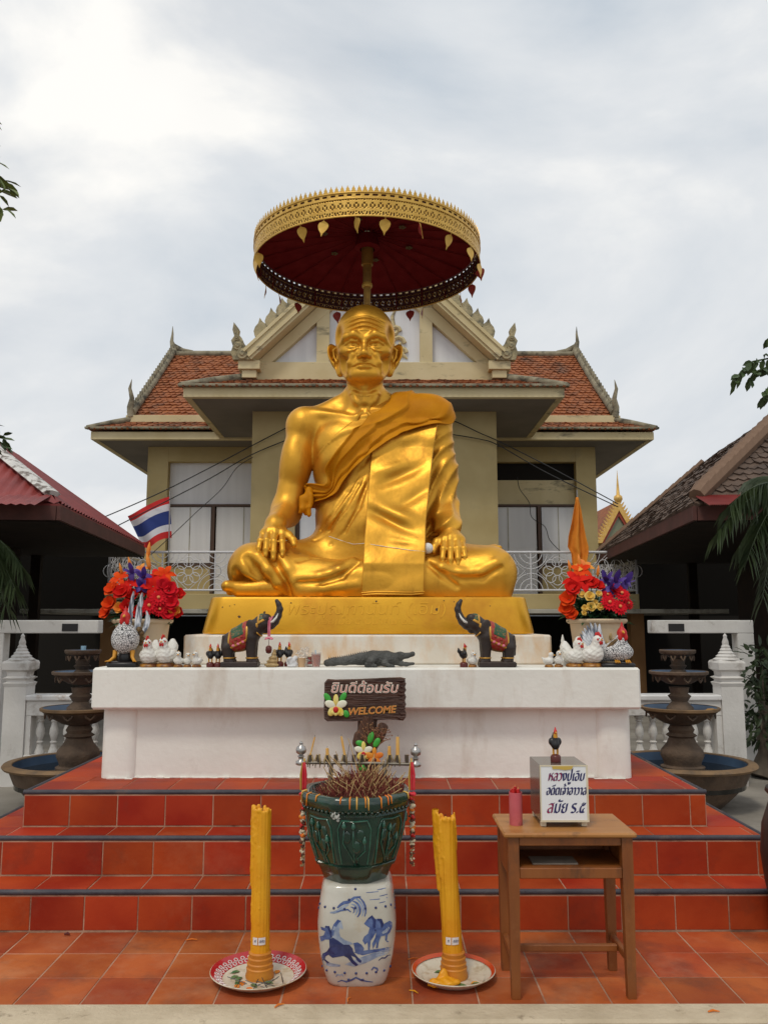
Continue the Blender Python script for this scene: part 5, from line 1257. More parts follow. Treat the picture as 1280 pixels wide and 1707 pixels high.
# left: twigs just reaching into the frame
def A(px, py, Y): return at(px, py, Y)
broad_tree('leafy_tree', 'broad-leaved tree at the far left, a few leaves showing against the sky', (-4.6, 6.0, -0.05), (-4.4, 6.0, 4.2),
           [(A(-64, 225, 6.0), 0.30, 110), (A(-50, 306, 6.0), 0.30, 130), (A(-150, 250, 6.0), 0.5, 200), (A(-260, 300, 6.2), 0.6, 200)], 'leaf_light', 0.15, 0.07)
broad_tree('leafy_tree', 'dark-leaved tree at the left edge in front of the red roof', (-5.4, 8.6, -0.05), (-5.3, 8.6, 2.6),
           [(A(-38, 735, 8.2), 0.27, 120), (A(-120, 760, 8.4), 0.5, 260), (A(-110, 680, 8.4), 0.4, 160)], 'leaf_dark', 0.16, 0.07)
# right: a branch of compound leaves
rt = broad_tree('leafy_tree', 'tree at the right edge, compound leaves hanging against the sky', (5.4, 7.2, -0.05), (5.3, 7.2, 3.4),
           [(A(1390, 590, 7.0), 0.35, 200), (A(1460, 520, 7.2), 0.5, 260)], 'leaf_dark', 0.15, 0.06)
k = MB(); b0 = rt.location
def spray(pts, n, L_, w_):
    P = [A(*p) - b0 for p in pts]; k.tube(P, [0.008] * (len(P) - 1) + [0.003], 5)
    for i in range(n):
        f = (0.1 + 0.9 * i / (n - 1)) * (len(P) - 1); j = min(int(f), len(P) - 2); p = P[j].lerp(P[j + 1], f - j); dr = (P[j + 1] - P[j]).normalized()
        for s in (-1, 1):
            d = dr * 0.5 + Vector((0, 0, -0.75)) * (1 if s > 0 else 0.2) + Vector((0, s * 0.5, 0.25 if s < 0 else -0.1)) + rv(0.18); leafq(k, p, d, Vector((0, -1, 0.4)) + rv(0.3), L_ * random.uniform(0.7, 1.1), w_)
spray([(1330, 585, 7.0), (1285, 596, 6.95), (1255, 602, 6.9), (1236, 618, 6.9), (1224, 634, 6.9)], 12, 0.125, 0.06)
spray([(1320, 590, 7.1), (1282, 610, 7.1), (1262, 618, 7.1), (1250, 632, 7.1)], 9, 0.12, 0.06)
spray([(1320, 600, 7.0), (1290, 630, 7.0), (1278, 650, 7.0), (1272, 664, 7.0)], 8, 0.13, 0.06)
spray([(1320, 560, 7.0), (1295, 555, 7.0), (1282, 562, 7.0)], 5, 0.12, 0.055)
k.build('leaf_spray', 'leaf_dark', rt)
def palm(label, base, crown, tips, ll=0.42, dry=()):
    base = Vector(base); crown = Vector(crown); t = thing('palm', label, 'palm tree', base); c = crown - base
    m = MB(); m.tube([(0, 0, 0), c * 0.5 + Vector((0.04, 0, 0)), c], [0.10, 0.085, 0.07], 10); m.build('trunk', 'bark', t, 60)
    for idx, tp in enumerate(tips):
        e_ = Vector(tp) - base; mid = c.lerp(e_, 0.5) + Vector((0, 0, 0.35 * (e_ - c).length)); f = MB(); N_ = 26; P = []
        for i in range(N_ + 1):
            u = i / N_; P.append(c * (1 - u) ** 2 + mid * 2 * u * (1 - u) + e_ * u * u)
        f.tube(P, [0.014 * (1 - 0.85 * i / N_) for i in range(N_ + 1)], 5)
        for i in range(3, N_ + 1):
            tg = (P[i] - P[i - 1]).normalized(); sd_ = tg.cross(Vector((0, 0, 1))); sd_ = sd_.normalized() if sd_.length > 1e-3 else Vector((1, 0, 0))
            for s in (-1, 1):
                for _ in range(2):
                    d = tg * 0.75 + sd_ * s * 0.65 + Vector((0, 0, -0.55)) + rv(0.12); l_ = ll * (1 - 0.35 * i / N_) * random.uniform(0.8, 1.1); p = P[i].lerp(P[i - 1], random.random()); d.normalize(); w_ = 0.014; q = sd_.cross(d).normalized() if sd_.cross(d).length > 1e-3 else Vector((0, 1, 0))
                    mid2 = p + d * l_ * 0.55; e2 = p + d * l_ + Vector((0, 0, -0.25 * l_)); f.add([p - q * w_ * 0.6, p + q * w_ * 0.6, mid2 + q * w_, mid2 - q * w_, e2], [(0, 1, 2, 3), (3, 2, 4)])
        f.build('frond', 'palm_dry' if idx in dry else 'palm_leaf', t)
palm('dark green palm with drooping fronds at the right edge', (4.62, 8.9, -0.05), A(1335, 820, 8.9), [A(1195, 890, 8.7), A(1215, 845, 8.6), A(1245, 935, 8.5), A(1270, 1000, 8.4), A(1250, 800, 9.2), A(1330, 990, 8.3), A(1420, 900, 8.8), A(1450, 800, 9.2), A(1350, 690, 9.4), A(1232, 912, 9.0)])
palm('dark green palm with drooping fronds at the left edge', (-4.75, 9.0, -0.05), A(-75, 880, 9.0), [A(28, 985, 8.7), A(12, 1010, 8.6), A(38, 945, 8.9), A(-20, 1020, 8.4), A(-150, 990, 8.7), A(-200, 900, 9.0), A(-120, 760, 9.3), A(-5, 930, 8.6), A(20, 965, 9.2)])
# shrub in the shade by the right post
broad_tree('shrub', 'dark shrub in the shade behind the right balustrade post', (4.28, 9.6, -0.05), (4.3, 9.6, 0.5), [((4.35, 9.6, 1.15), 0.30, 160), ((4.4, 9.55, 0.75), 0.32, 160), ((4.25, 9.5, 0.5), 0.22, 90)], 'palm_leaf', 0.14, 0.06)
# big dark jar at the right edge of the lowest step
M('dark_jar', (0.022, 0.014, 0.010), (0.035, 0.022, 0.016), 5, 0.45)
M('bright_green', (0.05, 0.16, 0.02), (0.08, 0.22, 0.035), 8, 0.5)
jr = thing('water_jar', 'large dark brown glazed jar at the right edge by the steps', 'jar', (2.245, 4.60, 0.001))
m = MB(); m.lathe([(0.12, 0), (0.135, 0.01), (0.165, 0.12), (0.20, 0.30), (0.215, 0.45), (0.20, 0.60), (0.165, 0.70), (0.15, 0.74), (0.175, 0.77), (0.17, 0.79), (0.14, 0.785), (0.13, 0.72), (0.15, 0.6), (0.1, 0.1)], 32, caps=False); m.build('jar', 'dark_jar', jr, 60)
q = thing('ground_plant', 'bright green leaf sprout at the foot of the dark jar', 'plant', (2.14, 4.35, 0.001)); m = MB()
for i in range(9):
    a = i * 0.7; leafq(m, Vector((0, 0, 0.01)), Vector((math.cos(a), math.sin(a), 0.9 + 0.5 * math.sin(i * 2.1))), Vector((0, 0, 1)), 0.10, 0.06)
m.build('leaves', 'bright_green', q)
# ================================================================== figures standing on the pedestal ledge
SLZ = 1.377 + 0.0005
M('elephant_black', (0.022, 0.014, 0.011), (0.040, 0.026, 0.020), 9, 0.5, bump=0.15, bscale=60)
M('trim_gold', (0.52, 0.26, 0.035), (0.62, 0.34, 0.06), 20, 0.45, 0.4)
M('cloth_red', (0.34, 0.014, 0.016), (0.30, 0.13, 0.03), 55, 0.5, lo=0.45, hi=0.68); M('cloth_green', (0.015, 0.075, 0.028), (0.28, 0.13, 0.03), 60, 0.5, lo=0.5, hi=0.7)
M('ivory', (0.72, 0.70, 0.64), rough=0.4); M('pink', (0.70, 0.16, 0.24), (0.78, 0.26, 0.34), 30, 0.7)
M('croc_grey', (0.055, 0.055, 0.050), (0.10, 0.10, 0.092), 14, 0.7, bump=0.7, bscale=80)
M('hen_white', (0.70, 0.68, 0.62), (0.78, 0.76, 0.71), 12, 0.6, bump=0.35, bscale=70)
M('comb_red', (0.58, 0.014, 0.012), (0.48, 0.010, 0.010), 20, 0.45)
M('beak_gold', (0.62, 0.28, 0.02), rough=0.5); M('base_amber', (0.40, 0.17, 0.015), (0.12, 0.035, 0.010), 28, 0.4)
M('black_gloss', (0.010, 0.009, 0.010), rough=0.4); M('maroon', (0.10, 0.012, 0.008), rough=0.35)
def feather_mat(name, c1, c2, sc_, wd):
    m = bpy.data.materials.new(name); m.use_nodes = True; t = m.node_tree; b = t.nodes['Principled BSDF']; n = t.nodes.new; l = t.links.new
    tc_ = n('ShaderNodeTexCoord'); v = n('ShaderNodeTexVoronoi'); v.feature = 'DISTANCE_TO_EDGE'; v.inputs['Scale'].default_value = sc_; l(tc_.outputs['Object'], v.inputs['Vector'])
    r_ = n('ShaderNodeValToRGB'); r_.color_ramp.elements[0].position = wd; r_.color_ramp.elements[1].position = wd + 0.04; r_.color_ramp.elements[0].color = (*c1, 1); r_.color_ramp.elements[1].color = (*c2, 1)
    l(v.outputs['Distance'], r_.inputs[0]); l(r_.outputs[0], b.inputs['Base Color']); b.inputs['Roughness'].default_value = 0.6; MATS[name] = m
feather_mat('feather_speckled', (0.03, 0.03, 0.035), (0.70, 0.69, 0.68), 70, 0.06)
M('feather_striped', (0.66, 0.68, 0.72), (0.10, 0.12, 0.16), 60, 0.6, stretch=(1, 1, 0.12), lo=0.45, hi=0.6)
M('feather_brown', (0.20, 0.11, 0.03), (0.05, 0.03, 0.012), 40, 0.6)

# ---- elephants
KE = 1 / 244.0
def e_(px, py, y=0.0): return ((px - 400) * KE, y, (1114 - py) * KE)
def ele_field(grow=0.0, h=0.0048):
    f = Field((-0.16, -0.12, 0.0), (0.31, 0.12, 0.48), h); g = grow
    f.cone(e_(386, 1073), e_(414, 1060), 0.068 + g, 0.074 + g, 0.03); f.ell(e_(400, 1070), (0.085 + g, 0.072 + g, 0.072 + g), 0.03)
    f.cone(e_(416, 1057), e_(434, 1044), 0.070 + g, 0.055 + g, 0.03); f.ell(e_(438, 1041), (0.060 + g, 0.055 + g, 0.056 + g), 0.02)
    return f
def elephant(name, label, cx):
    t = thing(name, label, 'figurine', (at(cx, 1113, 5.72).x, 5.72, SLZ), group='painted elephant figurines')
    f = ele_field()
    for s in (-1, 1):
        f.cone(e_(380, 1082, s * 0.036), e_(383, 1104, s * 0.036), 0.042, 0.030, 0.02); f.cone(e_(383, 1104, s * 0.036), e_(386, 1106, s * 0.036), 0.033, 0.031, 0.01)
        f.cone(e_(419, 1066, s * 0.036), e_(420, 1103, s * 0.034), 0.042, 0.029, 0.02); f.cone(e_(420, 1104, s * 0.034), e_(424, 1106, s * 0.034), 0.032, 0.030, 0.01)
        f.ell(e_(421, 1048, s * 0.066), (0.036, 0.012, 0.052), 0.012, rot=Matrix.Rotation(R(-25), 4, 'Y') @ Matrix.Rotation(s * R(14), 4, 'Z'))
        f.ell(e_(443, 1033, s * 0.03), (0.028, 0.025, 0.026), 0.02)
    f.chain([e_(442, 1041), e_(450, 1044), e_(457, 1039), e_(462, 1030), e_(465, 1019), e_(463, 1011), e_(459.5, 1005)], [0.045, 0.034, 0.028, 0.024, 0.0205, 0.017, 0.0135], 0.012)
    f.chain([e_(437, 1050), e_(443, 1054), e_(447, 1050)], [0.030, 0.018, 0.010], 0.015)
    f.chain([e_(372, 1064), e_(370, 1080), e_(371, 1094)], [0.010, 0.007, 0.008], 0.008)
    f.build('body', 'elephant_black', t)
    b = MB(); b.box(((401 - 400) * KE, 0, 0.018), (61 * KE, 0.15, 0.036), 0.008); b.build('base', 'elephant_black', t, 30)
    # painted cloth on back and head: thin shells laid on the body
    def shell(mat, g, cond, name, par=t):
        q = ele_field(g, 0.0042); sl, P = q.sub((-1, -1, -1), (1, 1, 1)); q.F = np.maximum(q.F, cond(*P).astype(np.float32)); return q.build(name, mat, par)
    def saddle(m_):
        # saddle region in the side view: x band, and z above a sloping hem
        return lambda x, y, z: np.maximum(np.maximum(-0.075 + m_ - x, x - 0.062 + m_), 0.098 + 0.12 * (x + 0.02) ** 2 * 10 + m_ - z + 0.06 * np.maximum(x, 0)) + 0 * y
    sd_ = shell('trim_gold', 0.004, saddle(0.0), 'saddle_cloth'); shell('cloth_red', 0.0065, saddle(0.012), 'saddle_field', sd_)
    shell('cloth_green', 0.0085, lambda x, y, z: np.maximum(np.maximum(np.abs(x + 0.005 + 0.25 * (z - 0.2)) - 0.045, 0.205 + 0.45 * x - z), -0.2) + 0 * y, 'saddle_pad', sd_)
    shell('trim_gold', 0.0095, lambda x, y, z: np.abs(np.abs(z - 0.155 - 0.5 * x) - 0.004) - 0.004 + 0 * y + np.where((x < -0.07) | (x > 0.055), 1, 0), 'saddle_braid', sd_)
    for (x, z) in ((-0.035, 0.135), (0.0, 0.150), (0.033, 0.165), (-0.018, 0.185), (0.02, 0.205)):
        for s in (-1, 1):
            p = ele_field.cache.project(np.array([[x, s * 0.1, z]]), 0.009)[0]; m = MB(); m.ell(tuple(p), (0.011, 0.004, 0.009), 8, 6); m.build('saddle_flower', 'pink' if z < 0.17 else 'cloth_red', sd_, 180)
    hc = shell('trim_gold', 0.004, lambda x, y, z: np.maximum(np.maximum(0.118 - x, x - 0.185), 0.300 + 0.55 * (x - 0.15) - z) + 0 * y, 'head_cloth'); shell('cloth_green', 0.006, lambda x, y, z: np.maximum(np.maximum(0.130 - x, x - 0.172), 0.318 + 0.55 * (x - 0.15) - z) + 0 * y, 'head_cloth_field', hc)
    for (px, r_) in ((383, 0.036), (420, 0.0345)):
        for s in (-1, 1):
            m = MB(); c = Vector(e_(px, 1099, s * 0.036)); m.tube([c + Vector((r_ * math.cos(a * R(30)), r_ * math.sin(a * R(30)), 0)) for a in range(13)], 0.0045, 6, caps=False); m.build('anklet', 'trim_gold', t, 60)
            for a in (-35, 0, 35):
                m = MB(); c2 = Vector(e_(px + (6 if px > 400 else 5), 1106.5, s * 0.036)); m.ell((c2.x + 0.014 * math.cos(R(a)), c2.y + 0.020 * math.sin(R(a)), c2.z), (0.006, 0.006, 0.006), 8, 6); m.build('toenail', 'ivory', t, 180)
    for s in (-1, 1):
        m = MB(); m.tube([e_(448, 1042, s * 0.030), e_(455, 1039, s * 0.036), e_(460, 1033, s * 0.032), e_(463, 1026, s * 0.026)], [0.009, 0.0085, 0.007, 0.002], 8); m.build('tusk', 'ivory', t, 180)
        m = MB(); m.ell(e_(443, 1036, s * 0.052), (0.006, 0.004, 0.005), 8, 6); m.build('eye', 'ivory', t, 180)
        m = MB(); m.ell(e_(429, 1046, s * 0.074), (0.011, 0.006, 0.017), 8, 6); m.build('ear_tassel', 'trim_gold', t, 180)
    m = MB(); m.tube([Vector(e_(430, 1058)) + Vector((0.022 * math.cos(a), 0.066 * math.sin(a), -0.022 * math.cos(a))) + Vector((0, 0, 0)) for a in [2 * math.pi * k / 20 for k in range(21)]], 0.005, 6, caps=False); m.build('collar', 'trim_gold', t, 60)
    return t
ele_field.cache = ele_field(0.0)
el1 = elephant('elephant_figurine', 'black painted elephant figurine facing right, pink garland on its trunk', 400)
el2 = copy_tree(el1); el2.location.x = at(829, 1113, 5.72).x; el2.scale = (-1, 1, 1)
el2['label'] = 'black painted elephant figurine facing left, beside a small duck'
# pink garland on the first elephant's trunk
ox = el1.location
gl = thing('ribbon_garland', 'pink ribbon garland hanging from the left elephant\'s trunk', 'garland', ox + Vector(e_(450, 1040)))
o0 = Vector(e_(450, 1040)); G = lambda px, py, y=-0.04: Vector(e_(px, py, y)) - o0
m = MB(); m.tube([Vector((0.037 * math.sin(a) * 0.4, -0.038 * math.cos(a), 0.037 * math.sin(a))) for a in [2 * math.pi * k / 18 for k in range(19)]], 0.006, 6, caps=False, flat=0.5); m.build('loop', 'pink', gl, 60)
for dx in (-1.2, 1.2):
    m = MB(); m.tube([G(449 + dx * 0.4, 1032), G(449 + dx, 1045, -0.046), G(449 + dx, 1064, -0.046)], 0.006, 6, flat=0.3); m.build('ribbon', 'pink', gl, 60)
m = MB()
for k in range(14):
    a = k * 2 * math.pi / 14; m.ell(G(449, 1067, -0.046) + Vector((0.020 * math.cos(a), 0.012 * math.sin(a), 0.004 * math.sin(3 * a))), (0.012, 0.006, 0.004), 6, 4, Matrix.Rotation(a, 3, 'Z') @ Matrix.Rotation(0.5, 3, 'Y'))
m.build('blossom', 'pink', gl, 180)
m = MB(); m.tube([G(449, 1070, -0.046), G(449, 1078, -0.046)], 0.002, 5); m.lathe([(0.004, 0), (0.018, 0.006), (0.022, 0.025), (0.020, 0.045), (0.008, 0.055)], 12, G(449, 1092, -0.046)); m.build('tassel', 'maroon', gl, 60)

# ---- crocodile
C0 = at(617, 1113, 5.71)
cr = thing('crocodile_figurine', 'grey crocodile figurine with open jaws on the pedestal ledge', 'figurine', (C0.x, 5.71, SLZ))
def c_(px, py, y=0.0): return ((px - 617) / 246.0, y, (1114 - py) / 246.0)
f = Field((-0.32, -0.10, 0.0), (0.33, 0.10, 0.125), 0.0042)
f.chain([c_(545, 1107.5, 0.02), c_(556, 1105.5, 0.01), c_(575, 1104), c_(600, 1101), c_(622, 1100), c_(645, 1100), c_(658, 1100.5)], [0.024, 0.026, 0.028, 0.038, 0.052, 0.050, 0.036], 0.015)
f.chain([c_(657, 1099), c_(667, 1096), c_(678, 1095.5), c_(688, 1093)], [0.034, 0.028, 0.018, 0.016], 0.012); f.ell(c_(688, 1091.5), (0.014, 0.016, 0.012), 0.008)
f.chain([c_(657, 1104), c_(668, 1108), c_(678, 1109.5), c_(689, 1108.5)], [0.028, 0.018, 0.013, 0.010], 0.010)
f.ell(c_(665, 1091.5, -0.018), (0.012, 0.010, 0.010), 0.006); f.ell(c_(665, 1091.5, 0.018), (0.012, 0.010, 0.010), 0.006)
for s in (-1, 1):
    f.chain([c_(626, 1098, s * 0.038), c_(618, 1104, s * 0.060), c_(612, 1110, s * 0.062), c_(626, 1111.5, s * 0.068)], [0.026, 0.024, 0.016, 0.012], 0.010)
    f.chain([c_(645, 1102, s * 0.034), c_(640, 1107, s * 0.055), c_(648, 1111, s * 0.060), c_(656, 1112, s * 0.062)], [0.020, 0.016, 0.012, 0.009], 0.010)
f.build('body', 'croc_grey', cr)
for i in range(30):
    u = i / 29; px = 549 + u * 106; top = np.interp(px, [545, 575, 600, 622, 645, 658], [1101, 1097, 1091.5, 1087.5, 1088, 1092]); hgt = 0.016 if px < 612 else 0.009
    for s in ((0,) if px < 585 else (-1, 1)):
        q = MB(); p = Vector(c_(px, top + 0.8, s * 0.012)); q.add([p + Vector((-0.007, -0.004, 0)), p + Vector((0.007, -0.004, 0)), p + Vector((0.007, 0.004, 0)), p + Vector((-0.007, 0.004, 0)), p + Vector((-0.004, 0, hgt))], [(0, 1, 4), (1, 2, 4), (2, 3, 4), (3, 0, 4), (0, 3, 2, 1)]); q.build('scute', 'croc_grey', cr)
for k in range(7):
    for (py, sg) in ((1099.5, -1), (1105.5, 1)):
        q = MB(); p = Vector(c_(671 + 2.7 * k, py, -0.013)); q.add([p + Vector((-0.003, 0, 0)), p + Vector((0.003, 0, 0)), p + Vector((0, 0.004, 0)), p + Vector((0, 0.001, sg * 0.008))], [(0, 1, 3), (1, 2, 3), (2, 0, 3)]); q.build('tooth', 'ivory', cr)

# ---- hens, ducklings, black cockerels, big roosters
def fig(name, label, px, Y, group=None, rz=0, s=1.0):
    q = at(px, 1112, Y); return thing(name, label, 'figurine', (q.x, Y, SLZ), rz, group, s)
def build_hen(t):
    # standing 0.20 m tall, facing -y
    b = MB(); b.lathe([(0.062, 0), (0.066, 0.008), (0.060, 0.020), (0.045, 0.026)], 18, fn=lambda a, z: 1 + 0.05 * math.sin(5 * a)); b.build('base', 'base_amber', t, 50)
    f = Field((-0.10, -0.12, 0.0), (0.10, 0.12, 0.23), 0.0045)
    f.ell((0, 0.005, 0.070), (0.062, 0.078, 0.052), 0.02); f.cone((0, -0.030, 0.09), (0, -0.045, 0.155), 0.042, 0.026, 0.03); f.ell((0, -0.048, 0.165), (0.026, 0.028, 0.026), 0.012)
    f.chain([(0, 0.055, 0.085), (0, 0.085, 0.13), (0, 0.09, 0.165)], [0.040, 0.034, 0.018], 0.02)
    for s in (-1, 1): f.ell((s * 0.052, 0.01, 0.075), (0.016, 0.052, 0.034), 0.006, rot=Matrix.Rotation(R(-18), 4, 'X'))
    f.bend(lambda x, y, z: 0.0022 * np.sin(z * 220 + np.abs(x) * 90) * np.sin(y * 160), (-0.1, -0.12, 0.03), (0.1, 0.12, 0.15)); f.build('body', 'hen_white', t)
    m = MB()
    for k, (y, z, r_) in enumerate(((-0.066, 0.187, 0.010), (-0.055, 0.197, 0.012), (-0.040, 0.195, 0.011))): m.ell((0, y, z), (0.006, r_, r_ * 1.3), 8, 6)
    m.build('comb', 'comb_red', t, 180)
    m = MB()
    for s in (-1, 1): m.ell((s * 0.008, -0.073, 0.146), (0.008, 0.006, 0.013), 8, 6); m.ell((s * 0.020, -0.062, 0.165), (0.006, 0.008, 0.008), 8, 6)
    m.build('wattle', 'comb_red', t, 180)
    m = MB(); m.tube([(0, -0.070, 0.166), (0, -0.090, 0.160)], [0.008, 0.001], 8); m.build('beak', 'beak_gold', t, 60)
    for s in (-1, 1):
        m = MB(); m.ell((s * 0.017, -0.070, 0.172), (0.003, 0.003, 0.003), 6, 5); m.build('eye', 'black_gloss', t, 180)
h0 = fig('hen_figurine', 'white hen figurine sitting next to the big left rooster', 250, 5.71, 'white hen figurines', R(-8), 1.0); build_hen(h0)
def hen(label, px, Y, rz, s):
    h = copy_tree(h0); q = at(px, 1112, Y); h.location = (q.x, Y, SLZ); h.rotation_euler.z = rz; h.scale = (s, s, s); h['label'] = label
hen('white hen figurine on the left, fluffed tail, next to the ducklings', 277, 5.72, R(-12), 1.04)
hen('smaller white hen figurine right of the ducklings on the right', 958, 5.73, R(35), 0.95); hen('larger white hen figurine beside the right striped rooster', 986, 5.71, R(42), 1.12)
def build_duck(t):
    b = MB(); b.lathe([(0.028, 0), (0.031, 0.005), (0.028, 0.014), (0.018, 0.018)], 14, fn=lambda a, z: 1 + 0.06 * math.sin(4 * a)); b.build('base', 'base_amber', t, 50)
    f = Field((-0.06, -0.06, 0.0), (0.06, 0.06, 0.13), 0.0035); f.ell((0, 0.004, 0.042), (0.030, 0.036, 0.027), 0.01); f.cone((0, -0.012, 0.058), (0, -0.014, 0.080), 0.017, 0.015, 0.012); f.ell((0, -0.016, 0.088), (0.018, 0.019, 0.018), 0.006)
    f.cone((0, 0.030, 0.050), (0, 0.048, 0.066), 0.014, 0.005, 0.01)
    for s in (-1, 1): f.ell((s * 0.028, 0.006, 0.045), (0.007, 0.022, 0.014), 0.004)
    f.build('body', 'hen_white', t)
    m = MB(); m.ell((0, -0.037, 0.085), (0.008, 0.010, 0.004), 8, 6); m.build('beak', 'beak_gold', t, 180)
    for s in (-1, 1): m = MB(); m.ell((s * 0.010, -0.031, 0.093), (0.003, 0.003, 0.003), 6, 5); m.build('eye', 'black_gloss', t, 180)
    m = MB(); m.ell((0, -0.012, 0.106), (0.004, 0.007, 0.005), 6, 5); m.build('tuft', 'beak_gold', t, 180)
d0 = fig('duckling_figurine', 'small white duckling figurine next to the left hens', 298, 5.68, 'white duckling figurines', R(5)); build_duck(d0)
for (label, px, Y, rz, s) in (('small white duckling figurine in the middle of the left three', 313, 5.70, R(20), 0.92), ('small white duckling figurine next to the black cockerel pair', 328.5, 5.68, R(-25), 1.0), ('white duckling figurine standing by the right elephant\'s trunk', 787.5, 5.68, R(20), 1.0), ('small white duckling figurine with raised tail, outer one on the right', 915, 5.68, R(70), 0.95), ('small white duckling figurine touching the right hens', 931, 5.69, R(5), 1.04)):
    d = copy_tree(d0); q = at(px, 1112, Y); d.location = (q.x, Y, SLZ); d.rotation_euler.z = rz; d.scale = (s, s, s); d['label'] = label
def build_cock(t):
    b = MB(); b.lathe([(0.026, 0), (0.027, 0.022), (0.022, 0.030), (0.014, 0.034)], 14); b.build('base', 'maroon', t, 50)
    for s in (-1, 1): m = MB(); m.tube([(s * 0.010, 0, 0.030), (s * 0.011, 0, 0.062)], 0.005, 6); m.build('leg', 'beak_gold', t, 60)
    f = Field((-0.05, -0.05, 0.03), (0.05, 0.06, 0.16), 0.0033); f.ell((0, 0, 0.076), (0.022, 0.026, 0.022), 0.01); f.cone((0, -0.006, 0.085), (0, -0.008, 0.120), 0.014, 0.010, 0.01)
    for s in (-1, 1): f.ell((s * 0.019, 0.006, 0.090), (0.014, 0.016, 0.018), 0.006)
    f.chain([(0, 0.020, 0.080), (0, 0.038, 0.105), (0, 0.042, 0.125)], [0.012, 0.010, 0.004], 0.008); f.build('body', 'black_gloss', t)
    m = MB(); m.tube([(0, -0.008, 0.110), (0, -0.010, 0.128)], [0.0115, 0.010], 8); m.build('neck', 'beak_gold', t, 60)
    m = MB(); m.ell((0, -0.012, 0.135), (0.009, 0.011, 0.012), 8, 6); m.tube([(0, -0.010, 0.138), (0, -0.006, 0.157)], [0.008, 0.002], 8); m.build('comb', 'comb_red', t, 60)
    m = MB(); m.tube([(0, -0.020, 0.134), (0, -0.031, 0.131)], [0.005, 0.001], 6); m.build('beak', 'beak_gold', t, 60)
k0 = fig('cockerel_figurine', 'small black cockerel figurine, left one of the pair by the left elephant', 351, 5.69, 'small black cockerel figurines', 0); build_cock(k0)
for (label, px, Y, rz, s) in (('small black cockerel figurine, right one of the pair by the left elephant', 363.5, 5.69, 0, 1.0), ('small black cockerel figurine behind the little seated gold figure', 466, 5.77, R(10), 1.06), ('small black cockerel figurine behind the crumpled white bag', 481, 5.79, R(30), 1.06), ('small black and yellow cockerel figurine under the right elephant\'s trunk', 773, 5.68, R(120), 1.02)):
    d = copy_tree(k0); q = at(px, 1112, Y); d.location = (q.x, Y, SLZ); d.rotation_euler.z = rz; d.scale = (s, s, s); d['label'] = label
kb = copy_tree(k0); kb['label'] = 'black cockerel figurine with red comb on top of the white donation box'; KBOX = kb
def plume(mb, base, tip, w_, bend, n=12):
    base = Vector(base); tip = Vector(tip); ax = tip - base; sd_ = Vector((1, 0, 0)); pts = []
    for i in range(n + 1):
        u = i / n; p = base + ax * u + Vector(bend) * math.sin(math.pi * u); ww = w_ * (math.sin(math.pi * min(1, 0.12 + 0.88 * u)) ** 0.6) + 0.002
        for k in range(7):
            a = math.pi * 2 * k / 7; pts.append(p + Vector((ww * math.cos(a), 0.012 * math.sin(a), 0)))
    b = len(mb.v); mb.add(pts, [(i * 7 + k, i * 7 + (k + 1) % 7, (i + 1) * 7 + (k + 1) % 7, (i + 1) * 7 + k) for i in range(n) for k in range(7)] + [tuple(range(7)), tuple(range(n * 7, n * 7 + 7))])
def rooster_head(t, c, s=1.0):
    c = Vector(c)
    f = Field(c - Vector((0.06, 0.06, 0.07)), c + Vector((0.06, 0.06, 0.09)), 0.004); f.ell(c, (0.034 * s, 0.034 * s, 0.036 * s), 0.01); f.cone(c + Vector((0, 0, 0.02)), c + Vector((0, 0, 0.072)) * s, 0.018, 0.004, 0.012)
    for d in (-1, 1): f.ell(c + Vector((d * 0.018, -0.018, -0.028)), (0.016, 0.012, 0.024), 0.008)
    f.build('head', 'comb_red', t); m = MB(); m.tube([c + Vector((0, -0.028, 0.008)), c + Vector((0, -0.056, 0.0))], [0.011, 0.002], 8); m.build('beak', 'beak_gold', t, 60)
rl = fig('rooster_figurine', 'large speckled rooster figurine with tall grey tail feathers, facing front on the left', 208, 5.73)
b = MB(); b.box((-0.002, 0, 0.018), (0.205, 0.15, 0.036), 0.012); b.ell((0, 0.02, 0.06), (0.055, 0.045, 0.06), 12, 8); b.build('base', 'black_gloss', rl, 60)
f = Field((-0.13, -0.12, 0.08), (0.13, 0.14, 0.34), 0.005); f.ell((0, 0.0, 0.185), (0.094, 0.088, 0.098), 0.03); f.cone((0, -0.02, 0.24), (0.005, -0.035, 0.295), 0.062, 0.036, 0.03); f.build('body', 'feather_speckled', rl)
rooster_head(rl, (0.008, -0.045, 0.335))
m = MB(); m.tube([(-0.035 + 0.012 * math.cos(a), -0.045 + 0.0, 0.30) for a in (0, 1)], 0.002, 5); 
for (bx, tx, tz, w_, bd) in ((0.005, 0.022, 0.515, 0.017, -0.012), (0.060, 0.082, 0.505, 0.022, -0.010), (0.100, 0.118, 0.385, 0.018, 0.012), (0.045, 0.060, 0.44, 0.018, 0.01)):
    m = MB(); plume(m, (bx, 0.055, 0.22), (tx, 0.075, tz), w_, (bd, 0.02, 0)); m.build('tail_feather', 'feather_striped', rl, 60)
for k in range(5): m = MB(); m.ell((0.085 + 0.012 * (k % 2), 0.02 + 0.012 * k, 0.25 - 0.022 * k), (0.022, 0.03, 0.022), 8, 6); m.build('wing_feather', 'feather_brown', rl, 180)
for s in (-1, 1):
    m = MB(); m.tube([(s * 0.058, -0.02, 0.11), (s * 0.062, -0.03, 0.065), (s * 0.085, -0.06, 0.040)], [0.017, 0.013, 0.009], 8)
    for a in (-0.5, 0, 0.5): m.tube([(s * 0.075, -0.05, 0.045), (s * (0.095 + 0.02 * a), -0.078 - 0.01 * abs(a), 0.040)], [0.008, 0.003], 6)
    m.build('leg', 'beak_gold', rl, 60)
rr = fig('rooster_figurine', 'large striped rooster figurine with fanned tail and red head on the right', 1026, 5.73)
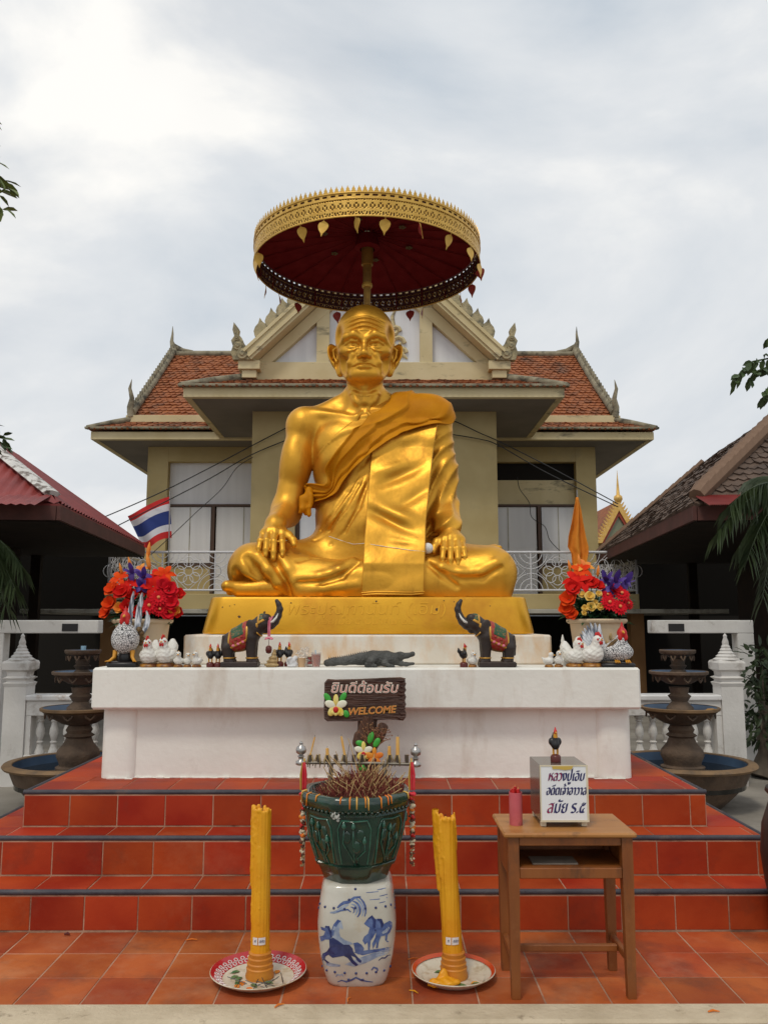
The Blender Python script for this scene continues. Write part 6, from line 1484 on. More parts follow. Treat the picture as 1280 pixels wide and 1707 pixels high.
b = MB(); b.box((0, 0, 0.014), (0.23, 0.16, 0.028), 0.010); b.build('base', 'black_gloss', rr, 40)
f = Field((-0.16, -0.14, 0.02), (0.15, 0.14, 0.26), 0.005); f.ell((0.018, 0, 0.100), (0.105, 0.085, 0.062), 0.03); f.cone((0.02, -0.02, 0.12), (0.032, -0.045, 0.195), 0.070, 0.036, 0.04); f.cone((-0.05, 0.02, 0.09), (-0.105, 0.04, 0.06), 0.05, 0.035, 0.04); f.build('body', 'feather_speckled', rr)
rooster_head(rr, (0.036, -0.055, 0.228))
for k in range(8):
    a = R(100 + 6 * k) ; L_ = 0.20 - 0.011 * abs(k - 2.0); m = MB(); plume(m, (-0.05 - 0.006 * k, 0.05, 0.115 - 0.003 * k), (-0.05 - 0.006 * k + L_ * math.cos(a) * 1.15, 0.055 + 0.004 * k, 0.115 + L_ * math.sin(a)), 0.016, (-0.015, 0, 0)); m.build('tail_feather', 'feather_striped', rr, 60)
m = MB(); m.tube([(-0.075, -0.02, 0.11), (-0.03, -0.05, 0.155), (0.005, -0.06, 0.185)], [0.010, 0.017, 0.012], 8); m.build('shoulder_band', 'feather_brown', rr, 60)
for s in (-1, 1):
    m = MB()
    for a in (-1, 0, 1): m.tube([(0.03 + s * 0.035 + a * 0.010, -0.055, 0.045), (0.03 + s * 0.036 + a * 0.014, -0.085, 0.031)], [0.007, 0.004], 6)
    m.build('foot', 'beak_gold', rr, 60)
# ---- offerings between elephant and crocodile
M('sandstone', (0.36, 0.24, 0.10), (0.48, 0.34, 0.16), 30, 0.6, 0.2); M('orange_drink', (0.75, 0.14, 0.01), rough=0.15, trans=0.35, spec=0.5); M('clear_plastic', (0.80, 0.80, 0.80), rough=0.15, trans=0.75, spec=0.5, alpha=0.55)
M('white_bag', (0.74, 0.73, 0.73), rough=0.4, trans=0.15); M('milk_tea', (0.55, 0.36, 0.20), rough=0.4); M('packet_red', (0.45, 0.05, 0.06), (0.08, 0.16, 0.08), 50, 0.4)
t = fig('seated_figurine', 'tiny gold seated figurine on a stepped rock beside the left elephant', 453, 5.69)
f = Field((-0.06, -0.05, 0), (0.07, 0.05, 0.14), 0.0036); f.ell((0.0, 0, 0.012), (0.048, 0.036, 0.016), 0.006); f.ell((0.004, 0, 0.034), (0.038, 0.030, 0.016), 0.008); f.ell((0.008, 0, 0.055), (0.030, 0.024, 0.014), 0.006); f.cone((0.010, 0, 0.062), (0.016, 0, 0.090), 0.020, 0.015, 0.008); f.ell((0.018, -0.002, 0.108), (0.011, 0.011, 0.013), 0.004)
f.bend(lambda x, y, z: 0.003 * np.sin(z * 260) + 0.002 * np.sin(x * 190) * np.sin(y * 150), (-0.1, -0.1, 0), (0.1, 0.1, 0.085)); f.build('figure', 'sandstone', t)
def crumple(name, label, cat, px, Y, size, mat, seed):
    t = fig(name, label, px, Y); t['category'] = cat; r_ = random.Random(seed); f = Field((-size[0] * 1.3, -size[1] * 1.3, 0), (size[0] * 1.3, size[1] * 1.3, size[2] * 1.15), 0.0038)
    for k in range(16):
        f.ell((r_.uniform(-0.6, 0.6) * size[0], r_.uniform(-0.5, 0.5) * size[1], r_.uniform(0.15, 0.85) * size[2]), (size[0] * r_.uniform(0.2, 0.45), size[1] * r_.uniform(0.2, 0.45), size[2] * r_.uniform(0.12, 0.3)), 0.006, rot=Matrix.Rotation(r_.uniform(0, 3), 4, 'Y'))
    f.ell((0, 0, size[2] * 0.12), (size[0] * 0.8, size[1] * 0.8, size[2] * 0.14), 0.006); f.build('bag', mat, t); return t
crumple('crumpled_bag', 'crumpled white plastic bag in front of a black cockerel', 'bag', 487, 5.69, (0.042, 0.035, 0.075), 'white_bag', 3)
tb_ = crumple('drink_bag', 'clear knotted plastic bag holding a cup of milky tea', 'bag', 505, 5.72, (0.040, 0.038, 0.16), 'clear_plastic', 9)
t = thing('tea_cup', 'plastic cup of milky tea inside the clear bag', 'cup', (at(503, 1112, 5.71).x, 5.71, SLZ)); m = MB(); m.lathe([(0.024, 0.0), (0.031, 0.06), (0.030, 0.061)], 18); m.build('cup', 'milk_tea', t, 50)
t = thing('small_packet', 'small red and green packet left of the orange drink', 'packet', (at(516, 1112, 5.74).x, 5.75, SLZ), R(10)); m = MB(); m.box((0, 0, 0.035), (0.042, 0.022, 0.068), 0.004); m.build('packet', 'packet_red', t, 40); m = MB(); m.box((0, -0.0115, 0.012), (0.040, 0.002, 0.012)); m.build('stripe', 'ivory', t)
t = thing('drink_glass', 'glass of orange drink with a straw left of the crocodile', 'glass', (at(527, 1112, 5.69).x, 5.69, SLZ)); m = MB(); m.lathe([(0.024, 0.004), (0.031, 0.086), (0.0, 0.086)], 20); m.build('drink', 'orange_drink', t, 40)
m = MB(); m.lathe([(0.026, 0), (0.034, 0.098), (0.033, 0.098), (0.0255, 0.003)], 20, caps=False); m.build('glass', 'clear_plastic', t, 50); m = MB(); m.tube([(0.005, 0, 0.02), (-0.006, 0.004, 0.115)], 0.0035, 6); m.build('straw', 'clear_blue', t, 60)
# pale spire-shaped ornament half hidden by the right hens
t = fig('spire_ornament', 'pale grey spire-shaped ornament behind the right ducklings', 939, 5.90); m = MB(); m.lathe([(0.035, 0), (0.032, 0.05), (0.024, 0.08), (0.030, 0.09), (0.020, 0.12), (0.023, 0.13), (0.012, 0.16), (0.014, 0.17), (0.003, 0.215)], 12); m.build('spire', 'ivory', t, 50)
# ================================================================== flower pots and bouquets
M('pot_cream', (0.58, 0.44, 0.28), (0.68, 0.54, 0.37), 3, 0.6, bump=0.15, bscale=20, stain=(0.34, 0.20, 0.09), stscale=5, stlo=0.60, sthi=0.75)
M('petal_red', (0.50, 0.006, 0.006), (0.64, 0.016, 0.008), 18, 0.85, spec=0.15); M('petal_scarlet', (0.64, 0.030, 0.004), (0.70, 0.075, 0.006), 16, 0.85, spec=0.15); M('petal_crimson', (0.50, 0.004, 0.012), (0.62, 0.012, 0.022), 18, 0.85, spec=0.15)
M('petal_purple', (0.055, 0.022, 0.20), (0.11, 0.05, 0.30), 18, 0.6); M('petal_yellow', (0.70, 0.42, 0.05), (0.78, 0.55, 0.16), 18, 0.6); M('bud_orange', (0.72, 0.13, 0.01), (0.70, 0.30, 0.02), 14, 0.6)
M('bouquet_leaf', (0.015, 0.055, 0.022), (0.03, 0.10, 0.035), 14, 0.5); M('flower_heart', (0.66, 0.12, 0.06), (0.75, 0.35, 0.08), 30, 0.6)
def petal(mb, ang, r0, L_, w_, rise, droop, n=5):
    ca, sa = math.cos(ang), math.sin(ang); pts = []
    for i in range(n + 1):
        u = i / n; rr = r0 + L_ * u; ww = w_ * math.sin(math.pi * min(0.97, 0.14 + 0.83 * u)) ** 0.8; z = rise * u - droop * u * u
        for k in (-1, 0, 1): pts.append((rr * ca - k * ww * sa, rr * sa + k * ww * ca, z + (0.12 * ww if k else 0)))
    mb.grid(pts, n + 1, 3)
def fl_mesh(kind):
    m = MB()
    if kind == 'gerbera':
        for k in range(16): petal(m, 2 * math.pi * k / 16 + 0.05 * math.sin(k * 5), 0.008, 0.040, 0.0085, 0.010, 0.012)
        for k in range(12): petal(m, 2 * math.pi * k / 12 + 0.2, 0.005, 0.027, 0.007, 0.016, 0.006)
    elif kind == 'lily':
        for k in range(6): petal(m, math.pi / 3 * k, 0.004, 0.070, 0.019, 0.050 if k % 2 else 0.036, 0.045)
    elif kind == 'poppy':
        for k in range(5): petal(m, 1.257 * k, 0.002, 0.046, 0.028, 0.038, 0.012)
        for k in range(5): petal(m, 1.257 * k + 0.6, 0.002, 0.034, 0.022, 0.042, 0.004)
    elif kind == 'iris':
        for k in range(3): petal(m, 2.094 * k, 0.002, 0.050, 0.022, 0.020, 0.055)
        for k in range(3): petal(m, 2.094 * k + 1.05, 0.002, 0.032, 0.018, 0.075, 0.010)
    elif kind == 'rose':
        for k in range(5): petal(m, 1.257 * k, 0.001, 0.022, 0.015, 0.014, 0.006)
        for k in range(4): petal(m, 1.57 * k + 0.4, 0.001, 0.014, 0.010, 0.022, 0.001)
    elif kind == 'bud': m.tube([(0, 0, 0), (0, 0, 0.02), (0.002, 0, 0.05), (0.003, 0, 0.085)], [0.005, 0.011, 0.011, 0.002], 7)
    return m
FM = {}
def flower(par, kind, mat, p, d, s=1.0):
    if (kind, mat) not in FM: FM[(kind, mat)] = fl_mesh(kind).mesh({'gerbera': 'gerbera', 'lily': 'lily', 'poppy': 'poppy', 'iris': 'iris', 'rose': 'rose', 'bud': 'bud'}[kind], mat, 180)
    q = Vector(d).to_track_quat('Z', 'Y'); o = inst(kind, FM[(kind, mat)], par, p, q.to_euler(), (s, s, s)); o.rotation_euler.rotate_axis('Z', random.uniform(0, 6))
    if kind == 'gerbera':
        if 'heart' not in FM: FM['heart'] = MB().ell((0, 0, 0.014), (0.009, 0.009, 0.006), 10, 6).mesh('flower_heart', 'flower_heart', 180)
        inst('flower_heart', FM['heart'], o)
    return o
def pot_and_flowers(cx, plab, blab, spec, YP=6.03):
    c = at(cx, 1112, YP); c.z = SLZ
    return c
def potted(cx, YP, plab, blab, spec, rad=0.205):
    x = at(cx, 1060, YP).x; t = thing('flower_pot', plab, 'flower pot', (x, YP, SLZ - 0.0)); h = 0.325
    m = MB(); m.lathe([(rad * 0.74, 0), (rad * 0.76, 0.01), (rad * 0.92, h - 0.035), (rad * 0.98, h - 0.032), (rad * 1.04, h - 0.022), (rad * 1.05, h - 0.008), (rad * 1.01, h), (rad * 0.93, h - 0.002), (rad * 0.90, h - 0.06), (0.01, h - 0.07)], 40); m.build('pot', 'pot_cream', t, 50)
    m = MB()
    for k in range(7):
        a = R(-110 + 9 * k); r_ = rad * 0.86 + 0.004; z0 = h * 0.52
        m.ell((r_ * math.cos(a), r_ * math.sin(a), z0 + 0.035 * math.sin(k * 1.9)), (0.011, 0.011, 0.026), 6, 5)
    m.build('relief', 'sandstone', t, 60)
    b = thing('bouquet', blab, 'flowers', (x, YP, SLZ + h - 0.06)); o = Vector((x, YP, SLZ + h - 0.06)); g_ = MB()
    for (kind, mat, px, py, dy, s) in spec:
        p = at(px, py, YP + dy) - o; d = Vector((p.x * 1.2, -0.9, 0.35 + (p.z - 0.15) * 1.5)) + rv(0.12)
        if kind == 'bud': d = Vector((p.x * 1.2, -0.1, 1.0)) + rv(0.1)
        flower(b, kind, mat, p, d, s * 1.14); m = MB(); m.tube([Vector((p.x * 0.25, 0.02, 0)), p * 0.6 + Vector((0, 0.03, 0.03)), p + Vector((0, 0.006, -0.004))], 0.003, 5); m.build('stem', 'bouquet_leaf', b)
    for k in range(380):
        a = random.uniform(0, 6.28); r_ = random.uniform(0.03, 0.21); p = Vector((r_ * math.cos(a), r_ * math.sin(a) * 0.8, random.uniform(0.03, 0.20) + 0.05 * random.random())); leafq(g_, p * 0.85, Vector((math.cos(a), math.sin(a) - 0.25, random.uniform(-0.4, 0.7))), Vector((0, 0, 1)) + rv(0.3), random.uniform(0.06, 0.12), random.uniform(0.03, 0.055))
    g_.build('leaves', 'bouquet_leaf', b)
Lr, Ls, Lc = 'petal_red', 'petal_scarlet', 'petal_crimson'
specL = [('lily', Ls, 200, 965, -0.06, 1.0), ('lily', Lr, 218, 975, -0.10, 1.1), ('poppy', Ls, 190, 985, -0.10, 1.15), ('poppy', Lr, 205, 990, -0.13, 1.2), ('poppy', Lr, 222, 995, -0.12, 1.0), ('poppy', Ls, 186, 1008, -0.10, 1.1), ('poppy', 'bud_orange', 201, 1014, -0.15, 0.8), ('poppy', Ls, 180, 1022, -0.08, 1.0), ('poppy', Lr, 214, 1012, -0.16, 1.0),
         ('iris', 'petal_purple', 222, 955, -0.08, 1.0), ('iris', 'petal_purple', 240, 962, -0.12, 1.1), ('iris', 'petal_purple', 238, 978, -0.14, 1.0), ('lily', Lr, 262, 965, -0.08, 1.15), ('lily', Ls, 275, 958, -0.05, 1.0), ('lily', Lr, 256, 978, -0.14, 1.1), ('poppy', Lc, 282, 985, -0.12, 1.2), ('poppy', Lc, 272, 978, -0.12, 1.0), ('gerbera', Lc, 265, 997, -0.19, 1.15), ('gerbera', Lc, 250, 1010, -0.20, 1.2), ('gerbera', Lc, 268, 1016, -0.18, 1.0), ('poppy', Lc, 286, 1006, -0.14, 1.1), ('poppy', Lr, 298, 992, -0.08, 0.9), ('poppy', 'bud_orange', 291, 1018, -0.13, 0.8), ('poppy', Lr, 296, 1022, -0.10, 0.8), ('poppy', Lc, 280, 1022, -0.15, 1.0),
         ('bud', 'bud_orange', 250, 950, -0.02, 1.3), ('bud', 'bud_orange', 247, 930, 0.0, 1.2), ('bud', 'bud_orange', 220, 950, -0.04, 1.0), ('bud', 'bud_orange', 204, 958, -0.04, 0.9), ('lily', 'bud_orange', 236, 950, -0.03, 0.7), ('poppy', Lr, 232, 1020, -0.17, 0.9), ('lily', Lr, 243, 985, -0.1, 0.9)]
potted(238, 6.02, 'cream flower pot behind the left rooster and hens', 'bouquet of red and purple cloth flowers in the left cream pot', specL)
specR = [('lily', Ls, 968, 952, -0.06, 1.0), ('lily', Lr, 960, 968, -0.10, 1.2), ('lily', Lr, 972, 972, -0.12, 1.1), ('poppy', Lr, 955, 982, -0.12, 1.1), ('poppy', Lr, 985, 975, -0.10, 1.1), ('lily', 'bud_orange', 973, 945, -0.03, 0.9), ('bud', 'bud_orange', 952, 955, -0.03, 1.0), ('bud', 'bud_orange', 996, 962, -0.03, 0.9), ('bud', 'bud_orange', 966, 948, -0.02, 1.1),
         ('poppy', Ls, 948, 1000, -0.11, 1.2), ('poppy', Ls, 945, 1016, -0.10, 1.1), ('poppy', Ls, 953, 1024, -0.12, 0.9), ('iris', 'petal_purple', 1010, 968, -0.08, 1.1), ('iris', 'petal_purple', 1025, 970, -0.10, 1.2), ('iris', 'petal_purple', 1042, 972, -0.08, 1.2), ('iris', 'petal_purple', 1018, 982, -0.13, 1.0), ('gerbera', Lc, 1012, 992, -0.15, 0.9), ('gerbera', Lc, 1015, 1005, -0.19, 1.15), ('gerbera', Lc, 1036, 990, -0.15, 1.1), ('gerbera', Lc, 1032, 1012, -0.19, 1.15), ('gerbera', Lc, 1046, 1006, -0.10, 0.9), ('poppy', Lc, 1026, 985, -0.12, 0.9),
         ('rose', 'petal_yellow', 982, 995, -0.18, 1.5), ('rose', 'petal_yellow', 972, 992, -0.16, 1.1), ('rose', 'petal_yellow', 985, 1012, -0.19, 1.4), ('rose', 'petal_yellow', 975, 1014, -0.18, 1.0), ('rose', 'petal_yellow', 1000, 1012, -0.18, 1.1), ('rose', 'petal_yellow', 998, 990, -0.16, 0.9), ('rose', 'petal_yellow', 973, 1022, -0.18, 0.8), ('rose', 'petal_yellow', 992, 1004, -0.17, 0.8), ('poppy', Lr, 997, 978, -0.12, 0.8)]
potted(995, 6.02, 'cream flower pot behind the right rooster and hens', 'bouquet of red, yellow and purple cloth flowers in the right cream pot', specR)
# ================================================================== things in front of the steps
M('sign_wood', (0.040, 0.016, 0.010), (0.085, 0.036, 0.022), 7, 0.6, bump=0.9, bscale=18, stretch=(0.5, 1, 6))
M('bark_brown', (0.065, 0.026, 0.014), (0.12, 0.055, 0.030), 9, 0.65, bump=1.0, bscale=24, stretch=(4, 4, 0.8))
M('letter_white', (0.78, 0.74, 0.62), rough=0.5); M('letter_red', (0.60, 0.03, 0.02), rough=0.5); M('letter_gold', (0.70, 0.40, 0.08), rough=0.5)
M('orchid_yellow', (0.75, 0.55, 0.05), (0.80, 0.68, 0.25), 20, 0.5); M('orchid_white', (0.78, 0.76, 0.60), rough=0.5); M('leaf_paint', (0.03, 0.30, 0.03), (0.06, 0.42, 0.05), 20, 0.4)
YS = 5.46
S0 = at(608, 1202, YS); sg = thing('welcome_sign', 'dark wooden welcome sign with a yellow orchid, on a stump post', 'sign', (S0.x, YS, 0.6445))
def s_(px, py, y=0.0): q = at(px, py, YS + y); return Vector((q.x - S0.x, y, q.z - 0.6445))
out_ = [(541, 1138), (546, 1132), (560, 1133), (600, 1132), (640, 1130), (668, 1129), (676, 1131), (674, 1136), (677, 1139), (675, 1145), (677, 1150), (674, 1156), (677, 1161), (675, 1168), (677, 1174), (674, 1181), (677, 1188), (676, 1196), (672, 1201), (650, 1199), (620, 1200), (590, 1202), (560, 1202), (546, 1202), (541, 1198), (540, 1180), (541, 1160)]
m = MB(); P = [s_(*p) for p in out_]; n = len(P); c = sum(P, Vector()) / n
def ins(p, f): return c + (p - c) * f
V = []
for (f, y) in ((0.985, 0.030), (1.0, 0.018), (1.0, -0.012), (0.975, -0.026)): V += [(ins(p, f).x, y, ins(p, f).z) for p in P]
Fq = [(k * n + i, k * n + (i + 1) % n, (k + 1) * n + (i + 1) % n, (k + 1) * n + i) for k in range(3) for i in range(n)] + [tuple(range(n)), tuple(range(3 * n, 4 * n))]
m.add(V, Fq); bd = m.build('board', 'sign_wood', sg, 40)
m = MB()
for k in range(9):   # ragged growth rings at the right end
    y = 1134 + k * 7.6; m.tube([s_(663 + 2 * math.sin(k * 2.1), y, -0.028), s_(669, y + 2 + 2 * math.sin(k), -0.027), s_(675, y + 1, -0.014)], [0.004, 0.007, 0.006], 6)
for k in range(7): m.tube([s_(545 + 18 * i, 1137 + k * 9.6 + 1.5 * math.sin(i * 1.3 + k), -0.0262) for i in range(7)], 0.0028, 5)
m.build('grain', 'sign_wood', bd, 60)
for (mt, dy, bo, ex) in (('letter_white', -0.0285, 0.0022, 0.0012), ('letter_red', -0.0305, -0.0022, 0.001)):
    p = s_(607, 1147.5, dy); text_mesh('lettering', 'ยินดีต้อนรับ', 0.088, mt, bd, p, (R(90), 0, 0), ex, 0.18, bo, xs=1.05)
    p = s_(619, 1185, dy); text_mesh('lettering', 'WELCOME', 0.062, mt if mt == 'letter_red' else 'letter_gold', bd, p, (R(90), R(-3), 0), ex, 0.22, bo * 0.8, xs=1.02)
def orchid(par, c, s, heart='comb_red', pet='orchid_yellow', lip='orchid_white'):
    for k, a in enumerate((90, 18, 162, -54, 234)):
        m = MB(); d = Vector((math.cos(R(a)), 0, math.sin(R(a)))); m.ell(c + d * 0.030 * s, (0.030 * s, 0.005, 0.019 * s if k else 0.014 * s), 12, 8, Matrix.Rotation(-R(a), 3, 'Y')); m.build('petal', lip if k in (1, 2) else pet, par, 180)
    m = MB(); m.ell(c + Vector((0, -0.008, -0.018 * s)), (0.014 * s, 0.008, 0.016 * s), 10, 8); m.build('lip', heart, par, 180)
    for k in (-1, 0, 1): m = MB(); m.ell(c + Vector((k * 0.013 * s, -0.004, -0.038 * s + abs(k) * 0.006 * s)), (0.011 * s, 0.006, 0.012 * s), 10, 6); m.build('lip_lobe', pet, par, 180)
oc = s_(560, 1177, -0.036); orchid(bd, oc, 1.25)
for (px, py, a, L_) in ((546, 1163, 125, 0.034), (572, 1162, 60, 0.034), (577, 1190, -60, 0.026)):
    m = MB(); m.ell(s_(px, py, -0.031), (L_, 0.006, 0.019), 12, 6, Matrix.Rotation(-R(a), 3, 'Y')); m.build('leaf', 'leaf_paint', bd, 180)
f = Field((-0.14, -0.12, -0.002), (0.16, 0.10, 0.44), 0.0065)
f.chain([(0.02, 0.02, 0.42), (0.015, 0.02, 0.30), (0.02, 0.02, 0.15), (0.02, 0.02, 0.0)], [0.058, 0.058, 0.064, 0.075], 0.02); f.chain([(-0.01, 0.02, 0.20), (-0.04, 0.0, 0.27), (-0.045, 0.0, 0.31)], [0.04, 0.034, 0.028], 0.02); f.chain([(0.05, 0.02, 0.26), (0.10, -0.01, 0.33), (0.118, -0.02, 0.365)], [0.04, 0.034, 0.030], 0.02)
f.bend(lambda x, y, z: 0.004 * np.sin(90 * x + 6 * z) + 0.003 * np.sin(120 * y + 20 * z), (-0.2, -0.2, 0), (0.2, 0.2, 0.5)); f.build('post', 'bark_brown', sg)
po = thing('orchid_spray', 'painted yellow and orange orchids with dried sprigs on the sign post', 'flowers', (S0.x, YS, 0.6445)); orchid(po, s_(606, 1252, -0.085), 1.0); orchid(po, s_(624, 1262, -0.09), 1.0, 'maroon', 'bud_orange', 'bud_orange')
for (px, py, a, L_) in ((602, 1240, 160, 0.036), (628, 1238, 60, 0.034), (618, 1230, 70, 0.04), (604, 1280, -30, 0.03)):
    m = MB(); m.ell(s_(px, py, -0.078), (L_, 0.007, 0.020), 12, 6, Matrix.Rotation(-R(a), 3, 'Y')); m.build('leaf', 'leaf_paint', po, 180)
M('dried', (0.22, 0.085, 0.045), (0.30, 0.16, 0.07), 30, 0.8)
m = MB()
for k in range(60):
    a = R(random.uniform(10, 150)); L_ = random.uniform(0.04, 0.12); p = s_(622 + random.uniform(-6, 8), 1248 - random.uniform(0, 20), -0.07); e = p + Vector((L_ * math.cos(a), random.uniform(-0.03, 0.03), L_ * math.sin(a))); m.tube([p, p.lerp(e, 0.5) + rv(0.006), e], 0.0014, 4); m.ell(e, (0.005, 0.005, 0.005), 5, 4)
m.build('dried_sprigs', 'dried', po, kind='stuff')

# ---- ceramic stool
M('porcelain', (0.46, 0.43, 0.36), (0.58, 0.55, 0.48), 5, 0.18, coat=0.3, stain=(0.45, 0.36, 0.24), stscale=6, stlo=0.58, sthi=0.8)
M('cobalt_dark', (0.012, 0.018, 0.085), (0.03, 0.045, 0.16), 30, 0.2, coat=0.3); M('cobalt_mid', (0.045, 0.075, 0.22), (0.11, 0.16, 0.33), 40, 0.2, coat=0.3); M('cobalt_wash', (0.19, 0.24, 0.36), (0.36, 0.40, 0.47), 30, 0.2, coat=0.3)
SY = 4.235; SC = at(594, 1560, 4.06); st = thing('ceramic_stool', 'white ceramic garden stool painted with blue horses under the green pot', 'stool', (SC.x, SY, 0.001))
PW = 4.6
def st_r(z): return float(np.interp(z, [0, 0.010, 0.05, 0.12, 0.20, 0.27, 0.36, 0.43, 0.450, 0.456], [0.136, 0.142, 0.155, 0.172, 0.183, 0.187, 0.179, 0.168, 0.160, 0.150]))
def sup(a, r_):
    c, s = math.cos(a), math.sin(a); k = (abs(c) ** PW + abs(s) ** PW) ** (-1 / PW); return (r_ * k * c, r_ * k * s)
m = MB(); nz = 34; na = 64; pts = []
for i in range(nz + 1):
    z = 0.456 * i / nz
    for k in range(na): x, y = sup(2 * math.pi * k / na, st_r(z)); pts.append((x, y, z))
m.add(pts, [(i * na + k, i * na + (k + 1) % na, (i + 1) * na + (k + 1) % na, (i + 1) * na + k) for i in range(nz) for k in range(na)] + [tuple(range(na)), tuple(range(nz * na, nz * na + na))]); m.build('drum', 'porcelain', st, 60)
def onst(zx, zy, off=0.0012):
    """point on the stool's front for a place in the painted scene"""
    q = at(510 + zx / 7.42, 1440 + zy / 7.42, SY - 0.172); x = q.x - SC.x; z = q.z; r_ = st_r(z); xx = max(-0.985, min(0.985, x / r_)); y = -r_ * (1 - abs(xx) ** PW) ** (1 / PW); return Vector((xx * r_, y - off, z))
def painted(name, poly, mat, off):
    T = [[Vector((*poly[i], 0)) for i in t] for t in tessellate_polygon([[Vector((x, y, 0)) for x, y in poly]])]
    for _ in range(2):
        U = []
        for a, b, c in T:
            ab, bc, ca = (a + b) / 2, (b + c) / 2, (c + a) / 2; U += [[a, ab, ca], [ab, b, bc], [ca, bc, c], [ab, bc, ca]]
        T = U
    m = MB()
    for t in T: m.add([onst(p.x, p.y, off) for p in t], [(0, 1, 2)])
    m.build(name, mat, st, fix=False)
def brush(name, pts, w_, mat, off=0.0012):
    L_ = []; R_ = []
    for i, p in enumerate(pts):
        a = Vector(pts[max(i - 1, 0)]); b = Vector(pts[min(i + 1, len(pts) - 1)]); d = (b - a).normalized(); nn = Vector((-d.y, d.x)); ww = w_ * (0.25 + 0.75 * math.sin(math.pi * (i + 0.5) / len(pts))); L_.append(Vector(p) + nn * ww); R_.append(Vector(p) - nn * ww)
    V = [onst(q.x, q.y, off) for q in L_ + R_]; k = len(pts); m = MB(); m.add(V, [(i, i + 1, k + i + 1, k + i) for i in range(k - 1)]); m.build(name, mat, st, fix=False)
painted('painted_ground', [(480, 1250), (600, 1190), (720, 1140), (900, 1080), (1075, 1040), (1075, 1110), (900, 1150), (740, 1230), (600, 1280)], 'cobalt_wash', 0.0008)
painted('painted_ground', [(200, 1225), (320, 1240), (430, 1255), (420, 1280), (300, 1285), (205, 1270)], 'cobalt_wash', 0.0008)
painted('painted_ground', [(590, 1090), (760, 1060), (1000, 1040), (1060, 1060), (900, 1080), (700, 1130)], 'cobalt_mid', 0.0010)
painted('painted_horse', [(320, 900), (325, 820), (360, 740), (405, 690), (438, 690), (465, 785), (450, 800), (425, 775), (415, 830), (430, 890), (480, 930), (560, 960), (592, 985), (540, 992), (470, 990), (400, 945)], 'cobalt_wash', 0.0011)
brush('painted_mane', [(335, 880), (335, 820), (365, 750), (405, 695), (430, 705)], 22, 'cobalt_mid', 0.0015)
painted('painted_horse', [(178, 795), (235, 792), (250, 762), (298, 778), (330, 900), (292, 932), (240, 940), (185, 985), (165, 930), (220, 890), (240, 835), (192, 828)], 'cobalt_mid', 0.0012)
painted('painted_horse', [(290, 930), (340, 905), (400, 940), (470, 990), (540, 990), (580, 1040), (592, 1090), (640, 1150), (690, 1200), (680, 1230), (640, 1205), (610, 1155), (560, 1130), (590, 1190), (650, 1255), (620, 1272), (570, 1230), (520, 1165), (470, 1135), (400, 1150), (330, 1165), (280, 1130), (240, 1160), (230, 1200), (290, 1232), (270, 1245), (215, 1215), (200, 1248), (186, 1200), (200, 1140), (260, 1090), (295, 1030)], 'cobalt_dark', 0.0014)
painted('painted_tail', [(590, 970), (640, 960), (690, 990), (722, 1040), (700, 1110), (650, 1118), (610, 1080), (600, 1020)], 'cobalt_mid', 0.0012)
painted('painted_horse', [(720, 730), (770, 665), (830, 640), (860, 690), (850, 760), (870, 830), (832, 900), (802, 940), (790, 1058), (770, 1058), (765, 960), (732, 990), (702, 940), (722, 890), (770, 850), (790, 780), (742, 748)], 'cobalt_mid', 0.0013)
painted('painted_horse', [(822, 740), (870, 672), (920, 680), (960, 740), (1036, 712), (1066, 742), (1068, 800), (1040, 858), (1012, 880), (1002, 955), (1030, 968), (1010, 978), (980, 942), (984, 882), (930, 890), (902, 960), (890, 1038), (866, 1038), (878, 952), (852, 1000), (832, 1048), (820, 980), (860, 900), (872, 820), (850, 762)], 'cobalt_mid', 0.0015)
brush('painted_mane', [(775, 670), (815, 645), (850, 690), (845, 760), (860, 820)], 20, 'cobalt_dark', 0.0019); brush('painted_mane', [(885, 680), (925, 690), (945, 740), (940, 780)], 20, 'cobalt_dark', 0.0019)
brush('painted_mane', [(240, 780), (280, 775), (310, 840), (315, 900)], 18, 'cobalt_dark', 0.0018); brush('painted_flank', [(945, 850), (990, 830), (1030, 790)], 22, 'cobalt_wash', 0.0019)
for k, (r_, w_, mt) in enumerate(((40, 9, 'cobalt_mid'), (75, 14, 'cobalt_wash'), (112, 15, 'cobalt_mid'), (150, 14, 'cobalt_wash'), (182, 12, 'cobalt_mid'))):
    brush('painted_cloud', [(560 + r_ * math.cos(R(a)) * 1.0, 570 + r_ * math.sin(R(a)) * (1.0 if a > 0 else 1.0)) for a in range(-100 + 10 * k, 60 - 6 * k, 14)], w_, mt, 0.0012 + 0.0001 * k)
brush('painted_cloud', [(300, 602), (350, 598), (400, 580), (440, 545), (490, 520), (530, 500)], 18, 'cobalt_wash', 0.0011); brush('painted_cloud', [(390, 540), (430, 505), (470, 480), (530, 470), (600, 420), (680, 410)], 20, 'cobalt_mid', 0.0013); brush('painted_cloud', [(380, 590), (450, 570), (520, 560), (560, 590)], 10, 'cobalt_mid', 0.0014)
for (a, b, y) in ((745, 900, 355), (910, 1010, 400), (790, 1010, 440), (880, 990, 325), (905, 985, 480)): brush('painted_line', [(a, y + 6), ((a + b) / 2, y), (b, y - 4)], 5, 'cobalt_mid', 0.0012)
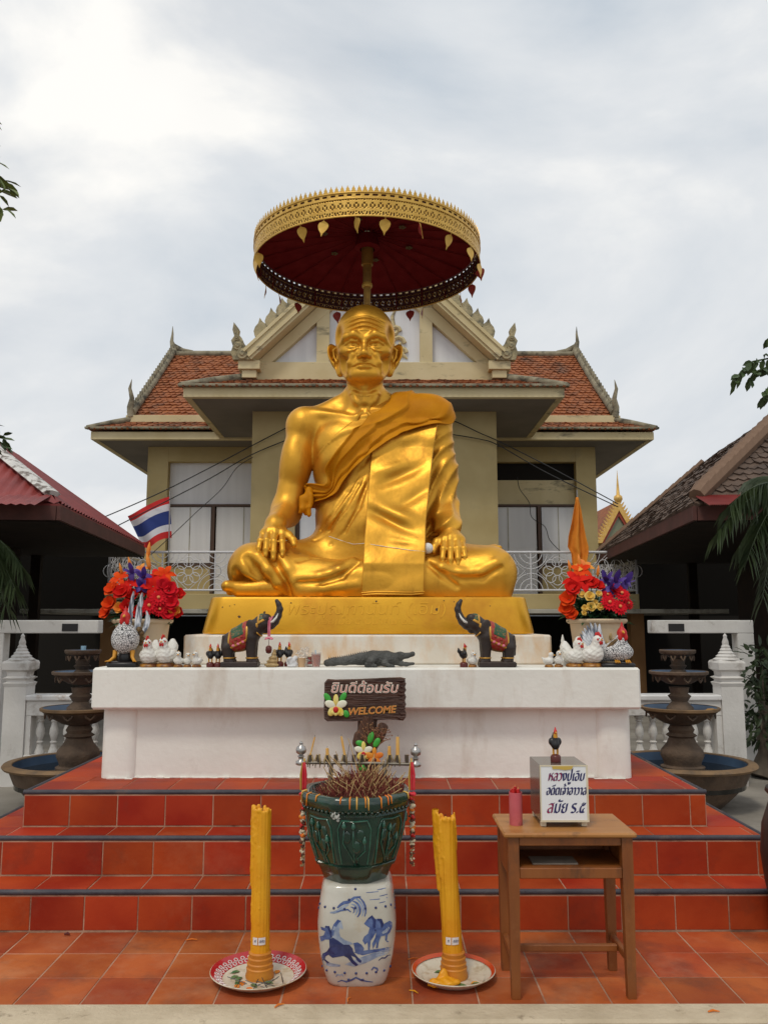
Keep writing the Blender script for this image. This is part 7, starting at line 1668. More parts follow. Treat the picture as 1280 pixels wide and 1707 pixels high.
brush('painted_hill', [(900, 1200), (940, 1170), (980, 1178), (1010, 1155), (1050, 1165)], 9, 'cobalt_dark', 0.0012); brush('painted_hill', [(390, 1495), (440, 1470), (500, 1490), (560, 1465), (620, 1430), (690, 1470), (760, 1485), (830, 1496)], 14, 'cobalt_mid', 0.0012); brush('painted_tuft', [(370, 1420), (390, 1390), (420, 1400), (450, 1385), (465, 1415)], 12, 'cobalt_wash', 0.0012); brush('painted_tuft', [(810, 1330), (840, 1290), (880, 1310), (890, 1340)], 14, 'cobalt_mid', 0.0012)
sm_ = MB().ell((0, 0, 0), (0.0062, 0.003, 0.0062), 10, 6).mesh('stud', 'cobalt_dark', 180)
for (zx, zy) in ((237, 543), (347, 546), (480, 553), (612, 540), (735, 545), (865, 540), (985, 533), (1050, 530), (535, 445), (612, 320), (255, 1352), (358, 1357), (480, 1365), (620, 1370), (752, 1368), (868, 1355), (968, 1350), (1040, 1340), (527, 1458), (702, 1460), (172, 535)):
    inst('stud', sm_, st, onst(zx, zy, 0.001))
for s in (-1, 1):
    for z in (0.075, 0.335):
        for yy in (-0.1, -0.05, 0.0, 0.05): inst('stud', sm_, st, (s * st_r(z), yy, z), (0, 0, R(90)))

# ---- green glazed pot
M('green_glaze', (0.004, 0.020, 0.012), (0.010, 0.048, 0.028), 9, 0.16, coat=0.6, stain=(0.035, 0.045, 0.012), stscale=7, stlo=0.55, sthi=0.72, bump=0.12, bscale=30)
M('green_rim', (0.007, 0.020, 0.010), (0.014, 0.036, 0.017), 7, 0.22, coat=0.5)
M('ash', (0.045, 0.028, 0.020), (0.08, 0.055, 0.04), 30, 0.95, bump=0.8, bscale=60)
PC = at(591, 1400, 4.0); gp_ = thing('incense_pot', 'dark green glazed pot with lotus relief, full of burnt incense', 'pot', (PC.x, SY, 0.4575), R(0)); gp_.scale = (0.955, 0.955, 1.07)
def oct_(a): # gently faceted, eight sides
    b = (a + math.pi / 8) % (math.pi / 4) - math.pi / 8; return 0.35 * 1.0 + 0.65 * (math.cos(math.pi / 8) / math.cos(b) * 1.04)
pr = [(0.158, 0), (0.166, 0.006), (0.184, 0.045), (0.202, 0.077), (0.219, 0.12), (0.243, 0.19), (0.258, 0.265), (0.262, 0.315), (0.276, 0.322), (0.282, 0.345), (0.281, 0.372), (0.270, 0.382), (0.246, 0.380), (0.238, 0.35), (0.225, 0.33)]
m = MB(); m.lathe(pr, 96, fn=lambda a, z: oct_(a), caps=False, a0=R(0)); m.lathe([(0.150, 0.0005), (0.01, 0.0005)], 96, fn=lambda a, z: oct_(a), caps=False); pot = m.build('vessel', 'green_glaze', gp_, 50)
def pot_r(z): return float(np.interp(z, [p[1] for p in pr[:8]], [p[0] for p in pr[:8]]))
def onp(a, z, off=0.0): r_ = pot_r(z) * oct_(a) + off; return Vector((r_ * math.cos(a), r_ * math.sin(a), z))
for z in (0.306, 0.076):
    m = MB(); n = 150
    for k in range(n):
        a = 2 * math.pi * k / n; m.tube([onp(a, z - 0.006, 0.004), onp(a + 0.045, z + 0.006, 0.004)], 0.0052, 5)
    m.build('rope_border', 'green_glaze', pot, 60, kind='stuff')
m = MB()
for k in range(60): m.ell(onp(2 * math.pi * k / 60, 0.318, 0.012), (0.009, 0.009, 0.007), 7, 5)
m.build('bead_border', 'green_rim', pot, 180, kind='stuff')
M('glaze_light', (0.012, 0.068, 0.044), (0.035, 0.13, 0.085), 20, 0.14, coat=0.6)
for k in range(8):
    a0 = -math.pi / 2 + math.pi / 4 * k
    fr = MB(); w_ = 0.30
    fr.tube([onp(a0 - w_, 0.095, 0.002), onp(a0 - w_ * 1.05, 0.16, 0.003), onp(a0 - w_ * 1.05, 0.25, 0.003), onp(a0 - w_ * 0.8, 0.285, 0.003), onp(a0, 0.280, 0.003), onp(a0 + w_ * 0.8, 0.285, 0.003), onp(a0 + w_ * 1.05, 0.25, 0.003), onp(a0 + w_ * 1.05, 0.16, 0.003), onp(a0 + w_, 0.095, 0.002)], 0.0042, 6); fr.build('panel_border', 'glaze_light', pot, 60)
    rr_ = random.Random(k)
    for j, (da, h, kind) in enumerate(((-0.02, 0.245, 'bud'), (-0.15, 0.21, 'leaf'), (0.12, 0.225, 'leaf'), (-0.20, 0.262, 'bud'), (0.20, 0.19, 'bud'), (0.05, 0.175, 'leaf'))):
        h += rr_.uniform(-0.015, 0.01); lt = MB(); lt.tube([onp(a0 + da * 0.2 + 0.02 * j, 0.088, 0.002), onp(a0 + da * 0.3, 0.12, 0.003), onp(a0 + da * 1.15, (0.12 + h) / 2, 0.004), onp(a0 + da, h, 0.004)], [0.0038, 0.0034, 0.003, 0.0028], 6)
        if kind == 'bud':
            p = onp(a0 + da, h, 0.005); lt.tube([p + Vector((0, 0, -0.006)), p + Vector((0, 0, 0.008)), onp(a0 + da, h + 0.030, 0.004)], [0.006, 0.0125, 0.001], 8)
        else:
            rot = Matrix.Rotation(a0 + da, 3, 'Z') @ Matrix.Rotation(R(10), 3, 'Y'); lt.ell(onp(a0 + da, h, 0.001), (0.008, 0.021, 0.028), 12, 8, rot)
        lt.build('lotus', 'glaze_light' if kind == 'bud' else 'green_glaze', pot, 180)
m = MB(); m.lathe([(0.235, 0.345), (0.20, 0.352), (0.10, 0.362), (0.01, 0.366)], 40, fn=lambda a, z: oct_(a), caps=False); m.build('ash_bed', 'ash', gp_, 60)
# burnt sticks, too many to count
M('stick_red', (0.15, 0.022, 0.016), (0.22, 0.045, 0.028), 30, 0.8); M('stick_straw', (0.46, 0.28, 0.11), (0.58, 0.40, 0.18), 30, 0.8)
for (mat, n, rmax, l0, l1) in (('stick_red', 900, 0.215, 0.06, 0.14), ('stick_straw', 150, 0.20, 0.09, 0.24)):
    m = MB()
    for k in range(n):
        a = random.uniform(0, 6.28); r_ = rmax * random.random() ** 0.55; b0 = Vector((r_ * math.cos(a) + 0.03, r_ * math.sin(a) * 0.8, 0.35)); L_ = random.uniform(l0, l1) * (1.25 - 0.85 * r_ / rmax); d = Vector((random.gauss(0, 0.42) + 0.35 * math.cos(a) * r_ / rmax, random.gauss(0, 0.35), random.uniform(0.55, 1.0))).normalized()
        if mat == 'stick_straw': d = Vector((-(b0.x - 0.05) * 1.2 + random.gauss(0, 0.6), random.gauss(-0.1, 0.4), random.uniform(0.45, 1.0))).normalized()
        m.tube([b0, b0 + d * L_], 0.0019 if mat == 'stick_red' else 0.0022, 4)
    m.build('incense_sticks' if mat == 'stick_red' else 'straw_sticks', mat, gp_, kind='stuff')
for k in range(14):   # wax and sticks spilled over the rim
    a = R(random.uniform(-170, -10)); z = 0.372; p = Vector((0.277 * oct_(a) * math.cos(a), 0.277 * oct_(a) * math.sin(a), z)); m = MB(); o_ = Vector((math.cos(a), math.sin(a), 0)); L_ = random.uniform(0.012, 0.045)
    m.tube([p - o_ * 0.02 + Vector((0, 0, 0.011)), p + o_ * 0.004 + Vector((0, 0, 0.006)), p + o_ * 0.009 + Vector((0, 0, -L_))], [0.004, 0.0045, 0.003], 6); m.build('wax_drip', 'bud_orange' if k % 3 else 'letter_gold', gp_, 180)
M('bird_lime', (0.62, 0.60, 0.55), (0.30, 0.32, 0.28), 40, 0.8)
m = MB(); 
for k in range(16):
    a = R(-112 + random.uniform(-6, 6)); z = random.uniform(0.285, 0.322); m.ell(onp(a, z, 0.011 if z > 0.3 else 0.003), (0.009 * random.uniform(0.4, 1), 0.005, 0.009 * random.uniform(0.4, 1.2)), 6, 5)
m.build('white_splash', 'bird_lime', pot, 180)

# ---- candle rack standing in the pot
M('rack_metal', (0.16, 0.13, 0.10), (0.26, 0.23, 0.19), 20, 0.4, 0.7); M('pewter', (0.42, 0.40, 0.38), rough=0.28, metal=0.85); M('tallow', (0.68, 0.34, 0.06), (0.75, 0.45, 0.14), 20, 0.5); M('old_wax', (0.42, 0.30, 0.13), (0.20, 0.14, 0.07), 30, 0.7)
RYk = SY + 0.03; r0 = at(497, 1270, RYk); r1 = at(700, 1273, RYk); rk = thing('candle_rack', 'metal candle rack with silver knobs and candle stubs, standing in the green pot', 'candle rack', (PC.x, RYk, 0.80)); ro_ = Vector((PC.x, RYk, 0.80))
def rp(px, py, y=0.0): return at(px, py, RYk + y) - ro_
m = MB(); m.tube([rp(502, 1271), rp(600, 1272), rp(694, 1274)], 0.0085, 8); m.build('bar', 'rack_metal', rk, 60)
for px in (552, 641): m = MB(); m.tube([rp(px, 1272), rp(px, 1272) * 1 + Vector((0, 0, -0.20))], 0.011, 8); m.build('upright', 'rack_metal', rk, 60)
for px, py in ((502, 1271), (693, 1274)):
    p = rp(px, py); m = MB(); m.lathe([(0.020, -0.012), (0.026, -0.008), (0.026, 0.006), (0.012, 0.014), (0.012, 0.024), (0.019, 0.030), (0.010, 0.038), (0.024, 0.048), (0.0265, 0.062), (0.022, 0.076), (0.010, 0.084), (0.008, 0.090), (0.011, 0.095), (0.003, 0.104)], 20, p); m.build('knob', 'pewter', rk, 60)
cand = [(517, 26, -0.10, 1, 0.0042), (531, 0, 0, 2, 0), (546, 8, 0.02, 1, 0.009), (560, 0, 0, 0, 0), (575, 27, 0.08, 1, 0.0062), (590, 0, 0, 0, 0), (603, 0, 0, 2, 0), (649, 11, 0.0, 1, 0.009), (663, 26, 0.0, 1, 0.010), (678, 0, 0, 0, 0)]
for (px, h, lean, typ, r_) in cand:
    p = rp(px, 1272); m = MB(); m.lathe([(0.007, 0.004), (0.010, 0.008), (0.010, 0.036), (0.012, 0.040), (0.008, 0.040)], 10, p); m.build('candle_cup', 'rack_metal', rk, 50)
    if typ == 1:
        m = MB(); q = p + Vector((0, 0, 0.036)); L_ = h / 330.0 + 0.012; m.tube([q, q + Vector((-lean * L_ * 2.5, 0, L_))], [r_, r_ * 0.85], 10); cn = m.build('candle_stub', 'tallow', rk, 60); w_ = MB(); e = q + Vector((-lean * L_ * 2.5, 0, L_)); w_.tube([e, e + Vector((0.001, 0, 0.010))], 0.0012, 4); w_.build('wick', 'black_gloss', cn)
    if typ:
        m = MB()
        for k in range(3): a = k * 2.1 + px; m.tube([p + Vector((0.008 * math.cos(a), 0.010 * math.sin(a), 0.042)), p + Vector((0.016 * math.cos(a), 0.013 * math.sin(a), 0.015)), p + Vector((0.015 * math.cos(a), 0.012 * math.sin(a), -0.006 - 0.02 * random.random()))], [0.004, 0.005, 0.002], 5)
        m.build('melted_wax', 'old_wax', rk, 180)
m = MB(); m.tube([rp(578, 1268), rp(583, 1240, 0.01)], 0.0015, 4); m.build('incense_stick', 'black_gloss', rk)
# ---- garlands at both ends of the rack
M('ribbon_red', (0.62, 0.012, 0.03), (0.70, 0.05, 0.06), 20, 0.5); M('ribbon_gold', (0.55, 0.33, 0.06), rough=0.5); M('jasmine', (0.55, 0.42, 0.26), (0.70, 0.62, 0.48), 40, 0.8); M('wilted', (0.09, 0.03, 0.018), (0.16, 0.06, 0.03), 40, 0.8)
def garland(label, px, seed):
    rn = random.Random(seed); o = rp(px, 1272, -0.03) + ro_; t = thing('flower_garland', label, 'garland', o); Lp = lambda dx, dy, y=0.0: Vector((dx / 335.0, -0.012 + y - 0.0006 * dy * 0, -dy / 335.0))
    m = MB(); m.tube([Vector((0, 0.03 + 0.016 * math.cos(a), 0.016 * math.sin(a))) for a in [2 * math.pi * k / 14 for k in range(15)]], 0.004, 6, caps=False); m.build('loop', 'ribbon_gold', t, 60)
    yb = -0.0; 
    for k, (dx, mt) in enumerate(((-4, 'ribbon_gold'), (0, 'ribbon_red'), (4, 'ribbon_red'))):
        m = MB(); m.tube([Lp(dx * 0.4, -2), Lp(dx, 18, -0.01), Lp(dx * 0.9, 42, -0.012)], [0.006, 0.0085, 0.007], 8, flat=0.2); m.build('ribbon', mt, t, 60)
    m = MB()
    for k in range(8): a = k * 0.785; m.ell(Lp(0, 48, -0.012) + Vector((0.012 * math.cos(a), 0.008 * math.sin(a), 0.004 * math.sin(2 * a))), (0.010, 0.006, 0.007), 7, 5)
    m.build('rosette', 'ribbon_red', t, 180)
    for k in range(26):
        dy = 56 + k * 4.1; mt = ('jasmine', 'bud_orange', 'jasmine', 'wilted', 'comb_red', 'wilted', 'jasmine')[(k + seed) % 7] if k < 17 else ('wilted', 'old_wax', 'jasmine')[k % 3]; r_ = 0.011 * (1.0 if k < 17 else 0.6) * rn.uniform(0.8, 1.25); m = MB()
        for q in range(5): m.ell(Lp(rn.uniform(-3, 3), dy + rn.uniform(-2, 2), -0.012 + rn.uniform(-0.008, 0.008)), (r_ * rn.uniform(0.5, 0.9), r_ * 0.7, r_ * rn.uniform(0.5, 0.9)), 6, 5)
        m.build('blossom', mt, t, 180)
    m = MB(); m.tube([Lp(0, 50, -0.012), Lp(0, 162, -0.012)], 0.0016, 4); m.build('string', 'old_wax', t)
garland('wilted flower garland with red ribbon on the left end of the candle rack', 507, 1); garland('wilted flower garland with red ribbon on the right end of the candle rack', 686, 4)

# ---- the two tall yellow candles and their trays
M('yellow_wax', (0.72, 0.29, 0.006), (0.80, 0.38, 0.012), 6, 0.42, spec=0.4, bump=0.08, bscale=30); M('holder_orange', (0.50, 0.17, 0.012), (0.60, 0.23, 0.02), 8, 0.5)
M('enamel_red', (0.52, 0.016, 0.02), (0.44, 0.012, 0.016), 6, 0.22, coat=0.3); M('enamel_cream', (0.62, 0.55, 0.42), (0.70, 0.64, 0.52), 6, 0.3, stain=(0.35, 0.22, 0.08), stscale=8, stlo=0.5, sthi=0.7); M('enamel_green', (0.05, 0.14, 0.04), (0.12, 0.20, 0.07), 20, 0.3); M('enamel_white', (0.74, 0.68, 0.66), rough=0.3); M('enamel_orange', (0.62, 0.10, 0.015), (0.55, 0.06, 0.012), 8, 0.25)
def tray(label, px, py, rad, rim, lace_):
    q = at(px, py, 4.19); t = thing('enamel_tray', label, 'tray', (q.x, 4.19, 0.001))
    m = MB(); m.lathe([(rad * 0.68, 0.0), (rad * 0.72, 0.004), (rad * 0.93, 0.030), (rad * 0.99, 0.038), (rad, 0.042), (rad * 0.985, 0.044)], 64, caps=False); m.lathe([(0.003, 0.006), (rad * 0.68, 0.006), (rad * 0.74, 0.010)], 64, caps=False); m.lathe([(0.003, 0.0), (rad * 0.68, 0.0)], 64, caps=False); b = m.build('dish', 'enamel_cream', t, 60)
    m = MB(); m.lathe([(rad * 0.74, 0.0102), (rad * 0.90, 0.032), (rad * 0.985, 0.0445)] if lace_ else [(rad * 0.90, 0.0318), (rad * 0.985, 0.0445)], 64, caps=False); m.build('rim', rim, b, 60)
    if lace_:
        m = MB()
        for k in range(34):
            a = 2 * math.pi * k / 34
            for (f, z, s) in ((0.79, 0.0185, 0.010), (0.86, 0.0285, 0.009)):
                c = Vector((rad * f * math.cos(a + (0.09 if s < 0.01 else 0)), rad * f * math.sin(a + (0.09 if s < 0.01 else 0)), z)); er = Vector((math.cos(a), math.sin(a), 0.62)).normalized(); et = Vector((-math.sin(a), math.cos(a), 0)); m.tube([c + (er * math.cos(u) + et * math.sin(u)) * s for u in [6.283 * i / 10 for i in range(11)]], 0.0024, 4, caps=False)
        m.build('lace_pattern', 'enamel_white', b, 60)
    for k in range(11):
        a = random.uniform(0, 6.28); r_ = rad * random.uniform(0.3, 0.6); m = MB(); leafq(m, Vector((r_ * math.cos(a), r_ * math.sin(a), 0.0085)), Vector((math.cos(a + 1), math.sin(a + 1), 0.05)), Vector((0, 0, 1)), 0.05, 0.03); m.build('painted_leaf', 'enamel_green' if k % 3 else 'bud_orange', b)
    return q
def candle(label, px, ytop, dxtop, Y, rad, drips, seed):
    q = at(px, 1600, Y); zt = at(px, ytop, Y).z; t = thing('yellow_candle', label, 'candle', (q.x, Y, 0.0075), 0, 'tall yellow candles'); rn = random.Random(seed); dx = dxtop / 350.0
    m = MB(); m.lathe([(0.066, 0), (0.068, 0.012), (0.062, 0.03), (0.064, 0.045), (0.059, 0.05), (0.061, 0.066), (0.056, 0.071), (0.058, 0.09), (0.052, 0.095), (0.054, 0.112), (0.047, 0.118)], 28); m.build('holder', 'holder_orange', t, 40)
    f = Field((-0.10 + min(0, dx), -0.09, 0.05), (0.10 + max(0, dx), 0.09, zt + 0.03), 0.0042)
    f.cone((0, 0, 0.04), (dx, 0, zt - rad * 0.4), rad, rad, 0.0)
    f.box((dx, 0, zt + 0.06), (0.2, 0.2, 0.075), 0.002, 0.0, cut=True)
    for (a, z0, z1, r_) in drips:
        a = R(a); u0, u1 = z0 / zt, z1 / zt; rr = rad * 0.98; n = 5; P = [(dx * (z0 + (z1 - z0) * i / n) / zt + (rr + r_ * 0.4 * math.sin(math.pi * i / n)) * math.cos(a + 0.05 * math.sin(i)), rr * math.sin(a + 0.05 * math.sin(i)), z0 + (z1 - z0) * i / n) for i in range(n + 1)]
        f.chain(P, [r_ * rn.uniform(0.7, 1.15) for _ in P], 0.005)
    f.cone((dx, 0, zt + 0.01), (dx, 0, zt - 0.02), rad * 0.6, rad * 0.3, 0.006, cut=True)
    for k in range(9): a = rn.uniform(0, 6.28); f.ell((dx + rad * 0.85 * math.cos(a), rad * 0.85 * math.sin(a), zt - 0.012), (0.010, 0.010, rn.uniform(0.008, 0.020)), 0.004)
    f.bend(lambda x, y, z: 0.0011 * np.sin(17 * np.arctan2(y, x + 0 * z)) + 0.0005 * np.sin(z * 30 + 6 * np.arctan2(y, x)), (-0.3, -0.3, 0), (0.3, 0.3, 1)); body = f.build('wax', 'yellow_wax', t)
    m = MB(); m.tube([(dx, 0, zt - 0.03), (dx + 0.003, 0, zt + 0.006)], 0.002, 5); m.build('wick', 'black_gloss', t)
    # paper label, curved round the wax
    zl_ = at(px, 1572, Y - rad).z; xs = dx * zl_ / zt
    for (a0, a1) in ((-128, -98), (-93, -52)):
        m = MB(); m.grid([Vector((xs + (rad + 0.0035) * math.cos(R(a0 + (a1 - a0) * i / 8)), (rad + 0.0035) * math.sin(R(a0 + (a1 - a0) * i / 8)), zl_ - 0.016 + 0.033 * j)) for i in range(9) for j in range(2)], 9, 2); lb = m.build('paper_label', 'enamel_white', t, 180)
        am = R((a0 + a1) / 2); text_mesh('lettering', 'ภิ' if a0 < -100 else 'ภิรัต', 0.016, 'cobalt_dark', lb, (xs + (rad + 0.0045) * math.cos(am), (rad + 0.0045) * math.sin(am), zl_), (R(90), 0, am + R(90)), 0.0003, 0.2)
tray('red enamel tray with white lace pattern under the left candle', 431, 1634, 0.227, 'enamel_red', True); tray('orange-rimmed enamel tray with green leaves under the right candle', 756, 1634, 0.198, 'enamel_orange', False)
candle('tall yellow candle standing in the red tray, left of the stool', 434, 1347, -1, 4.19, 0.044, [(190, 0.42, 0.78, 0.008), (205, 0.50, 0.77, 0.007), (220, 0.56, 0.77, 0.006), (235, 0.62, 0.77, 0.006), (178, 0.58, 0.77, 0.008), (250, 0.40, 0.72, 0.0035), (265, 0.25, 0.6, 0.003), (200, 0.25, 0.45, 0.004)], 2)
candle('tall leaning yellow candle with thick drips, between the stool and desk', 756, 1362, -12, 4.19, 0.046, [(185, 0.40, 0.76, 0.012), (200, 0.50, 0.76, 0.011), (215, 0.46, 0.75, 0.008), (172, 0.55, 0.76, 0.014), (232, 0.55, 0.74, 0.006), (250, 0.2, 0.55, 0.0035), (355, 0.58, 0.75, 0.005), (190, 0.64, 0.77, 0.015)], 5)
for (px, py, Y, label) in ((424, 1650, 4.07, 'charred sticks lying in the red tray'),):
    q = at(px, py, Y); m = MB()
    for k in range(9): a = random.uniform(0, 3.1); p = Vector((random.uniform(-0.1, 0.14), random.uniform(-0.03, 0.05), 0.012)); m.tube([p, p + Vector((0.10 * math.cos(a), 0.06 * math.sin(a), 0.022))], 0.002, 4)
    o = m.build('burnt_sticks', 'black_gloss'); o.location = (q.x, Y, 0.0); tag(o, label, 'sticks', kind='stuff')
f = Field((-0.12, -0.08, 0.0), (0.10, 0.08, 0.08), 0.004); f.ell((-0.035, 0.0, 0.012), (0.055, 0.035, 0.018), 0.01); f.ell((-0.065, -0.01, 0.014), (0.03, 0.025, 0.016), 0.01); f.ell((0.01, 0.01, 0.012), (0.05, 0.03, 0.014), 0.01); f.ell((-0.02, 0.03, 0.03), (0.022, 0.02, 0.03), 0.01)
f.bend(lambda x, y, z: 0.004 * np.sin(110 * x) * np.sin(120 * y + 60 * z), (-0.2, -0.2, 0), (0.2, 0.2, 0.1)); q = at(737, 1650, 4.08); o = f.build('wax_puddle', 'yellow_wax'); o.location = (q.x + 0.03, 4.095, 0.006); tag(o, 'lump of fallen yellow wax in the orange-rimmed tray', 'wax')

# ---- school desk
M('desk_wood', (0.185, 0.050, 0.008), (0.26, 0.080, 0.014), 4, 0.5, bump=0.15, bscale=20, stretch=(2, 2, 0.35), stain=(0.09, 0.034, 0.012), stscale=7, stlo=0.54, sthi=0.72, ststretch=(1, 1, 0.4), dust=(0.36, 0.15, 0.05), dscale=12, damt=0.5)
M('desk_top', (0.36, 0.145, 0.035), (0.46, 0.21, 0.06), 3, 0.4, stretch=(0.5, 4, 1), stain=(0.07, 0.035, 0.018), stscale=6, stlo=0.55, sthi=0.68, dust=(0.50, 0.30, 0.12), dscale=9, damt=0.5)
DX0, DX1, DY0, DY1, DH = 0.556, 1.166, 3.935, 4.335, 0.72; DXc = (DX0 + DX1) / 2
dk = thing('school_desk', 'small worn wooden school desk right of the candles', 'desk', (DXc, (DY0 + DY1) / 2, 0.001)); o = Vector((DXc, (DY0 + DY1) / 2, 0.001))
def D(x0, x1, y0, y1, z0, z1, nm, mt='desk_wood', ch=0.004, par=dk):
    m = MB(); m.bb(x0 - o.x, x1 - o.x, y0 - o.y, y1 - o.y, z0, z1, ch); return m.build(nm, mt, par, 30)
D(DX0, DX1, DY0, DY1, DH - 0.022, DH, 'desk_top', 'desk_top', 0.007)
lw = 0.050; xi0, xi1, yi0, yi1 = DX0 + 0.022, DX1 - 0.018, DY0 + 0.02, DY1 - 0.02
for (x, y) in ((xi0, yi0), (xi1 - lw, yi0), (xi0, yi1 - lw), (xi1 - lw, yi1 - lw)):
    m = MB(); xa = x - o.x + lw / 2; ya = y - o.y + lw / 2
    m.add([(xa + sx * k, ya + sy * k, z) for (k, z) in ((0.019, 0.0), (lw / 2, 0.5), (lw / 2, DH - 0.0225)) for sx, sy in ((-1, -1), (1, -1), (1, 1), (-1, 1))], [(0, 1, 2, 3), (8, 9, 10, 11)] + [(4 * r_ + i, 4 * r_ + (i + 1) % 4, 4 * r_ + 4 + (i + 1) % 4, 4 * r_ + 4 + i) for r_ in (0, 1) for i in range(4)]); m.build('leg', 'desk_wood', dk)
D(xi0 + lw, xi1 - lw, yi0 + 0.004, yi0 + 0.028, DH - 0.062, DH - 0.023, 'front_rail'); D(xi0 + lw, xi1 - lw, yi0 + 0.004, yi0 + 0.028, DH - 0.205, DH - 0.158, 'front_rail')
D(xi0 + 0.004, xi0 + 0.026, yi0 + lw, yi1 - lw, DH - 0.205, DH - 0.023, 'side_panel'); D(xi1 - 0.026, xi1 - 0.004, yi0 + lw, yi1 - lw, DH - 0.205, DH - 0.023, 'side_panel'); D(xi0 + lw, xi1 - lw, yi1 - 0.028, yi1 - 0.004, DH - 0.205, DH - 0.023, 'back_panel'); D(xi0 + 0.027, xi1 - 0.027, yi0 + 0.03, yi1 - 0.03, DH - 0.172, DH - 0.160, 'shelf')
for x in (xi0 + 0.012, xi1 - 0.038): D(x, x + 0.024, yi0 + lw, yi1 - lw, 0.140, 0.175, 'stretcher')
D(xi0 + 0.037, xi1 - 0.040, (DY0 + DY1) / 2 - 0.014, (DY0 + DY1) / 2 + 0.014, 0.142, 0.172, 'stretcher')
M('old_paper', (0.16, 0.13, 0.10), (0.24, 0.20, 0.16), 9, 0.8)
m = MB(); m.bb(-0.10, 0.11, -0.06, 0.06, 0, 0.006); b_ = m.build('folded_paper', 'old_paper'); b_.location = (0.80, 4.08, DH - 0.1585); tag(b_, 'folded papers lying on the shelf inside the desk', 'paper')

# ---- donation box with handwritten front
M('smoked_glass', (0.10, 0.075, 0.060), (0.14, 0.11, 0.09), 4, 0.12, spec=0.6); M('paper_white', (0.76, 0.76, 0.77), (0.80, 0.80, 0.81), 3, 0.7); M('tape_cream', (0.62, 0.54, 0.38), (0.70, 0.62, 0.46), 12, 0.4); M('ink_blue', (0.015, 0.015, 0.11), rough=0.5); M('ink_red', (0.42, 0.010, 0.06), rough=0.5); M('tape_gold', (0.66, 0.45, 0.10), rough=0.3, metal=0.3)
BX0, BX1, BYf, BYb, BZ0, BZ1 = at(901, 1372, 4.04).x, at(982, 1372, 4.04).x, 4.04, 4.30, 0.748, 1.005
BC = Vector(((BX0 + BX1) / 2, BYf, DH + 0.0015)); bx = thing('donation_box', 'donation box with handwritten white front standing on the desk', 'box', BC); hw = (BX1 - BX0) / 2; zb0 = BZ0 - BC.z; zb1 = BZ1 - BC.z
m = MB(); m.bb(-hw, hw, 0, BYb - BYf, zb0, zb1, 0.003); m.build('case', 'smoked_glass', bx, 30)
for sx in (-1, 1):
    for y in (0.02, BYb - BYf - 0.04): m = MB(); m.bb(sx * (hw - 0.018) - 0.013, sx * (hw - 0.018) + 0.013, y, y + 0.026, 0, zb0 - 0.0005, 0.002); m.build('foot', 'tape_cream', bx)
m = MB(); m.bb(-hw + 0.004, hw - 0.004, -0.0035, -0.0002, zb0 + 0.004, zb1 - 0.004); pf_ = m.build('paper_front', 'paper_white', bx)
for (x0, x1, z0, z1, d) in ((-hw, hw, zb0 - 0.001, zb0 + 0.008, 0.0056), (-hw, hw, zb1 - 0.006, zb1 + 0.001, 0.0056), (-hw, -hw + 0.006, zb0 + 0.008, zb1 - 0.006, 0.0053), (hw - 0.009, hw, zb0 + 0.008, zb1 - 0.006, 0.0053)):
    m = MB(); m.bb(x0, x1, -d, -0.0037, z0, z1); m.build('tape_edge', 'tape_cream', bx)
m = MB(); m.prism([(-0.055, zb1 - 0.004), (0.045, zb1 - 0.003), (0.038, zb1 - 0.018), (0.005, zb1 - 0.022), (-0.025, zb1 - 0.017), (-0.052, zb1 - 0.018)], -0.0075, -0.0058); m.build('gold_tape', 'tape_gold', bx)
def bt(px, py): q = at(px, py, BYf); return Vector((q.x - BC.x, -0.0040, q.z - BC.z))
for (txt, px, py, sz, red, wpx) in (('หลวงปู่เอิม', 911, 1295, 0.066, 'หลว', 63), ('อดีตเจ้าอาวาส', 908, 1319, 0.062, '', 70), ('สมัย ร.๕', 909, 1347, 0.080, 'ส', 66)):
    p = bt(px, py); o_ = text_mesh('lettering', txt, sz, 'ink_blue', pf_, p, (R(90), 0, 0), 0.0006, 0.34, -0.0016, align='LEFT')
    k = (wpx - 2.5) * 3.89 / 1380 / (max(v.co.x for v in o_.data.vertices) - min(v.co.x for v in o_.data.vertices)); o_.scale.x = k
    for t in (1, 2, 3): inst('lettering', o_.data, pf_, p + Vector((0.0020 * t, -0.00012 * t, 0.0013 * t)), (R(90), 0, 0), (k, 1, 1))   # broad slanted nib
    if red:
        tx = text_mesh('lettering', red, sz, 'ink_red', pf_, p + Vector((0.002, -0.0011, 0.0013)), (R(90), 0, 0), 0.0004, 0.34, -0.0012, align='LEFT'); tx.scale.x = k
q = at(926, 1262, 4.13); KBOX.location = (q.x, 4.13, BZ1 + 0.001); KBOX.rotation_euler = (0, 0, 0); KBOX.scale = (0.95, 0.95, 1.05)
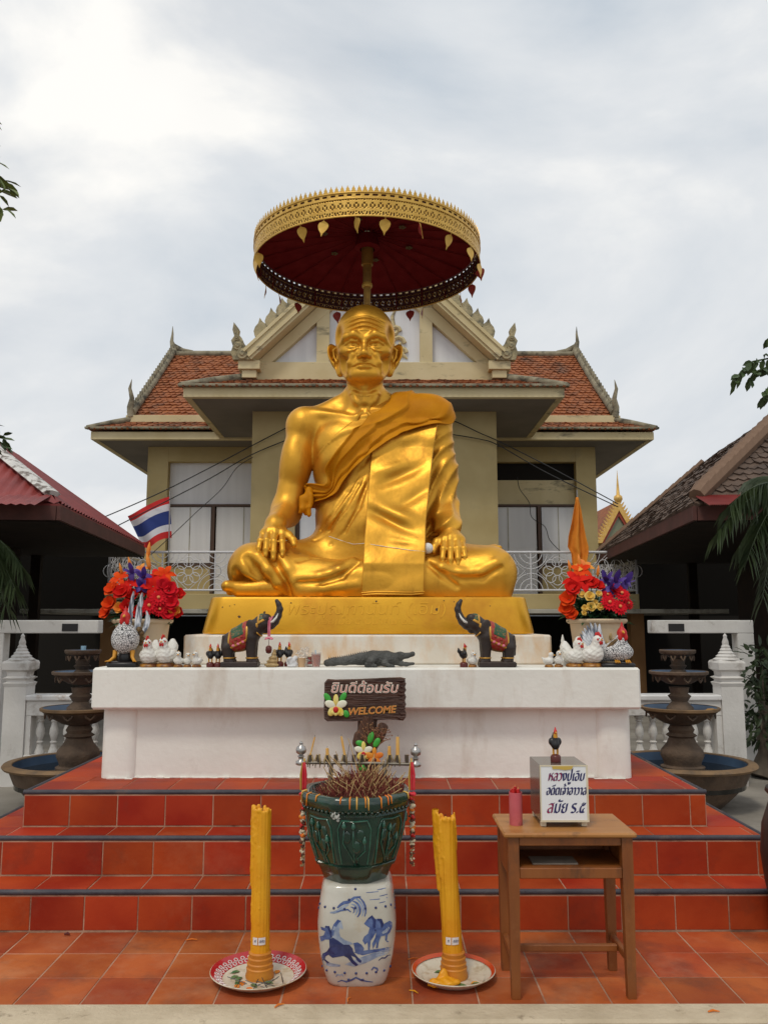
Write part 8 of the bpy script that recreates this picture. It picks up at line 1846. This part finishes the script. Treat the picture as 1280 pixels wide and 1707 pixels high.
# pink candle cup
M('pink_tin', (0.55, 0.10, 0.12), (0.62, 0.15, 0.16), 10, 0.5, stain=(0.25, 0.05, 0.05), stscale=12, stlo=0.58, sthi=0.7)
q = at(860, 1372, 4.10); pc = thing('candle_tin', 'pink cylindrical tin of red candles on the desk', 'tin', (q.x, 4.10, DH + 0.001)); m = MB(); m.lathe([(0.030, 0), (0.031, 0.002), (0.031, 0.150), (0.029, 0.150), (0.028, 0.01)], 24, caps=False); m.lathe([(0.0305, 0.001), (0.001, 0.001)], 24, caps=False); m.build('tin', 'pink_tin', pc, 50)
for k, (x, y, h) in enumerate(((-0.012, -0.010, 0.168), (0.010, -0.012, 0.165), (0.0, 0.012, 0.172), (-0.016, 0.008, 0.160), (0.015, 0.008, 0.163))):
    m = MB(); m.tube([(x, y, 0.02), (x, y, h)], 0.0085, 8); cn = m.build('red_candle', 'comb_red', pc, 50); w_ = MB(); w_.tube([(x, y, h), (x, y, h + 0.008)], 0.001, 4); w_.build('wick', 'tallow', cn)
# ---- scraps on the floor
def scrap(name, label, cat, px, py, L_, w_, mat, rz, z=0.002):
    yv = 1.667 / math.tan(math.atan((py - 853.5) / 1380) - R(7.7)); q = at(px, py, yv); m = MB(); m.tube([(-L_ / 2, 0, w_), (0, 0.006, w_ * 1.4), (L_ / 2, -0.004, w_)], [w_ * 0.6, w_, w_ * 0.4], 6); s = m.build(name, mat, None, 60); s.location = (q.x, yv, z); s.rotation_euler.z = rz; tag(s, label, cat)
scrap('wax_scrap', 'orange wax scrap on the floor tiles at the left', 'wax scrap', 320, 1568, 0.06, 0.004, 'bud_orange', 0.2); scrap('wax_scrap', 'orange wax scrap by the kerb in front of the red tray', 'wax scrap', 466, 1683, 0.05, 0.005, 'bud_orange', 0.8, 0.013); scrap('wax_scrap', 'orange wax scrap on the floor in front of the stool', 'wax scrap', 582, 1668, 0.05, 0.0035, 'bud_orange', 1.4); scrap('wax_scrap', 'yellow wax scrap between the stool and the right tray', 'wax scrap', 690, 1655, 0.05, 0.0035, 'yellow_wax', -0.6); scrap('wax_scrap', 'thin orange wax scrap behind the right tray', 'wax scrap', 689, 1600, 0.06, 0.003, 'bud_orange', 0.3)
scrap('cigarette_end', 'orange stub lying on the kerb at the lower right', 'stub', 1190, 1694, 0.05, 0.005, 'bud_orange', 0.1, 0.013); scrap('dirt_clod', 'small brown clod at the foot of the right steps', 'clod', 1092, 1549, 0.035, 0.010, 'ash', 0.1); scrap('dirt_clod', 'small brown clod on the floor at the foot of the left steps', 'clod', 113, 1560, 0.03, 0.008, 'maroon', 0.1)
